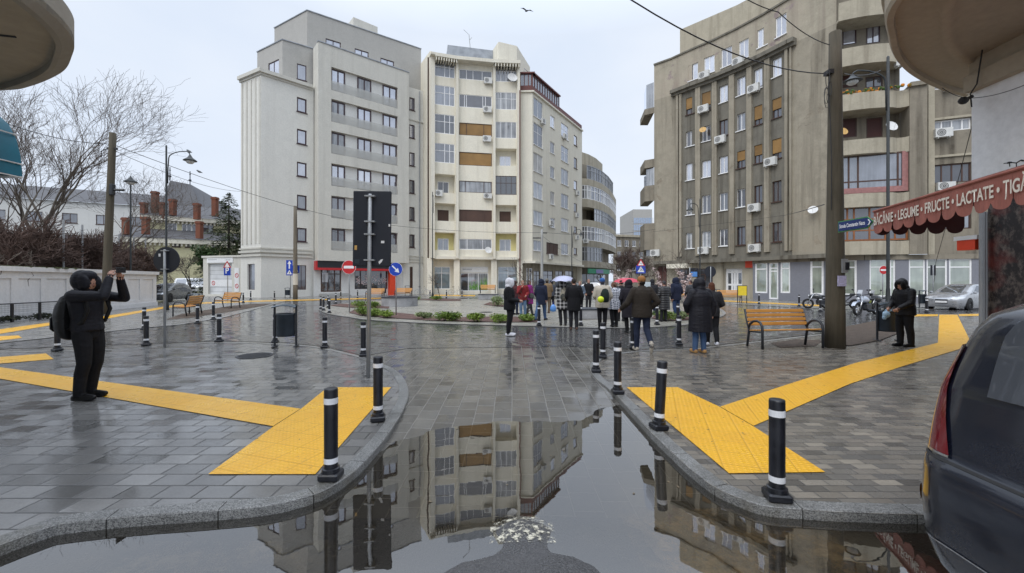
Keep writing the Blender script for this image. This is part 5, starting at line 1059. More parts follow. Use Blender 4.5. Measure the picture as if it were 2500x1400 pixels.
    for px, py, rz, s, l in ((697,847,.25,1,'dark slate litter bin on two legs, alone on the left paving'),(2168,833,-.3,1,'litter bin with a pale bag hanging out, beside the hooded man'),(995,722.5,.0,1.05,'far litter bin beside the no-entry signpost in front of the shop'),(937,722,.1,1.0,'far blue-grey litter bin between the two benches at the shop'),(702,727,.2,.9,'small far litter bin beside the tall wooden post'),(1750,735,.0,.9,'far bluish litter bin left of the bench at the white door'),(2252,752,.2,1,'litter bin in front of the grey shopfront behind the hooded man'),(474,761,.3,.9,'litter bin behind the bench near the left wall')):
        q = G(px, py); o = k0 if first else dup(k0, (0,0,0)); first = False
        o.location = (q.x, q.y, .006); o.rotation_euler = (0,0,rz); o.scale = (s,)*3; o['label'] = l; o['group'] = 'litter bins'
    q = G(2168,833); bg = thing('rubbish_bag', 'pale blue rubbish bag hanging out of the bin beside the hooded man', 'bag', (q.x-.17,q.y-.14,.74)); b = MB(); b.smooth = True; b.ball((0,0,0),(.10,.07,.10),10,7); b.ball((.07,.02,.10),(.10,.06,.05),8,6); b.ball((-.05,.0,-.08),(.06,.05,.07),8,6); b.build('bag', plain('pale_blue_plastic', (.32,.46,.58), .3), bg)
    # ------- signs
    def post(o, h, r=.03, mat='galv'):
        b = MB(); b.smooth = True; b.lathe((0,0,0), [(r,0),(r,h),(r*.6,h+.01)], 12); b.build('post', M[mat], o)
    def plate_disc(o, z, r, mat, name='plate', y=-.05, t=.02):
        b = MB(); n = 36; a = [(r*cos(2*pi*i/n), y, z+r*sin(2*pi*i/n)) for i in range(n)]; c = [(p[0], y-t, p[2]) for p in a]; b.loft([a, c], cap=True); return b.build(name, M[mat] if isinstance(mat, str) else mat, o)
    def plate_box(o, x0, x1, z0, z1, mat, name='plate', y=-.05, t=.02): b = MB(); b.bx(x0,x1,y-t,y,z0,z1); return b.build(name, M[mat], o)
    def place(px, py, name, label, cat, rz=0): q = G(px, py); return thing(name, label, cat, (q.x,q.y,.004), rz), q.y
    hz = lambda y, Y: CH-(y-HY)/FPX*Y
    # back of a large dark sign
    o, Y = place(899,922,'road_sign','large dark blank back of a road sign with stickers on a tall grey post','road sign'); o.rotation_euler = (radians(.0), radians(.6), 0)
    post(o, hz(476,Y), .034); w0, w1 = (858-902)/FPX*Y, (949-899)/FPX*Y
    b = MB(); b.bbox(((w0+w1)/2, .06, (hz(466,Y)+hz(651,Y))/2), (w1-w0,.03,hz(466,Y)-hz(651,Y)), .012); pl = b.build('plate', M['sign_back'], o)
    b = MB(); [b.bx(-.085,.085,-.04,.044,hz(y,Y)-.012,hz(y,Y)+.012) for y in (480,542,573,636)]; b.build('clamp', M['galv'], o)
    for x0,y0,x1,y1,m in ((861,600,867,611,'ochre'),(926,588,934,594,'white'),(944,547,948,553,'white'),(862,634,873,644,'bin')): b = MB(); b.bx((x0-900)/FPX*Y,(x1-900)/FPX*Y,.040,.0445,hz(y1,Y),hz(y0,Y)); b.build('sticker', M[m], pl)
    b = MB(); b.poly([((x-900)/FPX*Y,.0445,hz(y,Y)) for x,y in ((920,640),(926,634),(931,633),(928,640),(922,646))]); b.build('sticker', M['white'], pl)
    # back of a round sign
    o, Y = place(402,848,'road_sign','round dark blank back of a road sign on a grey post at the left','road sign')
    post(o, hz(611,Y), .028); b = MB(); n = 40; r = 32/FPX*Y; a = [(r*cos(2*pi*i/n), .05, hz(635,Y)+r*sin(2*pi*i/n)) for i in range(n)]; b.loft([a,[(p[0],.075,p[2]) for p in a]], cap=True); pl = b.build('plate', M['sign_back'], o)
    b = MB(); b.bx(-.19,-.14,.044,.0475,hz(627,Y),hz(620,Y)); b.build('sticker', M['white'], pl); b = MB(); [b.bx(-.08,.08,-.03,.046,hz(y,Y)-.01,hz(y,Y)+.01) for y in (613,658)]; b.build('clamp', M['galv'], o)
    # no-entry signs
    def noentry(px, py, yt, r, label, rz=0):
        o, Y = place(px, py, 'no_entry_sign', label, 'road sign', rz); z = hz(yt, Y); R_ = r/FPX*Y; post(o, z+R_*.8); plate_disc(o, z, R_, 'sign_white', 'rim'); plate_disc(o, z, R_*.96, 'red', 'plate', -.070, .004); plate_box(o, -R_*.72, R_*.72, z-R_*.19, z+R_*.19, 'sign_white', 'white_bar', -.074, .004)
    noentry(853,763,653,17,'round red no-entry sign with white bar, partly behind the large dark sign'); noentry(2155,752,660,10.5,'small far no-entry sign in front of the grey shopfront')
    # blue direction arrow
    o, Y = place(967,771,'road_sign','round blue sign with a white arrow pointing down to the right, in the planting','road sign'); z = hz(658,Y); R_ = 16.5/FPX*Y; post(o, z+R_*.7); plate_disc(o, z, R_, 'sign_white', 'rim'); plate_disc(o, z, R_*.97, 'blue', 'plate', -.070, .004)
    b = MB(); A = radians(-45); rot = lambda x, y: (x*cos(A)-y*sin(A), -.076, z+x*sin(A)+y*cos(A)); k = R_
    b.poly([rot(x*k,y*k) for x,y in ((-.72,-.10),(.12,-.10),(.12,-.36),(.74,0),(.12,.36),(.12,.10),(-.72,.10))]); b.build('arrow', M['sign_white'], o)
    def tri(o, cx, z, s, mat, y, name='triangle'): b = MB(); b.poly([(cx-s,y,z-s*.58),(cx+s,y,z-s*.58),(cx,y,z+s*1.15)]); b.build(name, M[mat], o)
    # blue one-way and crossing signs at the tall wooden post
    o, Y = place(709,729,'road_sign','tall blue sign with white arrow above a crossing triangle, left of the wooden post','road sign'); post(o, hz(640,Y), .035); plate_box(o, -.36,.24, hz(673,Y), hz(636,Y), 'blue'); c = -.06
    b = MB(); zc = hz(645,Y); b.poly([(c-.06,-.076,zc-.45),(c+.06,-.076,zc-.45),(c+.06,-.076,zc),(c+.18,-.076,zc),(c,-.076,zc+.3),(c-.18,-.076,zc),(c-.06,-.076,zc)]); b.build('arrow', M['sign_white'], o); tri(o, c, hz(668,Y)+.05, .24, 'sign_white', -.076)
    b = MB(); b.tube([(c,-.082,hz(668,Y)),(c+.02,-.082,hz(668,Y)+.16)], .03, 5); b.build('walking_figure', M['black'], o)
    o, Y = place(725,730.5,'road_sign','square blue pedestrian crossing sign on the wooden post','road sign'); post(o, hz(648,Y), .03); plate_box(o, -.34,.34, hz(667,Y), hz(649,Y), 'blue', y=-.22); tri(o, 0, hz(660,Y), .26, 'sign_white', -.246); b = MB(); b.tube([(0,-.252,hz(662,Y)),(.02,-.252,hz(662,Y)+.2)], .03, 5); b.build('walking_figure', M['black'], o)
    # parking sign with warning triangle
    o, Y = place(556,735,'parking_sign','blue parking sign lettered P under a red-edged warning triangle, by the garage','road sign'); post(o, hz(640,Y), .03, 'galv'); plate_box(o, -.27,.27, hz(673,Y), hz(654,Y), 'blue'); tri(o, 0, hz(648.5,Y), .34, 'red', -.074); tri(o, 0, hz(649,Y), .22, 'sign_white', -.078)
    text_on(o, Vector(), 'P', Vector((-.13,-.078,hz(668,Y))), (1,0,0), (0,-1,0), .50, .28, M['sign_white'], 'letter')
    # pedestrian sign at the side street
    o, Y = place(1564,733,'road_sign','blue crossing sign below a warning triangle at the mouth of the side street','road sign'); post(o, hz(640,Y), .03); plate_box(o, -.40,.40, hz(668,Y), hz(648,Y), 'blue'); tri(o, 0, hz(644,Y), .36, 'red', -.074); tri(o, 0, hz(644.5,Y), .24, 'sign_white', -.078); tri(o, 0, hz(660,Y), .30, 'sign_white', -.076); b = MB(); b.tube([(0,-.082,hz(662,Y)),(.02,-.082,hz(662,Y)+.2)], .03, 5); b.build('walking_figure', M['black'], o)
    o, Y = place(1735,744,'road_sign','round dark sign back on a grey post behind the puffer coat, before the entrance','road sign'); post(o, hz(652,Y), .03); b = MB(); r = 14/FPX*Y; a = [(r*cos(2*pi*i/30), .05, hz(664,Y)+r*sin(2*pi*i/30)) for i in range(30)]; b.loft([a,[(p[0],.07,p[2]) for p in a]], cap=True); b.build('plate', M['sign_back'], o)
    o, Y = place(1684,742,'road_sign','dark square sign back on a post with a small blue panel, behind the crowd','road sign'); post(o, hz(654,Y), .03); b = MB(); b.bx(-.05,.62,.05,.07,hz(678,Y),hz(655,Y)); b.build('plate', M['sign_back'], o); b = MB(); b.bx(.1,.55,.03,.05,hz(676,Y),hz(664,Y)); b.build('blue_panel', plain('pale_blue_sign', (.10,.26,.60), .4), o)
    o, Y = place(2278,752,'road_sign','thin grey post with a narrow dark plate before the grey shopfront','road sign'); post(o, hz(648,Y), .025); b = MB(); b.bx(-.12,.2,.03,.05,hz(673,Y),hz(648,Y)); b.build('plate', M['sign_back'], o)
    o, Y = place(1812,740,'notice_board','yellow notice board on two short legs beside the far bench','notice board'); b = MB(); b.bx(-.32,.32,-.03,.03,hz(722,Y),hz(699,Y)); b.build('board', M['yellow'], o); [o2 for o2 in [0]]
    b = MB(); b.bx(-.36,.36,-.025,.025,hz(699,Y),hz(697.5,Y)); b.bx(-.36,-.32,-.028,.028,0,hz(698,Y)); b.bx(.32,.36,-.028,.028,0,hz(698,Y)); b.build('frame', M['black'], o)
    # street name arrow on the thick pole
    q = W(2047,555,9.55); e = W(2134,541,8.6); o = thing('street_sign', 'blue street name arrow lettered Strada Constantin Nacu on the thick wooden pole', 'street sign', tuple(q)); d = (e-q); L_ = d.length; d.normalize(); up = Vector((0,0,1)); nr = d.cross(up).normalized()
    if nr.dot(q) > 0: nr = -nr
    b = MB(); P2 = lambda x, z, out: d*x+up*z+nr*out
    for w_, t_, m, nm in ((.125,.0,'signgreen','rim'),(.10,.012,'signnavy','plate')):
        b = MB(); k = .025 if t_ else 0; out = [P2(k,-w_,t_),P2(L_-.16,-w_,t_),P2(L_-k,0,t_),P2(L_-.16,w_,t_),P2(k,w_,t_)]; b.loft([[p+nr*-.01 for p in out], [p+nr*.01 for p in out]], cap=True); b.build(nm, M[m], o)
    text_on(o, Vector(), 'Strada Constantin Nacu', P2(.06,-.035,.024), d, nr, .085, L_-.26, M['sign_white'])
    b = MB(); b.poly([P2(L_-.13,-.06,.024),P2(L_-.10,-.06,.024),P2(L_-.055,0,.024),P2(L_-.10,.06,.024),P2(L_-.13,.06,.024),P2(L_-.085,0,.024)]); b.build('arrow', M['sign_white'], o)
    # ------- poles
    def wpole(px, py, ytop, r0, r1, mat, label, name='utility_pole', lean=0.0):
        q = G(px, py); h = hz(ytop, q.y); o = thing(name, label, 'utility pole', (q.x,q.y,-.02)); b = MB(); b.smooth = True
        b.tube([(lean*k/8, 0, h*k/8) for k in range(9)], [r0+(r1-r0)*k/8 for k in range(9)], 20); b.build('pole', M[mat], o); return o, q.y, h
    o, Y, h = wpole(2039,849,78,.215,.128,'wood_pole','thick dark weathered wooden utility pole beside the right bench'); Y -= .0
    b = MB(); b.bx(-.10,.10,-.228,-.20,hz(697,Y),hz(672,Y)); b.build('notice', plain('faded_lilac_poster', (.42,.40,.58), .7, var=.25, scale=30), o)
    b = MB(); b.bx(.0,.13,-.24,-.19,hz(665,Y),hz(632,Y)); b.build('meter_box', M['galv'], o); b = MB(); b.bx(.06,.15,-.26,-.2,hz(658,Y),hz(640,Y)); b.build('meter_window', M['black'], o)
    b = MB()
    for zz in (hz(545,Y),hz(560,Y)): b.lathe((0,0,zz), [(.172,-.006),(.174,0),(.172,.006)], 20, cap=False)
    b.build('strap', M['galv'], o)
    b = MB(); rr = random.Random(5); z = hz(176,Y)
    b.bx(-.22,-.1,-.1,.1,z-.05,z+.05)
    for k in range(5):
        a = rr.uniform(.05,.12); x = -.22-rr.uniform(0,.05); zz = z-rr.uniform(.15,.7); pts = [(x+a*.55*sin(t_*.7), -.05-.02*k, zz+a*2.2*cos(t_*.7)) for t_ in range(10)]; b.tube(pts, .008, 4)
    b.tube([(-.21,-.1,z),(-.25,-.12,z-.6),(-.2,-.1,z-1.2),(-.18,-.12,z-2.2),(-.17,-.1,z-3.4)], .010, 5); b.build('cable_coil', M['cable'], o)
    o, Y, h = wpole(257,768,324,.185,.14,'wood_pole','leaning old wooden utility pole by the white wall at the left', lean=.0); o.rotation_euler = (0, radians(2.4), 0)
    b = MB(); z = hz(463,Y); b.bbox((.18,-.1,z),(.2,.2,.55),.03); b.tube([(.2,-.1,z),(.75,-.1,z)], .06, 8); b.build('loudspeaker', M['black'], o); b = MB(); z = hz(362,Y); b.bx(-.24,.24,-.05,.05,z-.05,z+.05); b.tube([(-.2,0,z),(-.55,0,z-.15),(-.5,0,z-.45)], .02, 5); b.build('cable_bracket', M['cable'], o)
    o, Y, h = wpole(721,731,503,.20,.14,'wood_pale','pale wooden utility pole plastered with old posters at the grey house'); b = MB(); b.lathe((0,0,0), [(.215,1.3),(.213,2.3)], 16, cap=False); b.build('poster_layer', M['p_grey'], o)
    o, Y, h = wpole(1323,727,560,.16,.11,'concrete','concrete utility pole with cross arm in front of the cream flank house'); b = MB(); b.bx(-.9,.1,-.05,.05,h-.9,h-.8); b.bx(-.05,.5,-.05,.05,h-.4,h-.3); b.build('cross_arm', M['pole_dark'], o)
    # ------- street lamps with bell lanterns
    def lamp(px, py, ytop, label, arm=0.0, r=.055, bell=1.0, armdrop=.35, rz=0.0):
        q = G(px, py); h = hz(ytop, q.y); o = thing('street_lamp', label, 'street lamp', (q.x,q.y,0), rz); b = MB(); b.smooth = True
        b.lathe((0,0,0), [(r*2.4,0),(r*2.2,.35),(r*1.3,.5),(r*1.2,1.2),(r,1.3),(r*.8,h),(r*.5,h+.05)], 12); b.build('post', M['pole_dark'], o)
        lx, lz = arm, h
        if arm:
            s_ = 1 if arm > 0 else -1; A_ = abs(arm); b = MB(); b.smooth = True; z0 = h-2.0*armdrop/.35*.6
            b.tube([(s_*.08,0,z0-.9),(s_*.10,0,z0),(s_*.14,0,z0+.55)]+[(s_*(.14+(A_-.14)*(.5-.5*cos(pi*t_/8))), 0, z0+.55+armdrop*sin(pi*min(t_/8,.62)/.62*.5)-(.10 if t_ > 6 else 0)*(t_-6)) for t_ in range(1,9)], r*.5, 8); b.build('bracket_arm', M['pole_dark'], o); lz = z0+.55+armdrop-.2
        b = MB(); b.smooth = True; k = bell; b.lathe((lx,0,lz), [(.03*k,.02),(.05*k,-.02),(.09*k,-.10),(.13*k,-.16),(.30*k,-.30),(.32*k,-.33),(.30*k,-.33)], 18, cap=True); b.build('lamp_shade', M['pole_dark'], o)
        b = MB(); b.smooth = True; b.lathe((lx,0,lz), [(.20*k,-.32),(.19*k,-.40),(.12*k,-.48),(.02*k,-.50)], 14); b.build('lamp_glass', M['glow_white'], o); return o
    lamp(406,758,357,'tall black crook-arm street lamp behind the round blank sign', 1.33, .055, 1.05); lamp(319,752,432,'slim black street lamp with bell lantern among the bare shrubs', 0, .05, 1.1)
    lamp(2168,768,140,'very tall black street lamp right of the thick wooden pole', -1.75, .075, 1.25, .5); lamp(1056,726,470,'thin black street lamp in front of the cream concave house', .01, .05, .01); lamp(1709,740,487,'thin dark street lamp with curved arm before the brown ribbed house', -.75, .05, .8); lamp(1396,727,553,'thin dark lamp post before the cream flank house', .9, .05, .6)
    # ------- planters
    def ring_planter(px, py, r, h, label, rz=0, box=None):
        q = G(px, py); o = thing('planter', label, 'planter', (q.x,q.y+r,.006), rz)
        if box: b = MB(); b.bbox((0,0,h/2-.03),(box[0],box[1],h-.06),.02); b.build('granite_body', M['kerb_flush2'], o); b = MB(); b.bbox((0,0,h-.03),(box[0]+.08,box[1]+.08,.06),.015); b.build('cap', M['slate'], o)
        else: b = MB(); b.smooth = True; b.lathe((0,0,0), [(r,0),(r,h-.06)], 40, cap=False); b.build('granite_body', M['kerb_flush2'], o); b = MB(); b.lathe((0,0,0), [(r-.02,h-.06),(r+.05,h-.06),(r+.05,h),(r-.3,h),(r-.32,h-.1),(.05,h-.06)], 40, cap=False); b.build('cap', M['slate'], o)
    M['kerb_flush2'] = granite('planter_granite', (.40,.40,.41), (.28,.285,.30), .35)
    ring_planter(964,750,1.15,.62,'round granite planter with dark cap on the left half of the island'); ring_planter(1191,733,1.0,.48,'granite plinth carrying a bench at the back of the island', 0, (1.7,.9)); ring_planter(1446,781,.55,.46,'low granite block planter between the people in the middle of the crowd', 0, (1.9,.9))
    # ------- low fence and hedge-bank at the far left
    o = thing('mesh_fence', 'low black wire mesh fence along the foot of the white wall', 'fence', (-17,13,0)); og = Vector((-17,13,0)); A_, B_ = Vector((-19.5,11.5,0)), Vector((-20.05,18.9,0)); d = B_-A_; b = MB(); b.tube([A_+Vector((0,0,.74)), B_+Vector((0,0,.74))], .022, 6); b.build('top_rail', M['black'], o, og)
    for k in range(8): b = MB(); p_ = A_+d*k/7; b.bx(p_.x-.035,p_.x+.035,p_.y-.035,p_.y+.035,0,.76); b.build('post', M['black'], o, og)
    b = MB()
    for k in range(150): p_ = A_+d*k/149; b.tube([p_+Vector((0,0,.1)), p_+Vector((0,0,.74))], .0035, 3, False)
    for k in range(9): b.tube([A_+Vector((0,0,.08+.08*k)), B_+Vector((0,0,.08+.08*k))], .0035, 3, False)
    b.build('wire_mesh', M['black'], o, og)
M['signgreen'] = plain('sign_green_rim', (.06,.22,.08), .4); M['signnavy'] = plain('sign_navy', (.012,.03,.14), .4)
furniture()
# ---------------------------------------------------------------- overhead cables
def cable(pts, label, r=.014, sag=.0):
    P = [Vector(p) for p in pts]; out = []
    for i in range(len(P)-1):
        for k in range(12): t_ = k/12; p = P[i].lerp(P[i+1], t_); p.z -= sag*4*t_*(1-t_); out.append(p)
    out.append(P[-1]); c = out[0].copy(); o = thing('cable', label, 'cable', tuple(c)); b = MB(); b.tube(out, r, 5); b.build('wire', M['cable'], o, c)
pa = W(272,352,21.3); pr = W(2010,180,10.3)
cable([W(1480,-40,7.0), pr], 'black overhead cable sagging from the top edge to the thick wooden pole', .013, .35)
cable([pa, W(858,538,42), W(1330,568,43), W(1600,560,45)], 'overhead cable running from the leaning left pole past the cream houses', .016, .4)
cable([W(-40,280,17), pa], 'overhead cable from the left edge to the leaning wooden pole', .016, .3); cable([W(270,364,21.3), W(592,468,44), W(722,520,45)], 'lower overhead cable from the leaning pole to the pale post', .014, .5)
cable([W(1322,575,42.5), W(1420,640,66)], 'thin cable from the concrete pole to the side street front', .014, .2); cable([W(1595,566,44), W(1700,552,41), W(1900,528,35), W(2012,500,10.3)], 'cable strung across the brown house front to the thick pole', .012, .05)
cable([W(2025,110,10.4), W(1900,30,9), W(1740,-60,8)], 'second overhead cable leaving the thick pole upward to the left', .010, .1); cable([W(2060,180,10.4), W(2150,172,15)], 'short cable from the thick pole to the lamp arm', .012, .1); cable([W(2280,690,18), W(2285,640,17), W(2420,120,8)], 'thin wire hanging down in front of the wing on the right', .008, .1)
cable([W(2300,215,7.9), W(2372,240,7.6), W(2520,200,6)], 'wire running along the white cracked wall', .006, .05)
# ---------------------------------------------------------------- birds
def bird(p, s, label, fly=False, rz=0):
    o = thing('bird', label, 'bird', tuple(p), rz); b = MB(); b.smooth = True
    b.loft([[(r*cos(2*pi*i/10)+0*x, x, z+r*.9*sin(2*pi*i/10)) for i in range(10)] for x, z, r in ((-.20,-.05,.012),(-.10,-.01,.03),(0,.02,.055),(.08,.05,.05),(.12,.09,.035),(.16,.10,.035),(.19,.095,.012),(.225,.09,.003))], cap=True); b.build('body', M['pole_dark'], o)
    for sx in (-1,1):
        b = MB(); b.add([(sx*.04,.06,.05),(sx*.04,-.06,.03),(sx*.20,-.04,.12),(sx*.22,.08,.13),(sx*.42,-.02,.06),(sx*.20,.08,.125)] if fly else [(sx*.05,.05,.05),(sx*.055,-.15,-.02),(sx*.03,-.16,-.03),(sx*.02,.0,.075)], [(0,1,2,3),(3,2,4)] if fly else [(0,1,2,3)]); b.build('wing', M['pole_dark'], o)
    o.scale = (s,)*3
bird(W(1286,28,38), 1.6, 'dark bird in flight in the open sky', True, .4); bird(W(487,421,32), 1.6, 'dark bird perched on the overhead cable left of the grey house', False, 1.2); bird(W(462,372,24.1), 1.5, 'dark bird perched on the crook-arm street lamp', False, 1.0)
# ================================================================ vehicles
def paint(name, c, metal=.0, rough=.3, drops=0.0, coat=1.0):
    t = NT(name); n = t.noise(t.pos, 3, 4); f = t.noise(t.pos, 160, 2); v = t.voro(t.pos, 260).outputs['Distance']
    nrm = t.bump(t.ramp(v, .0, .35, 1, 0), drops, .001) if drops else None
    return t.done(t.scale(c4(c), t.ramp(n, .3, .7, .85, 1.15)), t.ramp(t.math('ADD', n, t.math('MULTIPLY', f, .3)), .4, .9, max(rough-.1,.05), rough+.1), metal, nrm, coat=coat, coat_rough=.08)
class Car:
    def __init__(s, tab): s.tab = tab
    def at(s, z):
        T = s.tab
        if z <= T[0][0]: return T[0][1:]
        for a, b in zip(T, T[1:]):
            if z <= b[0]: k = (z-a[0])/(b[0]-a[0]); return tuple(p+(q-p)*k for p, q in zip(a[1:], b[1:]))
        return T[-1][1:]
    def pt(s, q, z, side=1):
        xr, xf, w, rr, rf = s.at(z); rr = min(rr, w*.95); rf = min(rf, w*.95)
        if q <= 1: x, y = xr+.0, q*(w-rr); x += .05*(y/max(w,.01))**2-.0
        elif q <= 2: a = (q-1)*pi/2; y = w-rr+rr*sin(a); x = xr+.05*((w-rr)/max(w,.01))**2*(1-(q-1))+rr*(1-cos(a))
        elif q <= 3: k = q-2; x = xr+rr+k*(xf-rf-xr-rr); y = w+.018*sin(k*pi)
        elif q <= 4: a = (q-3)*pi/2; y = w-rf+rf*cos(a); x = xf-rf+rf*sin(a)
        else: y = (5-q)*(w-rf); x = xf+.06*(1-(y/max(w,.01))**2)
        return Vector((x, y*side, z))
    def body(s, zs):
        qs = [i/3 for i in range(3)]+[1+i/7 for i in range(7)]+[2+i/14 for i in range(14)]+[3+i/7 for i in range(7)]+[4+i/3 for i in range(4)]
        b = MB(); b.smooth = True; b.loft([[s.pt(q, z, 1) for q in qs]+[s.pt(q, z, -1) for q in reversed(qs[1:-1])] for z in zs]); z = zs[-1]; b.poly([s.pt(q, z, 1) for q in qs]+[s.pt(q, z, -1) for q in reversed(qs[1:-1])]); return b
    def patch(s, b, q0, q1, z0, z1, side=1, off=.006, n=8, m=5, q0t=None, q1t=None):
        b.smooth = True; rows = []
        for j in range(m+1):
            k = j/m; z = z0+(z1-z0)*k; a = q0+((q0t if q0t is not None else q0)-q0)*k; c = q1+((q1t if q1t is not None else q1)-q1)*k; row = []
            for i in range(n+1):
                q = a+(c-a)*i/n; p = s.pt(q, z, side); t = s.pt(min(q+.05,5), z, side)-s.pt(max(q-.05,0), z, side); nn = Vector((t.y, -t.x, 0))*side
                nn = nn.normalized() if nn.length > 1e-6 else Vector((1 if q > 2 else -1,0,0))
                if (q < 1 and nn.x > 0) or (q > 4 and nn.x < 0): nn = -nn
                if 1 <= q <= 4 and nn.y*side < 0: nn = -nn
                row.append(p+nn*off+Vector((0,0,off*.4)))
            rows.append(row)
        b.loft(rows[::-1] if side == 1 else rows, closed=False); return b
def wheel(o, x, y, r, w=.20):
    sd = 1 if y > 0 else -1
    h = MB(); h.smooth = True; R = Matrix.Rotation(pi/2, 4, 'X'); h.M = Matrix.Translation((x, y, r)) @ R
    h.lathe((0,0,0), [(r*.62,-w/2),(r*.94,-w/2),(r,-w*.35),(r,w*.35),(r*.94,w/2),(r*.62,w/2)], 26, cap=False); wl = h.build('wheel', M['rubber'], o)
    h = MB(); h.M = Matrix.Translation((x, y, r)) @ R; h.lathe((0,0,-sd*w*.32), [(r*.64,0),(r*.60,.0),(r*.56,-.02)], 24, cap=False)
    for k in range(5): a = 2*pi*k/5; h.box((cos(a)*r*.32, sin(a)*r*.32, -sd*w*.34), (r*.62, r*.15, .02), rz=a)
    h.lathe((0,0,-sd*w*.34), [(.01,-.012),(r*.13,-.012),(r*.13,.012),(.01,.012)], 12); h.build('rim', M['chrome'], wl)
    d = MB(); d.M = Matrix.Translation((x, y, r)) @ R; d.lathe((0,0,-sd*w*.18), [(.01,-.005),(r*.62,-.005),(r*.62,.005),(.01,.005)], 20); d.build('brake_disc', M['rubber'], wl)
HATCH = [(.16,.10,4.20,.78,.22,.30),(.28,.03,4.28,.83,.24,.42),(.48,.0,4.30,.86,.24,.46),(.62,.01,4.28,.865,.22,.44),(.70,.03,4.20,.865,.22,.42),(.84,.06,3.95,.86,.20,.40),(.93,.10,3.62,.84,.20,.42),(.97,.13,3.30,.82,.20,.34),(1.10,.22,3.05,.78,.20,.30),(1.25,.36,2.72,.71,.20,.28),(1.38,.55,2.38,.64,.2,.26),(1.44,.75,2.1,.54,.2,.24),(1.47,1.0,1.8,.34,.2,.2)]
def hatch(loc, rz, mat, label, glassm='g_black', scale=1):
    o = thing('parked_car', label, 'car', loc, rz); c = Car(HATCH); zs = [.16,.22,.28,.38,.48,.55,.62,.66,.70,.77,.84,.89,.93,.97,1.03,1.10,1.18,1.25,1.32,1.38,1.42,1.44,1.47]
    c.body(zs).build('body', mat, o)
    b = MB(); c.patch(b, 4.0, 5, .98, 1.40, 1, .008); c.patch(b, 4.0, 5, .98, 1.40, -1, .008); b.build('windscreen', M[glassm], o)
    b = MB(); c.patch(b, 0, .85, 1.0, 1.36, 1, .008); c.patch(b, 0, .85, 1.0, 1.36, -1, .008); b.build('rear_window', M[glassm], o)
    for sd in (1,-1):
        b = MB(); c.patch(b, 2.08, 2.50, .99, 1.36, sd, .008, q0t=2.1); c.patch(b, 2.53, 2.98, .99, 1.36, sd, .008, q1t=2.9); b.build('side_window', M[glassm], o)
        b = MB(); c.patch(b, 3.35, 4.15, .62, .74, sd, .010, q0t=3.2, q1t=4.05); b.build('headlight', M['lampglass'], o)
        b = MB(); c.patch(b, 1.1, 1.9, .66, .88, sd, .008); b.build('taillight', M['tail'], o)
        b = MB(); b.bbox((3.05, sd*.93, .98), (.10,.16,.12), .03); b.build('wing_mirror', mat, o)
        for x in (.75, 3.45):
            b = MB(); b.M = Matrix.Translation((x, sd*.845, .33)) @ Matrix.Rotation(pi/2,4,'X'); b.lathe((0,0,0), [(.01,-.035),(.37,-.035),(.37,.035),(.01,.035)], 24); b.build('wheel_arch', M['rubber'], o); wheel(o, x, sd*.80, .31)
    b = MB(); c.patch(b, 4.35, 5, .36, .60, 1, .008); c.patch(b, 4.35, 5, .36, .60, -1, .008); b.build('grille', M['rubber'], o)
    b = MB(); b.bbox((4.375,0,.46),(.02,.50,.11),.004); b.build('number_plate', M['white'], o); return o
VAN = [(.22,.04,4.75,.86,.12,.30),(.35,0,4.85,.90,.12,.36),(.75,0,4.85,.92,.12,.36),(.95,0,4.75,.92,.12,.36),(1.08,0,4.5,.92,.12,.36),(1.15,.01,4.05,.91,.12,.3),(1.6,.05,3.6,.85,.12,.28),(1.95,.10,3.15,.80,.12,.26),(2.02,.2,2.95,.72,.12,.24)]
def van(loc, rz, label):
    o = thing('parked_van', label, 'van', loc, rz); c = Car(VAN); c.body([.22,.3,.35,.5,.65,.75,.85,.95,1.02,1.08,1.12,1.15,1.3,1.45,1.6,1.8,1.95,2.02]).build('body', M['carwhite'], o)
    b = MB(); c.patch(b, 4.0, 5, 1.18, 1.85, 1, .01); c.patch(b, 4.0, 5, 1.18, 1.85, -1, .01); b.build('windscreen', M['g_black'], o)
    for sd in (1,-1):
        b = MB(); c.patch(b, 2.68, 2.97, 1.18, 1.80, sd, .01); c.patch(b, 2.35, 2.64, 1.2, 1.8, sd, .01); b.build('side_window', M['g_black'], o); b = MB(); c.patch(b, 3.4, 4.2, .78, .98, sd, .01); b.build('headlight', M['lampglass'], o)
        for x in (.9, 3.9): wheel(o, x, sd*.84, .33)
    b = MB(); c.patch(b, 4.3, 5, .5, .8, 1, .01); c.patch(b, 4.3, 5, .5, .8, -1, .01); b.build('grille', M['rubber'], o); return o
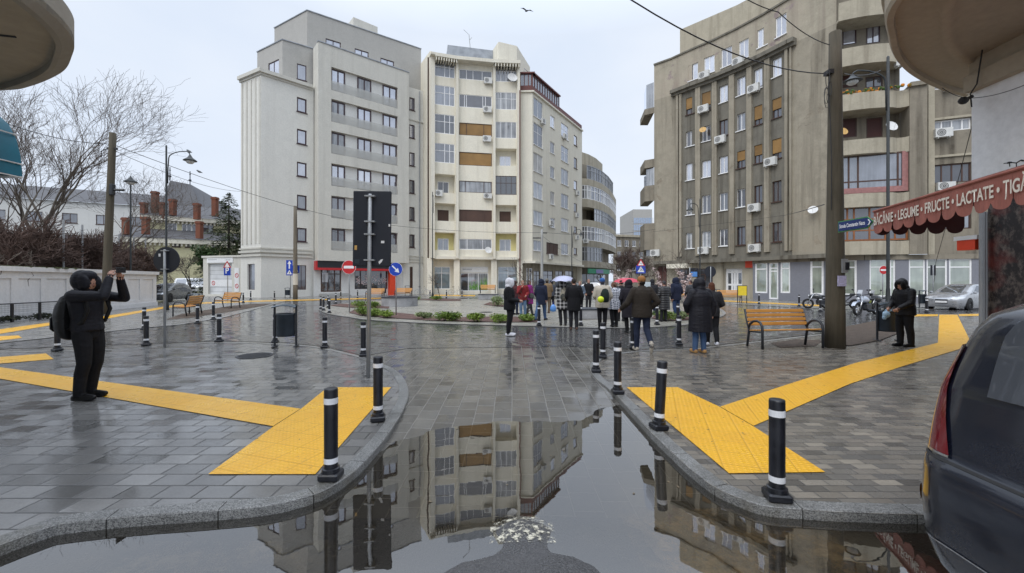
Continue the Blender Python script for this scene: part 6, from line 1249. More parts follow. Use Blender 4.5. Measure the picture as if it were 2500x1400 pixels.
def vehicles():
    M['g_car'] = glass('tinted_car_glass', (.045,.05,.06), .06); M['g_car'].node_tree.nodes['Glossy BSDF'].inputs['Color'].default_value = (.42,.44,.5,1)
    M['carwhite'] = paint('white_car_paint', (.62,.63,.64)); M['carsilver'] = paint('silver_car_paint', (.36,.37,.39), .55, .3); M['cardark'] = paint('dark_car_paint', (.007,.010,.020), .0, .22, .30, .9); M['cargrey'] = paint('grey_car_paint', (.05,.055,.06), .3)
    t = NT('lamp_lens'); M['lampglass'] = t.done((.55,.57,.60,1), .08, .3); t = NT('red_lens'); n = t.math('FRACT', t.math('MULTIPLY', t.n('ShaderNodeSeparateXYZ').outputs[2], 1)); M['tail'] = t.done((.16,.005,.010,1), .12, coat=1.0, coat_rough=.05); M['amber'] = plain('amber_lens', (.55,.20,.015), .15)
    # near car at the right edge
    tab = [(.14,.12,4.30,.79,.22,.30),(.24,.05,4.36,.84,.23,.40),(.38,.015,4.39,.875,.23,.42),(.58,.0,4.4,.885,.24,.44),(.74,.012,4.38,.888,.24,.42),(.79,.03,4.37,.885,.23,.42),(.82,.055,4.35,.88,.22,.42),(1.0,.08,4.2,.87,.22,.40),(1.1,.095,3.9,.86,.22,.40),(1.18,.105,3.5,.85,.22,.36),(1.28,.125,3.3,.82,.22,.3),(1.4,.145,3.0,.78,.22,.28),(1.5,.15,2.75,.73,.22,.26),(1.58,.165,2.5,.68,.24,.24),(1.64,.23,2.3,.60,.26,.22),(1.69,.45,2.0,.45,.25,.2),(1.71,.9,1.6,.2,.15,.15)]
    o = thing('parked_car', 'dark wet car parked at the right edge, red tail light towards the kerb', 'car', (2.20,1.54,-.10)); c = Car(tab)
    c.body([.14,.18,.24,.31,.38,.48,.58,.66,.72,.76,.785,.80,.82,.86,.93,1.0,1.05,1.1,1.14,1.18,1.23,1.28,1.34,1.4,1.45,1.5,1.54,1.58,1.61,1.64,1.67,1.69,1.71]).build('body', M['cardark'], o)
    for sd in (1,-1):
        b = MB(); c.patch(b, 1.0, 1.98, .835, 1.40, sd, .010, 12, 12, 1.45, 2.0); tl = b.build('taillight', M['tail'], o); b = MB(); c.patch(b, 1.80, 2.03, .85, 1.05, sd, .013, 4, 8, 1.86, 2.03); b.build('indicator_lens', M['lampglass'], tl)
        b = MB(); c.patch(b, 1.5, 1.95, .52, .60, sd, .006); b.build('side_reflector', M['amber'], o); b = MB(); c.patch(b, 2.1, 2.48, 1.2, 1.52, sd, .006); c.patch(b, 2.52, 2.9, 1.2, 1.52, sd, .006); b.build('side_window', M['g_black'], o)
        for x in (.85, 3.6): 
            b = MB(); b.M = Matrix.Translation((x, sd*.865, .36)) @ Matrix.Rotation(pi/2,4,'X'); b.lathe((0,0,0), [(.01,-.035),(.40,-.035),(.40,.035),(.01,.035)], 28); b.build('wheel_arch', M['rubber'], o); wheel(o, x, sd*.82, .33)
        b = MB(); c.patch(b, 3.35, 4.15, .76, .92, sd, .01); b.build('headlight', M['lampglass'], o)
    b = MB(); c.patch(b, 0, .82, 1.18, 1.56, 1, .008, q1t=.95); c.patch(b, 0, .82, 1.18, 1.56, -1, .008, q1t=.95); b.build('rear_window', M['g_car'], o)
    b = MB(); c.patch(b, 0, 2.0, .80, .812, 1, .004, 20, 1); c.patch(b, 0, 2.0, .80, .812, -1, .004, 20, 1); b.build('tailgate_gap', M['rubber'], o)
    b = MB(); c.patch(b, 0, 2.2, .375, .382, 1, .005, 26, 1); c.patch(b, 0, 2.2, .375, .382, -1, .005, 26, 1); b.build('bumper_strip', M['chrome'], o)
    b = MB(); c.patch(b, 1.0, 1.98, .822, .834, 1, .011, 16, 1); c.patch(b, 1.0, 1.98, .822, .834, -1, .011, 9, 1); b.build('lens_trim', M['chrome'], o)
    b = MB(); c.patch(b, 4.0, 5, 1.2, 1.6, 1, .008); c.patch(b, 4.0, 5, 1.2, 1.6, -1, .008); b.build('windscreen', M['g_black'], o)
    # silver car on the right, others
    a = pi+.42; n = Vector((PX(2299,24.0),24.0,0)); hatch((n.x-4.3*cos(a), n.y-4.3*sin(a), 0), a, M['carsilver'], 'silver car parked nose out at the right behind the hooded man')
    q = Vector((PX(388,32),32,0)); hatch((q.x-1.4,q.y+4.0,0), -1.35, M['cargrey'], 'dark car peeping out past the end of the white boundary wall')
    for k,(px,Y) in enumerate(((440,58),(468,58.5),(493,59))): van((PX(px,Y)-.6,Y+2,.0), -pi/2+.5, ['white van at the left of the parked row before the villa','white van in the middle of the parked row before the villa','white van at the right of the row, half behind the garage'][k])['group'] = 'white vans parked before the villa'
    hatch((PX(1475,56),56,0), pi-.3, M['carsilver'], 'pale car in the side street, seen between the heads of the crowd'); hatch((PX(1425,60),62,0), pi-.5, M['cargrey'], 'grey car further down the side street behind the crowd')
    # motorbikes
    def bike(loc, rz, body, label, box=None, s=1):
        o = thing('motorcycle', label, 'motorcycle', loc, rz); o.scale = (s,)*3
        for x in (-.68,.70):
            b = MB(); b.smooth = True; b.M = Matrix.Translation((x,0,.31)) @ Matrix.Rotation(pi/2,4,'X'); n = 28
            b.loft([[((.25+.06*cos(t_))*cos(2*pi*i/n), (.25+.06*cos(t_))*sin(2*pi*i/n), .06*sin(t_)) for i in range(n)] for t_ in [2*pi*j/8 for j in range(9)]]); w_ = b.build('wheel', M['rubber'], o); b = MB(); b.M = Matrix.Translation((x,0,.31)) @ Matrix.Rotation(pi/2,4,'X')
            for k in range(5): a_ = 2*pi*k/5; b.box((cos(a_)*.11,sin(a_)*.11,0),(.2,.03,.03),rz=a_)
            b.lathe((0,0,0),[(.05,-.04),(.05,.04)],12); b.build('rim', M['chrome'], w_)
        b = MB(); b.smooth = True; b.tube([(.70,.10,.31),(.60,.10,.55),(.42,.09,.92)], .028, 8); b.tube([(.70,-.10,.31),(.60,-.10,.55),(.42,-.09,.92)], .028, 8); b.build('fork', M['chrome'], o)
        b = MB(); b.smooth = True; b.tube([(.42,.34,1.02),(.40,.20,1.0),(.42,0,.95),(.40,-.20,1.0),(.42,-.34,1.02)], .016, 8); b.tube([(.40,.28,1.02),(.42,.34,1.20)], .01, 6); b.tube([(.40,-.28,1.02),(.42,-.34,1.20)], .01, 6); b.ball((.43,.36,1.22),(.03,.06,.04),8,5); b.ball((.43,-.36,1.22),(.03,.06,.04),8,5); b.build('handlebar', M['black'], o)
        b = MB(); b.smooth = True; b.loft([[(x, y*wd, z0+(z1-z0)*(.5+.5*v)) for y, v in [(cos(t_),sin(t_)) for t_ in [2*pi*i/14 for i in range(14)]]] for x, wd, z0, z1 in ((-.05,.08,.62,.78),(.05,.15,.60,.88),(.25,.17,.60,.95),(.42,.14,.62,.92),(.55,.11,.62,.86),(.66,.05,.66,.76))], cap=True); b.loft([[(.62+.0*k, y, z) for y, z in ((-.11*k,.72),(.11*k,.72),(.09*k,.95+.1*k),(-.09*k,.95+.1*k))] for k in (1,.9)], cap=True); b.build('fairing', body, o)
        b = MB(); b.add([(.60,-.12,.92),(.60,.12,.92),(.48,.10,1.22),(.48,-.10,1.22)], [(0,1,2,3)]); b.build('windshield', M['g_curt'], o)
        b = MB(); b.smooth = True; b.ball((.66,0,.80),(.05,.09,.07),10,6); b.build('headlight', M['lampglass'], o)
        b = MB(); b.bbox((-.30,0,.80),(.62,.26,.10),.04,ry=.08); b.bbox((-.55,0,.87),(.25,.22,.12),.04); b.build('seat', M['black'], o)
        b = MB(); b.bbox((.05,0,.42),(.5,.26,.36),.08); b.tube([(.2,.14,.3),(-.2,.16,.24),(-.75,.18,.38)], .045, 8); b.tube([(-.68,0,.31),(-.2,0,.45),(-.5,0,.75)], .035, 6); b.build('engine', M['dark_metal'], o)
        b = MB(); b.smooth = True; n = 8; b.loft([[(x,-.08,z),(x,.08,z)] for x, z in [(.70+.36*cos(t_), .31+.36*sin(t_)) for t_ in [.5+1.9*i/n for i in range(n+1)]]], closed=False); b.build('mudguard', body, o)
        if box: b = MB(); b.bbox((-.05,-.22,.62),(.40,.10,.42),.03,ry=.5); b.build('side_panel', M['ochre_box'], o); b = MB(); b.bbox((-.55,-.15,.62),(.22,.03,.14),.01,ry=-.3); b.build('number_plate', M['lime'], o)
        return o
    M['ochre_box'] = plain('amber_plastic', (.60,.30,.05), .4); M['lime'] = plain('lime_plastic', (.42,.50,.06), .4)
    q = G(2098,771); bike((q.x+.45,q.y+.1,0), pi+.35, paint('white_blue_bike_paint', (.45,.50,.60)), 'white and blue motorcycle with amber side panel beside the bare planting bed', True, 1.0)
    q = G(2065,757); bike((q.x+.1,q.y+.5,0), pi-.9, paint('red_bike_paint', (.45,.03,.02)), 'red motorcycle half hidden behind the thick wooden pole', False, 1.0); q = G(2160,765); bike((q.x+.3,q.y+.6,0), pi+.2, M['cargrey'], 'black motorcycle parked behind the white and blue one', False, .95)
    q = G(2022,756); bike((q.x,q.y+.5,0), pi-.6, M['cargrey'], 'dark motorcycle left of the thick wooden pole', False, .95)
    # bicycle leaning at the wall of the cream house
    for px, l in ((1030,'pale bicycle leaning by the drain pipes between the grey and cream houses'),(1112,'grey bicycle parked before the plant shop window')):
        q = G(px,722); o = thing('bicycle', l, 'bicycle', (q.x,q.y,0), .15)
        for x in (-.5,.5):
            b = MB(); b.M = Matrix.Translation((x,0,.34)) @ Matrix.Rotation(pi/2,4,'X'); n = 24; b.tube([(.32*cos(2*pi*i/n),.32*sin(2*pi*i/n),0) for i in range(n+1)], .022, 5); [b.tube([(0,0,0),(.32*cos(a_),.32*sin(a_),0)], .005, 3) for a_ in [2*pi*k/8 for k in range(8)]]; b.build('wheel', M['galv'], o)
        b = MB(); b.tube([(-.5,0,.34),(-.1,0,.34),(.36,0,.85),(-.2,0,.80),(-.1,0,.34)], .022, 6); b.tube([(-.5,0,.34),(-.2,0,.80),(-.24,0,.95)], .018, 6); b.tube([(.5,0,.34),(.33,0,1.0)], .02, 6); b.build('frame', M['galv'], o); b = MB(); b.tube([(.28,-.28,1.05),(.33,0,1.0),(.28,.28,1.05)], .015, 6); b.build('handlebar', M['black'], o); b = MB(); b.bbox((-.25,0,.97),(.26,.14,.06),.03); b.build('saddle', M['black'], o)
vehicles()
# ================================================================ people
PEOPLE = []
def cloth(name, c, var=.14, rough=.85, fine=70):
    t = NT(name); p = t.objpos(); n = t.noise(p, 4, 4, .6); f = t.noise(p, fine, 3)
    w = t.noise(t.mp(p, (3,3,9)), 2.2, 3, .6)
    return t.done(t.scale(c4(c), t.math('ADD', t.ramp(n, .3, .7, 1-var, 1+var), t.ramp(f, .3, .7, -.10, .10))), rough, normal=t.bump(t.math('ADD', w, t.math('MULTIPLY', f, .12)), .55, .03), spec=.25)
def pattern_cloth(name, kind):
    t = NT(name); p = t.objpos()
    if kind == 'plaid':
        s_ = t.n('ShaderNodeSeparateXYZ'); t.L(p, s_.inputs[0]); a = t.math('LESS_THAN', t.math('FRACT', t.math('MULTIPLY', s_.outputs[0], 7.5)), .35); b = t.math('LESS_THAN', t.math('FRACT', t.math('MULTIPLY', s_.outputs[2], 7.5)), .35)
        f = t.math('MULTIPLY', t.math('ADD', a, b), .5); col = t.mix(f, (.012,.012,.014,1), (.52,.51,.50,1))
    elif kind == 'houndstooth':
        ch = t.n('ShaderNodeTexChecker'); t.L(t.mp(p, rot=(0,.78,0)), ch.inputs[0]); ch.inputs['Scale'].default_value = 24; col = t.mix(ch.outputs['Fac'], (.62,.64,.70,1), (.03,.04,.07,1))
    elif kind == 'puffer':
        s_ = t.n('ShaderNodeSeparateXYZ'); t.L(p, s_.inputs[0]); w = t.math('ABSOLUTE', t.math('SINE', t.math('MULTIPLY', s_.outputs[2], 34)))
        return t.done(t.mix(t.ramp(w, 0, .35), (.05,.045,.035,1), (.014,.014,.017,1)), .35, normal=t.bump(t.math('POWER', w, .5), .8, .02))
    elif kind == 'camo':
        n = t.noise(p, 9, 4, .6); col = t.mix(t.ramp(n, .45, .55), (.05,.055,.05,1), (.30,.27,.21,1))
    elif kind == 'foil':
        col = (.42,.43,.58,1)
        n = t.noise(p, 14, 3, .6); return t.done(col, .25, .2, t.bump(n, .7, .03))
    return t.done(col, .8)
C_ = {}
def cm(key, c=None, **k):
    if key not in C_: C_[key] = cloth('cloth_'+key, c, **k)
    return C_[key]
def person(px, py, H, rz, label, top, legs, shoes, skin='skin', hair=(.02,.015,.012), hood=False, hat=None, hem=.80, bulk=1.0, pose=None, loc=None, vox=.012, hoodmat=None, sleeves=None, face=False, hoodscale=1.0, wide=1.0):
    s = H/1.72; q = Vector(loc) if loc else G(px, py); P = pose or {}
    J = dict(sl=(-.175,0,1.40), el=(-.235,-.02,1.13), wl=(-.235,.05,.89), sr=(.175,0,1.40), er=(.235,-.02,1.13), wr=(.235,.05,.89), hl=(-.085,0,.90), kl=(-.09,.02,.49), al=(-.09,-.01,.085), hr=(.085,0,.90), kr=(.09,.02,.49), ar=(.09,-.01,.085), head=(0,.03,1.60), lean=0.0, htilt=0.0, tl=None, tr=None)
    jr = random.Random(int(px*7+py)); ju = lambda a: jr.uniform(-a, a)
    if px:
        sh_ = ju(.025); J['lean'] = ju(.05)+.01
        for sd, sg in (('l',-1),('r',1)):
            f = ju(.07); J['a'+sd] = (sg*.09+ju(.03), f, .085); J['k'+sd] = (sg*.09+ju(.015), f*.5+.03, .49); J['h'+sd] = (sg*.085+sh_, 0, .90)
            sw = jr.choice((0,.06,.16,.24)); J['e'+sd] = (sg*(.24+jr.uniform(0,.04)), -.03+sw*.1+ju(.03), 1.13); J['w'+sd] = (sg*(.23-sw*.35), .04+sw, .89+sw*.55)
        J['sl'] = (-.175,ju(.03),1.40+ju(.015)); P = dict(P); P.setdefault('hturn', ju(.55))
    J.update(P); b = MB(); mats_ = [M[x] if isinstance(x, str) else x for x in (skin, top, legs, shoes, hair if not isinstance(hair, tuple) else cm('hair%.3f_%.3f' % hair[:2], hair, fine=120), hoodmat or top, hat or top, sleeves or top)]
    V = lambda k: Vector(J[k]) if isinstance(J[k], tuple) else J[k]
    ln = J['lean']; sh = lambda p: Vector((p[0], p[1]+ln*max(0,(p[2]-.9)), p[2]))
    def limb(pts, rs, mi):
        b.mi = mi; n = len(pts); pp, rr = [], []
        for i in range(n-1):
            for k in range(5): t_ = k/5; pp.append(Vector(pts[i]).lerp(Vector(pts[i+1]), t_)); rr.append(rs[i]+(rs[i+1]-rs[i])*t_)
        pp.append(Vector(pts[-1])); rr.append(rs[-1]); b.tube(pp, rr, 12)
        for p, r in zip(pts, rs): b.ball(p, r*.99, 10, 7)
    # legs
    for sd in 'lr':
        h, k, a = V('h'+sd), V('k'+sd), V('a'+sd); limb([h, h.lerp(k,.5)+Vector((0,.012,0)), k, k.lerp(a,.35)+Vector((0,-.015,0)), a], [.100*wide, .090*wide, .074*wide, .070*wide, .058*wide], 2)
        b.mi = 3; t_ = J['t'+sd]; f = Vector(t_)-a if t_ else Vector((0,.19,-.045)); heel = a+Vector((0,-.055,-.045)) if not t_ else a-f*.28
        limb([heel, a+f*.45+Vector((0,0,-.005 if t_ else -.02)), a+f], [.040,.045,.034], 3)
        if not t_: b.bbox((a.x, a.y+.06, a.z-.070), (.085,.27,.03), .01)
    # torso
    b.mi = 1; g_ = bulk*(1.16 if px else 1.08); ring = lambda z, rx, ry, y=0: [sh((rx*g_*cos(2*pi*i/18), y+ry*g_*sin(2*pi*i/18), z)) for i in range(18)]
    base = [(hem, .165+.05*max(0,(.9-hem)), .13+.05*max(0,(.9-hem)))]+([(.86,.175,.14)] if hem < .8 else [])+[(.96,.172,.135),(1.08,.160,.125),(1.22,.175,.132),(1.33,.188,.130),(1.41,.165,.112),(1.46,.09,.085),(1.50,.062,.066)]
    zs = []
    for (z0,a0,c0),(z1,a1,c1) in zip(base, base[1:]):
        for k in range(3): t_ = k/3; zs.append(ring(z0+(z1-z0)*t_, a0+(a1-a0)*t_, c0+(c1-c0)*t_))
    zs.append(ring(*base[-1])); b.loft(zs, cap=True)
    b.mi = 2; b.ball((0,0,.90), (.15*wide,.115,.13), 14, 9)
    # arms and hands
    for sd, sg in (('l',-1),('r',1)):
        S, E, Wr = sh(J['s'+sd]), V('e'+sd), V('w'+sd)
        if not P.get('e'+sd): E = sh(E)
        if not P.get('w'+sd): Wr = sh(Wr)
        limb([S, S.lerp(E,.5), E, E.lerp(Wr,.5), Wr], [.072*g_, .062*g_, .054*g_, .050*g_, .042*g_], 7)
        d = (Wr-E).normalized(); side = d.cross(Vector((1,0,0)) if abs(d.x) < .8 else Vector((0,0,1))).normalized(); nrm = d.cross(side); c = Wr+d*.06; b.mi = 0
        b.tube([Wr, Wr+d*.03, Wr+d*.07, Wr+d*.095], [.026,.034,.036,.030], 8)
        hk = P.get('curl', .35)
        for k in range(4): o_ = side*(.030-.020*k); L_ = (.070,.080,.076,.058)[k]; p0 = Wr+d*.085+o_; p1 = p0+d*L_*.55; p2 = p1+(d*(1-hk)+nrm*hk*sg).normalized()*L_*.5; b.tube([p0,p1,p2], [.0105,.010,.0085], 6)
        b.tube([Wr+d*.03+side*.028, Wr+d*.065+side*.058, Wr+d*.095+side*.062], [.012,.0115,.009], 6)
    # neck and head
    hd = sh(J['head']); b.mi = 0; b.tube([sh((0,0,1.44)), hd-Vector((0,.015,.05))], [.058,.052], 10)
    R = Matrix.Rotation(J['htilt'], 3, 'X') @ Matrix.Rotation(P.get('hturn', 0), 3, 'Z') if not P.get('hturn') else Matrix.Rotation(P['hturn'], 3, 'Z') @ Matrix.Rotation(J['htilt'], 3, 'X')
    def hp(x, y, z): return hd+R @ Vector((x,y,z))
    def hball(x, y, z, r, mi): b.mi = mi; n, m = 16, 11; b.loft([[hp(x+r[0]*max(cos(-pi/2+pi*j/m),.03)*cos(2*pi*i/n), y+r[1]*max(cos(-pi/2+pi*j/m),.03)*sin(2*pi*i/n), z+r[2]*sin(-pi/2+pi*j/m)) for i in range(n)] for j in range(m+1)], cap=True)
    hball(0,0,.01,(.072,.090,.105),0); hball(0,.035,-.055,(.050,.055,.055),0); hball(0,.093,-.012,(.013,.020,.022),0); hball(-.074,-.005,-.01,(.012,.022,.030),0); hball(.074,-.005,-.01,(.012,.022,.030),0)
    if hood: k = hoodscale; hball(0,-.028,.020,(.108*k,.118*k,.138*k),5); hball(0,-.05,-.095,(.115,.10,.075),5); hball(0,.045,.070,(.090*k,.085*k,.070*k),5); hball(-.075*k,.04,-.015,(.040,.085,.115),5); hball(.075*k,.04,-.015,(.040,.085,.115),5)
    elif hat: hball(0,-.008,.060,(.092,.108,.085),6); hball(0,.0,.03,(.098,.112,.03),6); hball(0,-.02,-.01,(.080,.088,.075),4)
    else:
        hball(0,-.016,.030,(.083,.096,.100),4)
        if P.get('long'): hball(0,-.045,-.06,(.088,.065,.13),4)
        if P.get('curly'): [hball(.07*cos(a), -.03+.05*sin(a), .03-.05*(i%3), (.05,.05,.05), 4) for i, a in enumerate([k*.8 for k in range(9)])]
    b.v = [v*s for v in b.v]
    me = bpy.data.meshes.new('person_raw'); me.from_pydata(b.v, [], b.f); o = bpy.data.objects.new('person', me); COL.objects.link(o)
    md = o.modifiers.new('r', 'REMESH'); md.mode = 'VOXEL'; md.voxel_size = vox; sm = o.modifiers.new('s', 'SMOOTH'); sm.factor = .5; sm.iterations = 3
    src = [(v, 0) for v in b.v]; fm = {}
    for f, mi in zip(b.f, b.m):
        for i in f: fm[i] = mi
    o.location = (q.x, q.y, .008); o.rotation_euler = (0,0,rz); tag(o, label, 'person', P.get('group')); PEOPLE.append((o, b.v, fm, mats_, hd*s, R, face, s)); return o
def finish_people():
    dg = bpy.context.evaluated_depsgraph_get(); dg.update(); res = []
    for o, vs, fm, mats_, hd, R, face, s in PEOPLE:
        res.append(bpy.data.meshes.new_from_object(o.evaluated_get(dg)))
    for (o, vs, fm, mats_, hd, R, face, s), me in zip(PEOPLE, res):
        o.modifiers.clear(); old = o.data; o.data = me; bpy.data.meshes.remove(old); me.name = 'person'; kd = KDTree(len(vs))
        for i, v in enumerate(vs): kd.insert(v, i)
        kd.balance(); me.materials.clear()
        for m in mats_: me.materials.append(m)
        me.polygons.foreach_set('material_index', [fm.get(kd.find(p.center)[1], 1) for p in me.polygons]); me.polygons.foreach_set('use_smooth', [True]*len(me.polygons)); me.update()
        if face:
            hp = lambda x, y, z: hd+(R @ Vector((x,y,z)))*s
            for sx in (-1,1):
                e = MB(); e.smooth = True; e.ball(hp(sx*.030,.086,.012), .011*s, 8, 6); eo = e.build('eye', M['sign_white'], o); e = MB(); e.ball(hp(sx*.030,.0955,.012), .006*s, 6, 5); e.build('iris', M['black'], eo); e = MB(); e.tube([hp(sx*.014,.093,.033), hp(sx*.03,.092,.038), hp(sx*.046,.083,.033)], .004*s, 5); e.build('eyebrow', M['black'], o)
            e = MB(); e.tube([hp(-.022,.088,-.066), hp(0,.094,-.066), hp(.022,.088,-.066)], .005*s, 5); e.build('mouth', plain('lips', (.30,.11,.09), .5), o)
def people():
    blk = cm('black', (.010,.010,.012)); blk2 = cm('charcoal', (.022,.022,.026)); navy = cm('navy', (.014,.018,.038)); jean = cm('jeans', (.055,.10,.20)); djean = cm('dark_jeans', (.016,.022,.045)); white = cm('white', (.62,.62,.66)); brownb = cm('dark_brown', (.030,.024,.019)); khaki = cm('khaki', (.17,.115,.065)); tan = cm('tan_boot', (.36,.20,.075)); beige = cm('beige', (.40,.36,.30)); purple = cm('purple', (.27,.022,.20)); red = cm('red', (.20,.022,.024)); grey = cm('grey_trouser', (.06,.06,.065)); blue = cm('blue_cap', (.035,.11,.32)); orange = cm('orange_beanie', (.30,.14,.05)); bshoe = cm('black_shoe', (.008,.008,.009), rough=.4); brs = cm('brown_shoe', (.10,.06,.045)); pblack = cm('shell_black', (.009,.009,.011), rough=.5)
    plaid, hound, puff, camo, foil = [pattern_cloth('cloth_'+k, k) for k in ('plaid','houndstooth','puffer','camo','foil')]
    C_['puff_black'] = cloth('cloth_puff_black', (.011,.011,.016), rough=.6)
    # photographer (faces right, looks up, both hands raised with the phone)
    ph = dict(sl=(-.20,.02,1.40), sr=(.20,.02,1.40), er=(.23,.40,1.40), wr=(.11,.37,1.63), el=(-.22,.30,1.36), wl=(-.10,.34,1.62), head=(0,.02,1.585), htilt=.30, lean=-.07, hl=(-.095,0,.90), hr=(.095,0,.90), kl=(-.11,.015,.49), kr=(.11,.05,.49), al=(-.11,-.06,.085), ar=(.11,-.02,.085), curl=.75)
    person(0, 0, 1.76, -pi/2+.05, 'person in black hooded padded jacket photographing upwards with a phone at the left', C_['puff_black'], blk, bshoe, hood=True, hem=.93, bulk=1.06, pose=ph, loc=(-5.93,5.90,0), vox=.0085, face=True, hoodscale=1.16, wide=1.05)
    rz = -pi/2+.05; o = thing('backpack', 'black backpack on the back of the photographer', 'backpack', (-5.93,5.90,0), rz); s = 1.76/1.72
    b = MB(); b.smooth = True; b.loft([[(sx*.5*w, -.19-d*(.5-.5*cos(t_)) if False else y0-dd*v, z) for sx, v, w, y0, dd in [(cos(t2), max(0,sin(t2)) if True else 0, w, -.13, d) for t2 in [2*pi*i/18 for i in range(18)]]] for z, w, d in ((.84,.24,.14),(.88,.36,.22),(1.0,.40,.28),(1.15,.41,.29),(1.30,.38,.26),(1.42,.33,.19),(1.48,.20,.10))], cap=True); b.build('pack', cm('nylon', (.012,.012,.013), rough=.55), o)
    b = MB(); b.smooth = True; b.loft([[(.13*cos(t2)*w, -.37-.06*max(0,sin(t2))*w, z) for t2 in [2*pi*i/14 for i in range(14)]] for z, w in ((.95,.7),(.99,1),(1.13,1),(1.18,.7))], cap=True); b.build('front_pocket', cm('nylon'), o)
    for sx in (-1,1): b = MB(); b.smooth = True; b.tube([(sx*.13,-.14,1.42),(sx*.15,-.02,1.52),(sx*.16,.10,1.42),(sx*.17,.15,1.25),(sx*.17,.08,1.08),(sx*.15,-.12,.98)], .024, 8); b.build('strap', cm('nylon'), o)
    b = MB(); b.tube([(-.03,-.16,1.46),(-.02,-.20,1.52),(.02,-.20,1.52),(.03,-.16,1.46)], .010, 6); b.build('grab_loop', cm('nylon'), o)
    o = thing('phone', 'dark phone held up in the hands of the photographer', 'phone', (-5.93+.48,5.90-.02,1.80), rz); b = MB(); b.bbox((0,0,0),(.155,.010,.078),.004); b.build('case', M['screen'], o); b = MB(); b.bx(-.05,-.02,.005,.008,.005,.03); b.build('camera_lens', M['black'], o)
    st = lambda f, b_, **k: dict(kl=(-.09,f*.55+.03,.49), al=(-.09,f,.085), kr=(.09,b_*.35+.06,.49), ar=(.09,b_,.085+max(0,-b_)*.25), **k)
    person(1244,820,1.70,-pi/2-.15,'person in black jacket with white hood, looking at their hands, white shoes',blk,blk,white,hood=True,hoodmat=white,hem=.78,bulk=1.12,pose=dict(er=(.22,.05,1.10),wr=(.12,.28,1.06),el=(-.22,.05,1.10),wl=(-.08,.28,1.06)),face=True,hoodscale=1.02)
    person(1276,776,1.66,pi,'person in dark red jacket and pale jeans behind the white-hooded one',red,cm('pale_jeans',(.13,.21,.32)),bshoe,pose=dict(er=(.22,.16,1.15),wr=(.06,.22,1.38)),hair=(.09,.05,.03),bulk=1.1,face=True)
    person(1292,772,1.66,-.9,'person in long magenta purple coat striding to the right',purple,grey,bshoe,hem=.58,hair=(.05,.03,.03),bulk=1.08,pose=st(.28,-.30,long=True))
    person(1321,783,1.70,-.5,'person in navy hooded coat and blue jeans mid-stride behind a bollard',navy,jean,bshoe,hood=True,hem=.66,bulk=1.1,pose=st(-.36,.22))
    person(1336,765,1.74,.15,'person in khaki brown jacket and trousers with grey cap, walking away',khaki,cm('brown_trouser',(.13,.095,.065)),brs,hat=cm('grey_cap',(.16,.15,.13)),hem=.80,bulk=1.15)
    person(1374,795,1.66,0,'person in black and white plaid coat under the blue umbrella',plaid,blk2,bshoe,hem=.62,bulk=1.18,pose=dict(er=(.24,.10,1.16),wr=(.12,.20,1.40)),hood=True,hoodmat=plaid)
    person(1401,806,1.72,0,'man with short hair in long black coat with green lanyard, seen from behind',blk,blk2,brs,hem=.64,bulk=1.12,hair=(.03,.024,.02),pose=st(.06,-.02))
    person(1437,757,1.74,pi+.1,'person in black facing the camera with green lanyard and white badge',blk,blk2,bshoe,hem=.82,bulk=1.1,hair=(.02,.014,.012),face=True)
    person(1471,806,1.72,0,'person in beige coat with blue cap and neon ball on the backpack',beige,blk,bshoe,hat=blue,hem=.74,bulk=1.22,hair=(.05,.05,.07))
    person(1499,799,1.60,.1,'curly-haired person in white and navy checked poncho',hound,blk,bshoe,hem=.68,bulk=1.22,hair=(.13,.07,.05),pose=dict(curly=1,el=(-.26,.02,1.14),wl=(-.20,.16,1.0)))
    person(1536,815,1.66,.05,'person in long dark overcoat with dark hood beside the brown jacket',cm('plum_black',(.016,.014,.020)),blk,bshoe,hood=True,hem=.52,bulk=1.15)
    mj = st(.10,-.36,er=(.34,-.10,1.14),wr=(.22,.06,.98),el=(-.34,.02,1.10),wl=(-.42,.16,.98)); mj.update(tr=(.10,-.32,.02), hl=(-.09,0,.90))
    person(1567,858,1.74,.05,'man in dark brown jacket with tan beanie, striding away in dark jeans',brownb,djean,beige,hat=orange,hem=.78,bulk=1.16,pose=mj,wide=1.0)
    person(1622,786,1.64,.2,'woman in knee-length black quilted coat with grey hair up',puff,blk2,bshoe,hem=.50,bulk=1.14,hair=(.05,.048,.05))
    person(1651,780,1.76,.5,'person in navy hooded jacket and blue jeans with hands in pockets',navy,cm('mid_jeans',(.03,.055,.13)),bshoe,hood=True,hem=.80,bulk=1.16,pose=dict(er=(.28,-.06,1.12),wr=(.20,.08,.98)))
    person(1710,863,1.68,.1,'person in long black padded coat, blue jeans and tan boots',C_['puff_black'],jean,tan,hood=True,hem=.50,bulk=1.30,pose=dict(el=(-.33,.02,1.14),wl=(-.24,.16,.98),er=(.31,-.02,1.12),wr=(.30,.02,.90),kr=(.07,.04,.49)),hoodscale=1.05)
    person(1738,846,1.60,-.3,'person in dark clothes with brown hair, mostly behind the long padded coat',blk2,blk,white,hem=.80,hair=(.09,.035,.02),pose=st(.15,-.25,long=True))
    person(2211,848,1.70,pi/2+.05,'man in black hooded jacket holding a strap beside the right litter bin',pblack,blk,bshoe,hood=True,hem=.80,bulk=1.14,pose=dict(er=(.24,.10,1.12),wr=(.14,.30,.98),el=(-.24,.10,1.12),wl=(-.14,.30,.98),head=(0,.07,1.57),htilt=-.25,lean=.05,curl=.7,hturn=.1),face=True,vox=.010,wide=1.15)
    person(1258,769,1.62,-.6,'person with dark hat just behind the white hood',cm('wine',(.07,.02,.025)),djean,bshoe,hat=cm('brown_hat',(.06,.035,.03)))
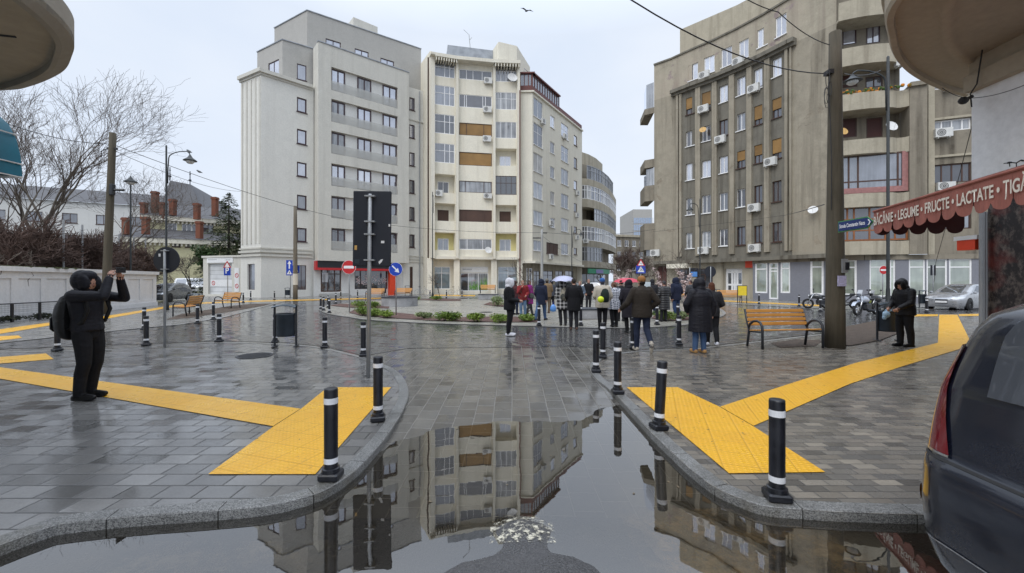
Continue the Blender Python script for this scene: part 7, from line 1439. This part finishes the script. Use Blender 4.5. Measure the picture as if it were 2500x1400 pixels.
    person(1416,764,1.62,pi-.4,'person in grey-blue jacket between the black coat and the badge wearer',cm('greyblue',(.10,.13,.17)),blk2,bshoe,hair=(.08,.05,.03),face=True); person(1516,785,1.66,0,'person in dark jacket under the red umbrella',blk2,blk,bshoe,hair=(.03,.02,.018)); person(1594,770,1.7,.1,'person in dark jacket holding up a pale sheet behind the brown jacket',blk2,djean,bshoe,hood=True); person(1686,766,1.66,.2,'person in dark grey coat behind the long padded coat',cm('slate',(.05,.052,.058)),blk,bshoe,hair=(.05,.03,.02),hem=.6); person(1347,757,1.66,.2,'person in dark blue hat behind the khaki jacket',cm('steel',(.05,.055,.07)),blk,bshoe,hat=navy)
    finish_people()
    # things they carry
    def pack(px, py, rz, mat, label, sc=1.0, z=0):
        q = G(px, py); o = thing('backpack', label, 'backpack', (q.x,q.y,z), rz); b = MB(); b.smooth = True; b.loft([[(.5*w*cos(t2), -.15-d*max(0,sin(t2)), zz) for t2 in [2*pi*i/16 for i in range(16)]] for zz, w, d in ((.92,.20,.08),(.96,.30,.13),(1.10,.33,.17),(1.25,.30,.15),(1.36,.24,.10),(1.40,.12,.05))], cap=True); b.build('pack', mat, o)
        for sx in (-1,1): b = MB(); b.tube([(sx*.11,-.16,1.36),(sx*.13,-.03,1.47),(sx*.14,.12,1.36)], .02, 6); b.build('strap', mat, o)
        return o
    pack(1376,794.6,0,camo,'mottled grey backpack on the plaid coat'); pack(1473,805.5,0,cm('green_black',(.016,.024,.022)),'dark backpack on the beige coat'); pack(1437,757,pi+.1,blk,'black backpack of the badge wearer') if False else None
    q = G(1466,806); o = thing('ball', 'neon yellow ball-shaped pouch hanging on the dark backpack', 'ball', (q.x-.08,q.y-.42,1.04)); b = MB(); b.smooth = True; b.ball((0,0,0), .105, 18, 12); b.build('cover', plain('neon_yellow', (.62,.72,.015), .6, var=.06), o); b = MB(); b.tube([(0,0,.10),(.02,.08,.2)], .008, 5); b.build('loop', blk, o)
    def umbrella(px, yc, Y, r, h, mat, label, tilt=.0):
        c = W(px, yc, Y); o = thing('umbrella', label, 'umbrella', tuple(c)); o.rotation_euler = (tilt, tilt*.4, 0); b = MB(); b.smooth = True; n = 8; m = 6; rows = []
        for j in range(m+1):
            t_ = j/m; rows.append([(r*sin(t_*1.15)/sin(1.15)*cos(2*pi*i/32)*(1-.07*t_*abs(sin(4*2*pi*i/32))), r*sin(t_*1.15)/sin(1.15)*sin(2*pi*i/32)*(1-.07*t_*abs(sin(4*2*pi*i/32))), h*(cos(t_*1.15)-cos(1.15))/(1-cos(1.15))+.03*t_*abs(sin(4*2*pi*i/32))) for i in range(32)])
        b.loft(rows); b.build('canopy', mat, o); b = MB(); b.tube([(0,0,h+.06),(0,0,-.75)], .008, 6); b.build('shaft', M['galv'], o)
        for k in range(8): a_ = 2*pi*k/8; b = MB(); b.tube([(0,0,h-.02),(r*.55*cos(a_),r*.55*sin(a_),h*.72),(r*.97*cos(a_),r*.97*sin(a_),.0)], .004, 4); b.build('rib', M['galv'], o)
        b = MB(); b.tube([(0,0,-.75),(0,0,-.86)], .016, 8); b.build('handle', M['black'], o)
    umbrella(1376,688,15.6,.46,.22,foil,'shiny pale blue umbrella over the plaid coat'); umbrella(1530,691,17.5,.58,.20,plain('pink_red_umbrella', (.50,.05,.085), .6),'pinkish red umbrella in the middle of the crowd')
    q = G(1354,785); o = thing('shopping_bag', 'small blue plastic bag carried beside the plaid coat', 'bag', (q.x-.05,q.y+.1,.38)); b = MB(); b.smooth = True; b.lathe((0,0,0), [(.02,0),(.11,.02),(.13,.12),(.10,.24),(.03,.30)], 12, sy=.6); b.build('bag', plain('blue_plastic', (.10,.26,.60), .35), o); b = MB(); b.tube([(-.03,0,.28),(0,0,.42),(.03,0,.28)], .008, 5); b.build('handle', M['blue'], o)
    o = thing('handbag', 'grey-green shoulder bag on the magenta coat', 'bag', tuple(W(1297,723,19.0)), .3); b = MB(); b.bbox((0,0,0),(.26,.12,.24),.05); b.build('bag', cm('greygreen',(.10,.11,.10)), o); b = MB(); b.tube([(-.1,0,.1),(-.02,.02,.55),(.1,0,.1)], .009, 5); b.build('strap', blk, o)
    o = thing('paper_sheet', 'large pale sheet held up behind the man in the brown jacket', 'paper', tuple(W(1578,698,17.5)), .1); b = MB(); b.bbox((0,0,0),(.36,.012,.30),.004); b.build('sheet', plain('pale_sheet', (.55,.62,.66), .6), o)
    q = G(2196,846); o = thing('strap', 'thin red strap held at the waist of the man by the bin', 'strap', (q.x,q.y,.98)); b = MB(); b.tube([(-.15,-.16,0),(.0,-.10,.01),(.12,-.12,.0),(.24,-.05,.005)], .012, 5); b.build('webbing', M['red'], o)
    o = thing('badge', 'white badge on a green lanyard of the person facing the camera', 'badge', tuple(W(1437.5,705,24.05))); b = MB(); b.bx(-.05,.05,-.03,-.02,-.09,.07); b.build('card', M['white'], o); b = MB(); b.tube([(0,-.02,.07),(-.10,.02,.38)], .010, 4); b.tube([(0,-.02,.07),(.10,.02,.38)], .010, 4); b.build('lanyard', plain('green_ribbon', (.03,.22,.07), .7), o)
people()
# ================================================================ vegetation
def bark(name, a, b):
    t = NT(name); n = t.noise(t.mp(t.pos,(5,5,1.5)), 2, 5, .7); return t.done(t.mix(t.ramp(n,.35,.65), c4(a), c4(b)), .9, normal=t.bump(n,.5,.02))
M['bark'] = bark('bark_grey_brown', (.075,.062,.048), (.17,.15,.125)); M['twig'] = plain('twigs', (.085,.068,.055), .9, var=.3, scale=1); M['twig_red'] = plain('reddish_twigs', (.095,.060,.048), .9, var=.35, scale=1); M['bark_dark'] = bark('dark_bark', (.02,.017,.013), (.06,.05,.04))
def leafmat(name, a, b):
    t = NT(name); n = t.noise(t.pos, 1.6, 3); f = t.noise(t.pos, 14, 2); col = t.mix(t.ramp(t.math('ADD', t.math('MULTIPLY', n, .6), t.math('MULTIPLY', f, .4)), .35, .62), c4(a), c4(b)); return t.done(col, .6, spec=.35)
M['leaf_con'] = leafmat('conifer_needles', (.014,.026,.010), (.055,.070,.022)); M['leaf_dark'] = leafmat('evergreen_leaves', (.016,.040,.010), (.05,.10,.022)); M['leaf_bright'] = leafmat('box_leaves', (.06,.12,.016), (.20,.27,.04)); M['leaf_sage'] = leafmat('sage_leaves', (.10,.15,.06), (.26,.30,.14)); M['leaf_ivy'] = leafmat('dark_hedge_leaves', (.012,.018,.008), (.04,.045,.02))
def bare_tree(name, label, loc, H, r0, seed, levels=5, spread=.55, lean=(0,0), twigm='twig', group=None, nk=3, cat='tree', trunk_frac=.28, minr=.006, barkm='bark', up=.25):
    rr = random.Random(seed); o = thing(name, label, cat, loc, 0, group); tb, cb = MB(), MB(); tb.smooth = True
    def br(p, d, L, r, lv):
        n = 4; pts, rs = [p], [r]; q = p.copy(); dd = d.copy()
        for k in range(n):
            dd = (dd+Vector((rr.uniform(-1,1),rr.uniform(-1,1),rr.uniform(-.6,.8)))*(.10+.05*(levels-lv))).normalized(); q = q+dd*L/n; pts.append(q.copy()); rs.append(max(r*(1-.42*(k+1)/n), minr))
        (tb if lv >= levels-1 else cb).tube(pts, rs, 9 if lv >= levels-1 else (5 if lv > 1 else 3), cap=False)
        if lv == 0: return
        for j in range(nk if lv < levels else nk+1):
            t_ = rr.uniform(.35,1.0) if j else 1.0; i = min(int(t_*n), n-1); base = pts[i].lerp(pts[i+1], t_*n-i) if t_ < 1 else pts[-1]
            az = rr.uniform(0,2*pi); sp = spread*rr.uniform(.6,1.35); pv = dd.orthogonal().normalized(); pv.rotate(Matrix.Rotation(az,3,dd)); nd = (dd+pv*sp+Vector((0,0,up*rr.uniform(0,1)))).normalized(); br(base, nd, L*rr.uniform(.62,.86), max(rs[i]*.62, minr), lv-1)
    br(Vector((0,0,0)), Vector((lean[0],lean[1],1)).normalized(), H*trunk_frac, r0, levels)
    tb.build('trunk', M[barkm], o); cb.build('crown', M[twigm], o); return o
def leafy(b, c, rad, n, size, rr, squash=1.0):
    for k in range(n):
        while True:
            v = Vector((rr.uniform(-1,1),rr.uniform(-1,1),rr.uniform(-1,1)))
            if .25 < v.length < 1: break
        p = c+Vector((v.x*rad[0], v.y*rad[1], v.z*rad[2])); s_ = size*rr.uniform(.6,1.3); a = Vector((rr.uniform(-1,1),rr.uniform(-1,1),rr.uniform(-.6,.6))).normalized(); e = a.cross(Vector((rr.uniform(-1,1),rr.uniform(-1,1),rr.uniform(-1,1)))).normalized()
        b.quad(p-a*s_, p-e*s_*.5, p+a*s_, p+e*s_*.5)
def bush(label, loc, rad, n, size, mat, seed, group=None, clumps=7, cat='shrub', name='shrub', stem=True):
    rr = random.Random(seed); o = thing(name, label, cat, loc, 0, group); b = MB()
    for k in range(clumps): a = rr.uniform(0,2*pi); q = rr.uniform(0,.6); leafy(b, Vector((cos(a)*q*rad[0], sin(a)*q*rad[1], rad[2]*rr.uniform(.6,1.25))), (rad[0]*.55,rad[1]*.55,rad[2]*.6), n//clumps, size, rr)
    b.build('foliage', mat if not isinstance(mat, str) else M[mat], o)
    if stem: b = MB(); [b.tube([(0,0,0),(cos(a)*rad[0]*.4,sin(a)*rad[1]*.4,rad[2]*1.2)], .012, 4) for a in (0,1.4,2.6,4.1,5.2)]; b.build('stem', M['bark_dark'], o)
    return o
def conifer(label, loc, H, R, seed, mat='leaf_con'):
    rr = random.Random(seed); o = thing('conifer', label, 'tree', loc); b = MB(); b.tube([(0,0,0),(0,0,H*.5),(0,0,H*.98)], [.22,.14,.03], 8); b.build('trunk', M['bark_dark'], o); b = MB(); z = H*.08
    while z < H*.985:
        k = 1-z/H; r = R*(k**.8)*rr.uniform(.75,1.1)+.12
        for i in range(max(6, int(16*k)+6)):
            a = rr.uniform(0,2*pi); L = r*rr.uniform(.65,1.1); dr = rr.uniform(.12,.4)
            for j in range(int(6+L*7)):
                t_ = rr.uniform(.12,1); p = Vector((cos(a)*L*t_, sin(a)*L*t_, z-dr*L*t_*t_+rr.uniform(-.10,.10)))+Vector((rr.uniform(-.16,.16),rr.uniform(-.16,.16),rr.uniform(-.1,.05))); s_ = rr.uniform(.09,.20); d = Vector((cos(a+rr.uniform(-.8,.8)),sin(a+rr.uniform(-.8,.8)),rr.uniform(-.7,.2))); e = d.cross(Vector((rr.uniform(-1,1),rr.uniform(-1,1),1))).normalized(); b.quad(p-d*s_, p-e*s_*.38, p+d*s_, p+e*s_*.38)
        z += H*.026
    b.build('foliage', M[mat], o); return o
def vegetation():
    bare_tree('bare_tree', 'large bare tree with a wide crown behind the white wall at the left', (PX(95,24),24,0), 20.5, .155, 11, 6, .52, (.12,0), nk=3, trunk_frac=.25, minr=.006, up=.45)
    bare_tree('bare_tree', 'bare tree with leaning limbs at the left edge under the balcony', (PX(-15,22),22.5,0), 15.5, .135, 23, 6, .52, (.04,0), nk=3, trunk_frac=.25, minr=.006, up=.42)
    bare_tree('bare_tree', 'bare spreading tree between the leaning pole and the villa', (PX(215,33),34,0), 14, .16, 37, 6, .66, (.34,0), nk=3, trunk_frac=.28, minr=.007, up=.32)
    bare_tree('bare_tree', 'faint bare tree top showing between the conifer and the grey house', (PX(578,62),62,0), 14.5, .16, 5, 5, .5, minr=.012); bare_tree('bare_tree', 'small bare tree with branching stem left of the garage', (PX(468,48),48,0), 6.5, .12, 8, 5, .55, (-.15,0), minr=.010, barkm='bark_dark')
    bare_tree('bare_tree', 'bare tree behind the others at the left, its top beside the teal awning', (PX(25,27),28,0), 18.5, .18, 52, 6, .52, (.05,0), nk=3, trunk_frac=.25, minr=.006, up=.45)
    # clipped bare shrubs along the wall
    protos = [bare_tree('bare_shrub', 'x', (0,0,0), 8.6, .085, 60+k, 5, .72, twigm='twig_red', nk=5, cat='shrub', trunk_frac=.22, minr=.011, barkm='bark_dark', up=.12) for k in range(3)]
    spots = [(-28,19.5,.95,'bare brown shrub at the left edge above the white wall'),(52,20.5,1.0,'bare brown shrub behind the white wall, second from the left'),(112,22,1.0,'bare brown shrub right behind the head of the photographer'),(165,24,1.02,'bare brown shrub above the wall left of the leaning pole'),(205,25.5,1.0,'bare brown shrub close left of the leaning pole'),(292,29,1.0,'bare reddish shrub just right of the leaning pole'),(325,31,.95,'bare reddish shrub behind the slim street lamp'),(352,33,.9,'bare reddish shrub at the right end of the white wall'),(240,28,.95,'bare brown shrub directly behind the leaning pole')]
    for i,(px,Y,s_,l) in enumerate(spots):
        o = protos[i] if i < 3 else dup(protos[i%3], (0,0,0)); o.location = (PX(px,Y)-.6,Y,0); o.rotation_euler = (0,0,i*1.7); o.scale = (s_,s_,s_*.88); o['label'] = l; o['group'] = 'bare shrubs behind the white wall'
    for k,(px,Y) in enumerate(((178,22.5),(222,24.5),(308,29.5),(343,31.5),(371,33))):
        o = thing('fence_post', ['tall thin metal post rising behind the white wall, leftmost','tall thin metal post just left of the leaning pole','tall thin metal post right of the leaning pole','tall thin metal post behind the slim lamp','tall thin metal post at the right end of the wall'][k], 'post', (PX(px,Y)-.5,Y,0), 0, 'tall metal posts behind the wall'); b = MB(); b.cyl((0,0,0), .045, 4.9, 8); b.build('post', M['galv'], o)
    rr = random.Random(2); o = thing('hanging_vine', 'bare vine stems drooping over the white wall at the left edge', 'plant', (-20,17,2)); og = Vector((-20,17,2)); b = MB()
    for k in range(16):
        Y = rr.uniform(13.5,19); x = -18.6-(Y-10)*.287+.14; p = Vector((x-.3,Y,rr.uniform(2.3,2.8))); pts = [p]
        for j in range(7): p = p+Vector((rr.uniform(-.02,.12) if j < 3 else rr.uniform(-.05,.05), rr.uniform(-.25,.2), rr.uniform(-.32,.0) if j > 1 else .1)); pts.append(p.copy())
        b.tube(pts, .013, 4)
    b.build('stems', M['twig'], o, og)
    o = tag(MB().build('hedge_bank', M['moss']), None) if False else None
    for k in range(6): Y = 12.3+1.15*k; bush(['low mossy hedge clump at the wall foot, leftmost','low mossy hedge clump behind the mesh fence, second','low mossy hedge clump behind the mesh fence, third','low mossy hedge clump behind the mesh fence, fourth','low mossy hedge clump by the fence post, fifth','low mossy hedge clump at the right end of the mesh fence'][k], (-19.0-(Y-10)*.16,Y,0), (.40,.75,.16), 420, .05, 'leaf_ivy', 80+k, 'hedge clumps at the wall foot', 6, 'hedge', 'hedge_clump', False)
    conifer('dark conifer between the villa and the grey corner house', (PX(545,50),51,0), 12.6, 5.4, 4); conifer('second dark conifer close against the grey corner house', (PX(583,52),54,0), 11.4, 5.2, 14)
    rr = random.Random(31); o = thing('evergreen_tree', 'round dark green evergreen tree before the villa, above the white vans', 'tree', (PX(487,49),50,0)); b = MB(); b.tube([(0,0,0),(.1,0,2.5),(.3,.1,5)], [.16,.12,.05], 8); b.tube([(.05,0,2.2),(-.9,.2,4.2)], [.08,.03], 6); b.build('trunk', M['bark_dark'], o); b = MB()
    for k in range(26): a = rr.uniform(0,2*pi); q = rr.uniform(0,1.7); leafy(b, Vector((cos(a)*q, sin(a)*q, rr.uniform(3.2,6.0)-q*.35)), (.75,.75,.55), 190, .13, rr)
    b.build('crown', M['leaf_dark'], o)
    # far street trees
    for k,(px,Y,H,l) in enumerate(((1517,100,11,'bare street tree at the left of the side street mouth'),(1540,96,10.5,'bare street tree in the middle of the side street'),(1562,92,9,'bare street tree beside the brown house in the side street'),(1528,120,14,'taller bare tree behind the others at the end of the side street'))): bare_tree('bare_tree', l, (PX(px,Y),Y,0), H, .16, 90+k, 5, .55, twigm='twig_red', minr=.02, nk=4)
    # island planting
    SH = [(885,772,.55,'bright green shrub at the left end of the front bed, behind the signpost'),(912,774,.5,'bright green shrub second from the left in the front bed'),(945,777,.42,'bright green shrub left of the blue arrow sign'),(1035,779,.34,'pale low shrub right of the blue arrow sign'),(1085,785,.45,'bright green round shrub in the middle of the front bed'),(1104,785,.42,'bright green shrub touching the round one in the front bed'),(1165,787,.42,'bright green shrub left of the white-hooded person'),(1221,789,.42,'bright green shrub at the feet of the white-hooded person'),(880,752,.5,'green shrub in the rear bed by the round planter, left one'),(915,752,.45,'green shrub in the rear bed by the round planter, right one'),(1620,783,.5,'green shrub in the right bed below the quilted coat'),(1668,781,.42,'yellow-green shrub in the right bed behind the puffer coat'),(1290,786,.36,'low shrub at the right end of the front bed'),(1015,735,.5,'low green shrub behind the round planter'),(1065,734,.45,'low green shrub at the foot of the bare sapling')]
    for i,(px,py,r,l) in enumerate(SH): q = G(px,py); bush(l, (q.x,q.y,.02), (r*1.15,r,r*.48), 900, .042, 'leaf_bright' if i not in (3,11) else 'leaf_sage', 200+i, 'shrubs in the island beds')
    q = G(1215,748); bush('pale sage-coloured clump by the granite plinth', (q.x,q.y,.02), (.75,.6,.36), 700, .06, 'leaf_sage', 300)
    # saplings in blossom
    def blossom(px, py, H, label, seed, bl=True, s_=1.0):
        q = G(px,py); o = bare_tree('blossom_tree' if bl else 'sapling', label, (q.x,q.y,0), H, .03, seed, 4, .6, nk=3, cat='tree', trunk_frac=.42, minr=.006, barkm='bark_dark'); rr = random.Random(seed); b = MB(); cr = o.children[1].data
        for v in cr.vertices:
            if rr.random() < (.55 if bl else .03): leafy(b, v.co, (.14,.14,.14), 4, .085, rr)
        b.build('blossom', M['blossom2'] if bl else M['twig_red'], o); return o
    M['blossom2'] = plain('pale_pink_blossom', (.58,.47,.45), .7, var=.2, scale=8)
    blossom(1514,745,3.3,'pale blossoming tree behind the curly-haired person',401); blossom(1612,754,3.3,'pale blossoming tree left of the navy hooded man',402); blossom(1674,754,3.3,'pale blossoming tree right of the navy hooded man',403); blossom(1073,727,2.3,'small bare sapling with reddish twigs before the cream house',404,False); blossom(1290,775,2.3,'thin bare sapling in front of the magenta coat',405,False)
    # litter and leaves on the wet paving
    rr = random.Random(77); b = MB()
    for k in range(260):
        x, y = rr.uniform(-5,5), rr.uniform(3.2,12); s_ = rr.uniform(.008,.022); a = rr.uniform(0,pi); z = max(hroad(x,y), ZW)+.003 if -1.6 < x < 1.9 else .009
        if abs(x) > 1.7 and y < 4.2: continue
        b.quad((x-cos(a)*s_,y-sin(a)*s_,z),(x+sin(a)*s_*.5,y-cos(a)*s_*.5,z+.002),(x+cos(a)*s_,y+sin(a)*s_,z),(x-sin(a)*s_*.5,y+cos(a)*s_*.5,z+.002))
    tag(b.build('fallen_leaves', plain('wet_leaf_litter', (.16,.12,.07), .6, var=.5, scale=3)), 'scattered bits of leaf and litter on the wet paving', 'leaf litter', None, 'stuff')
vegetation()
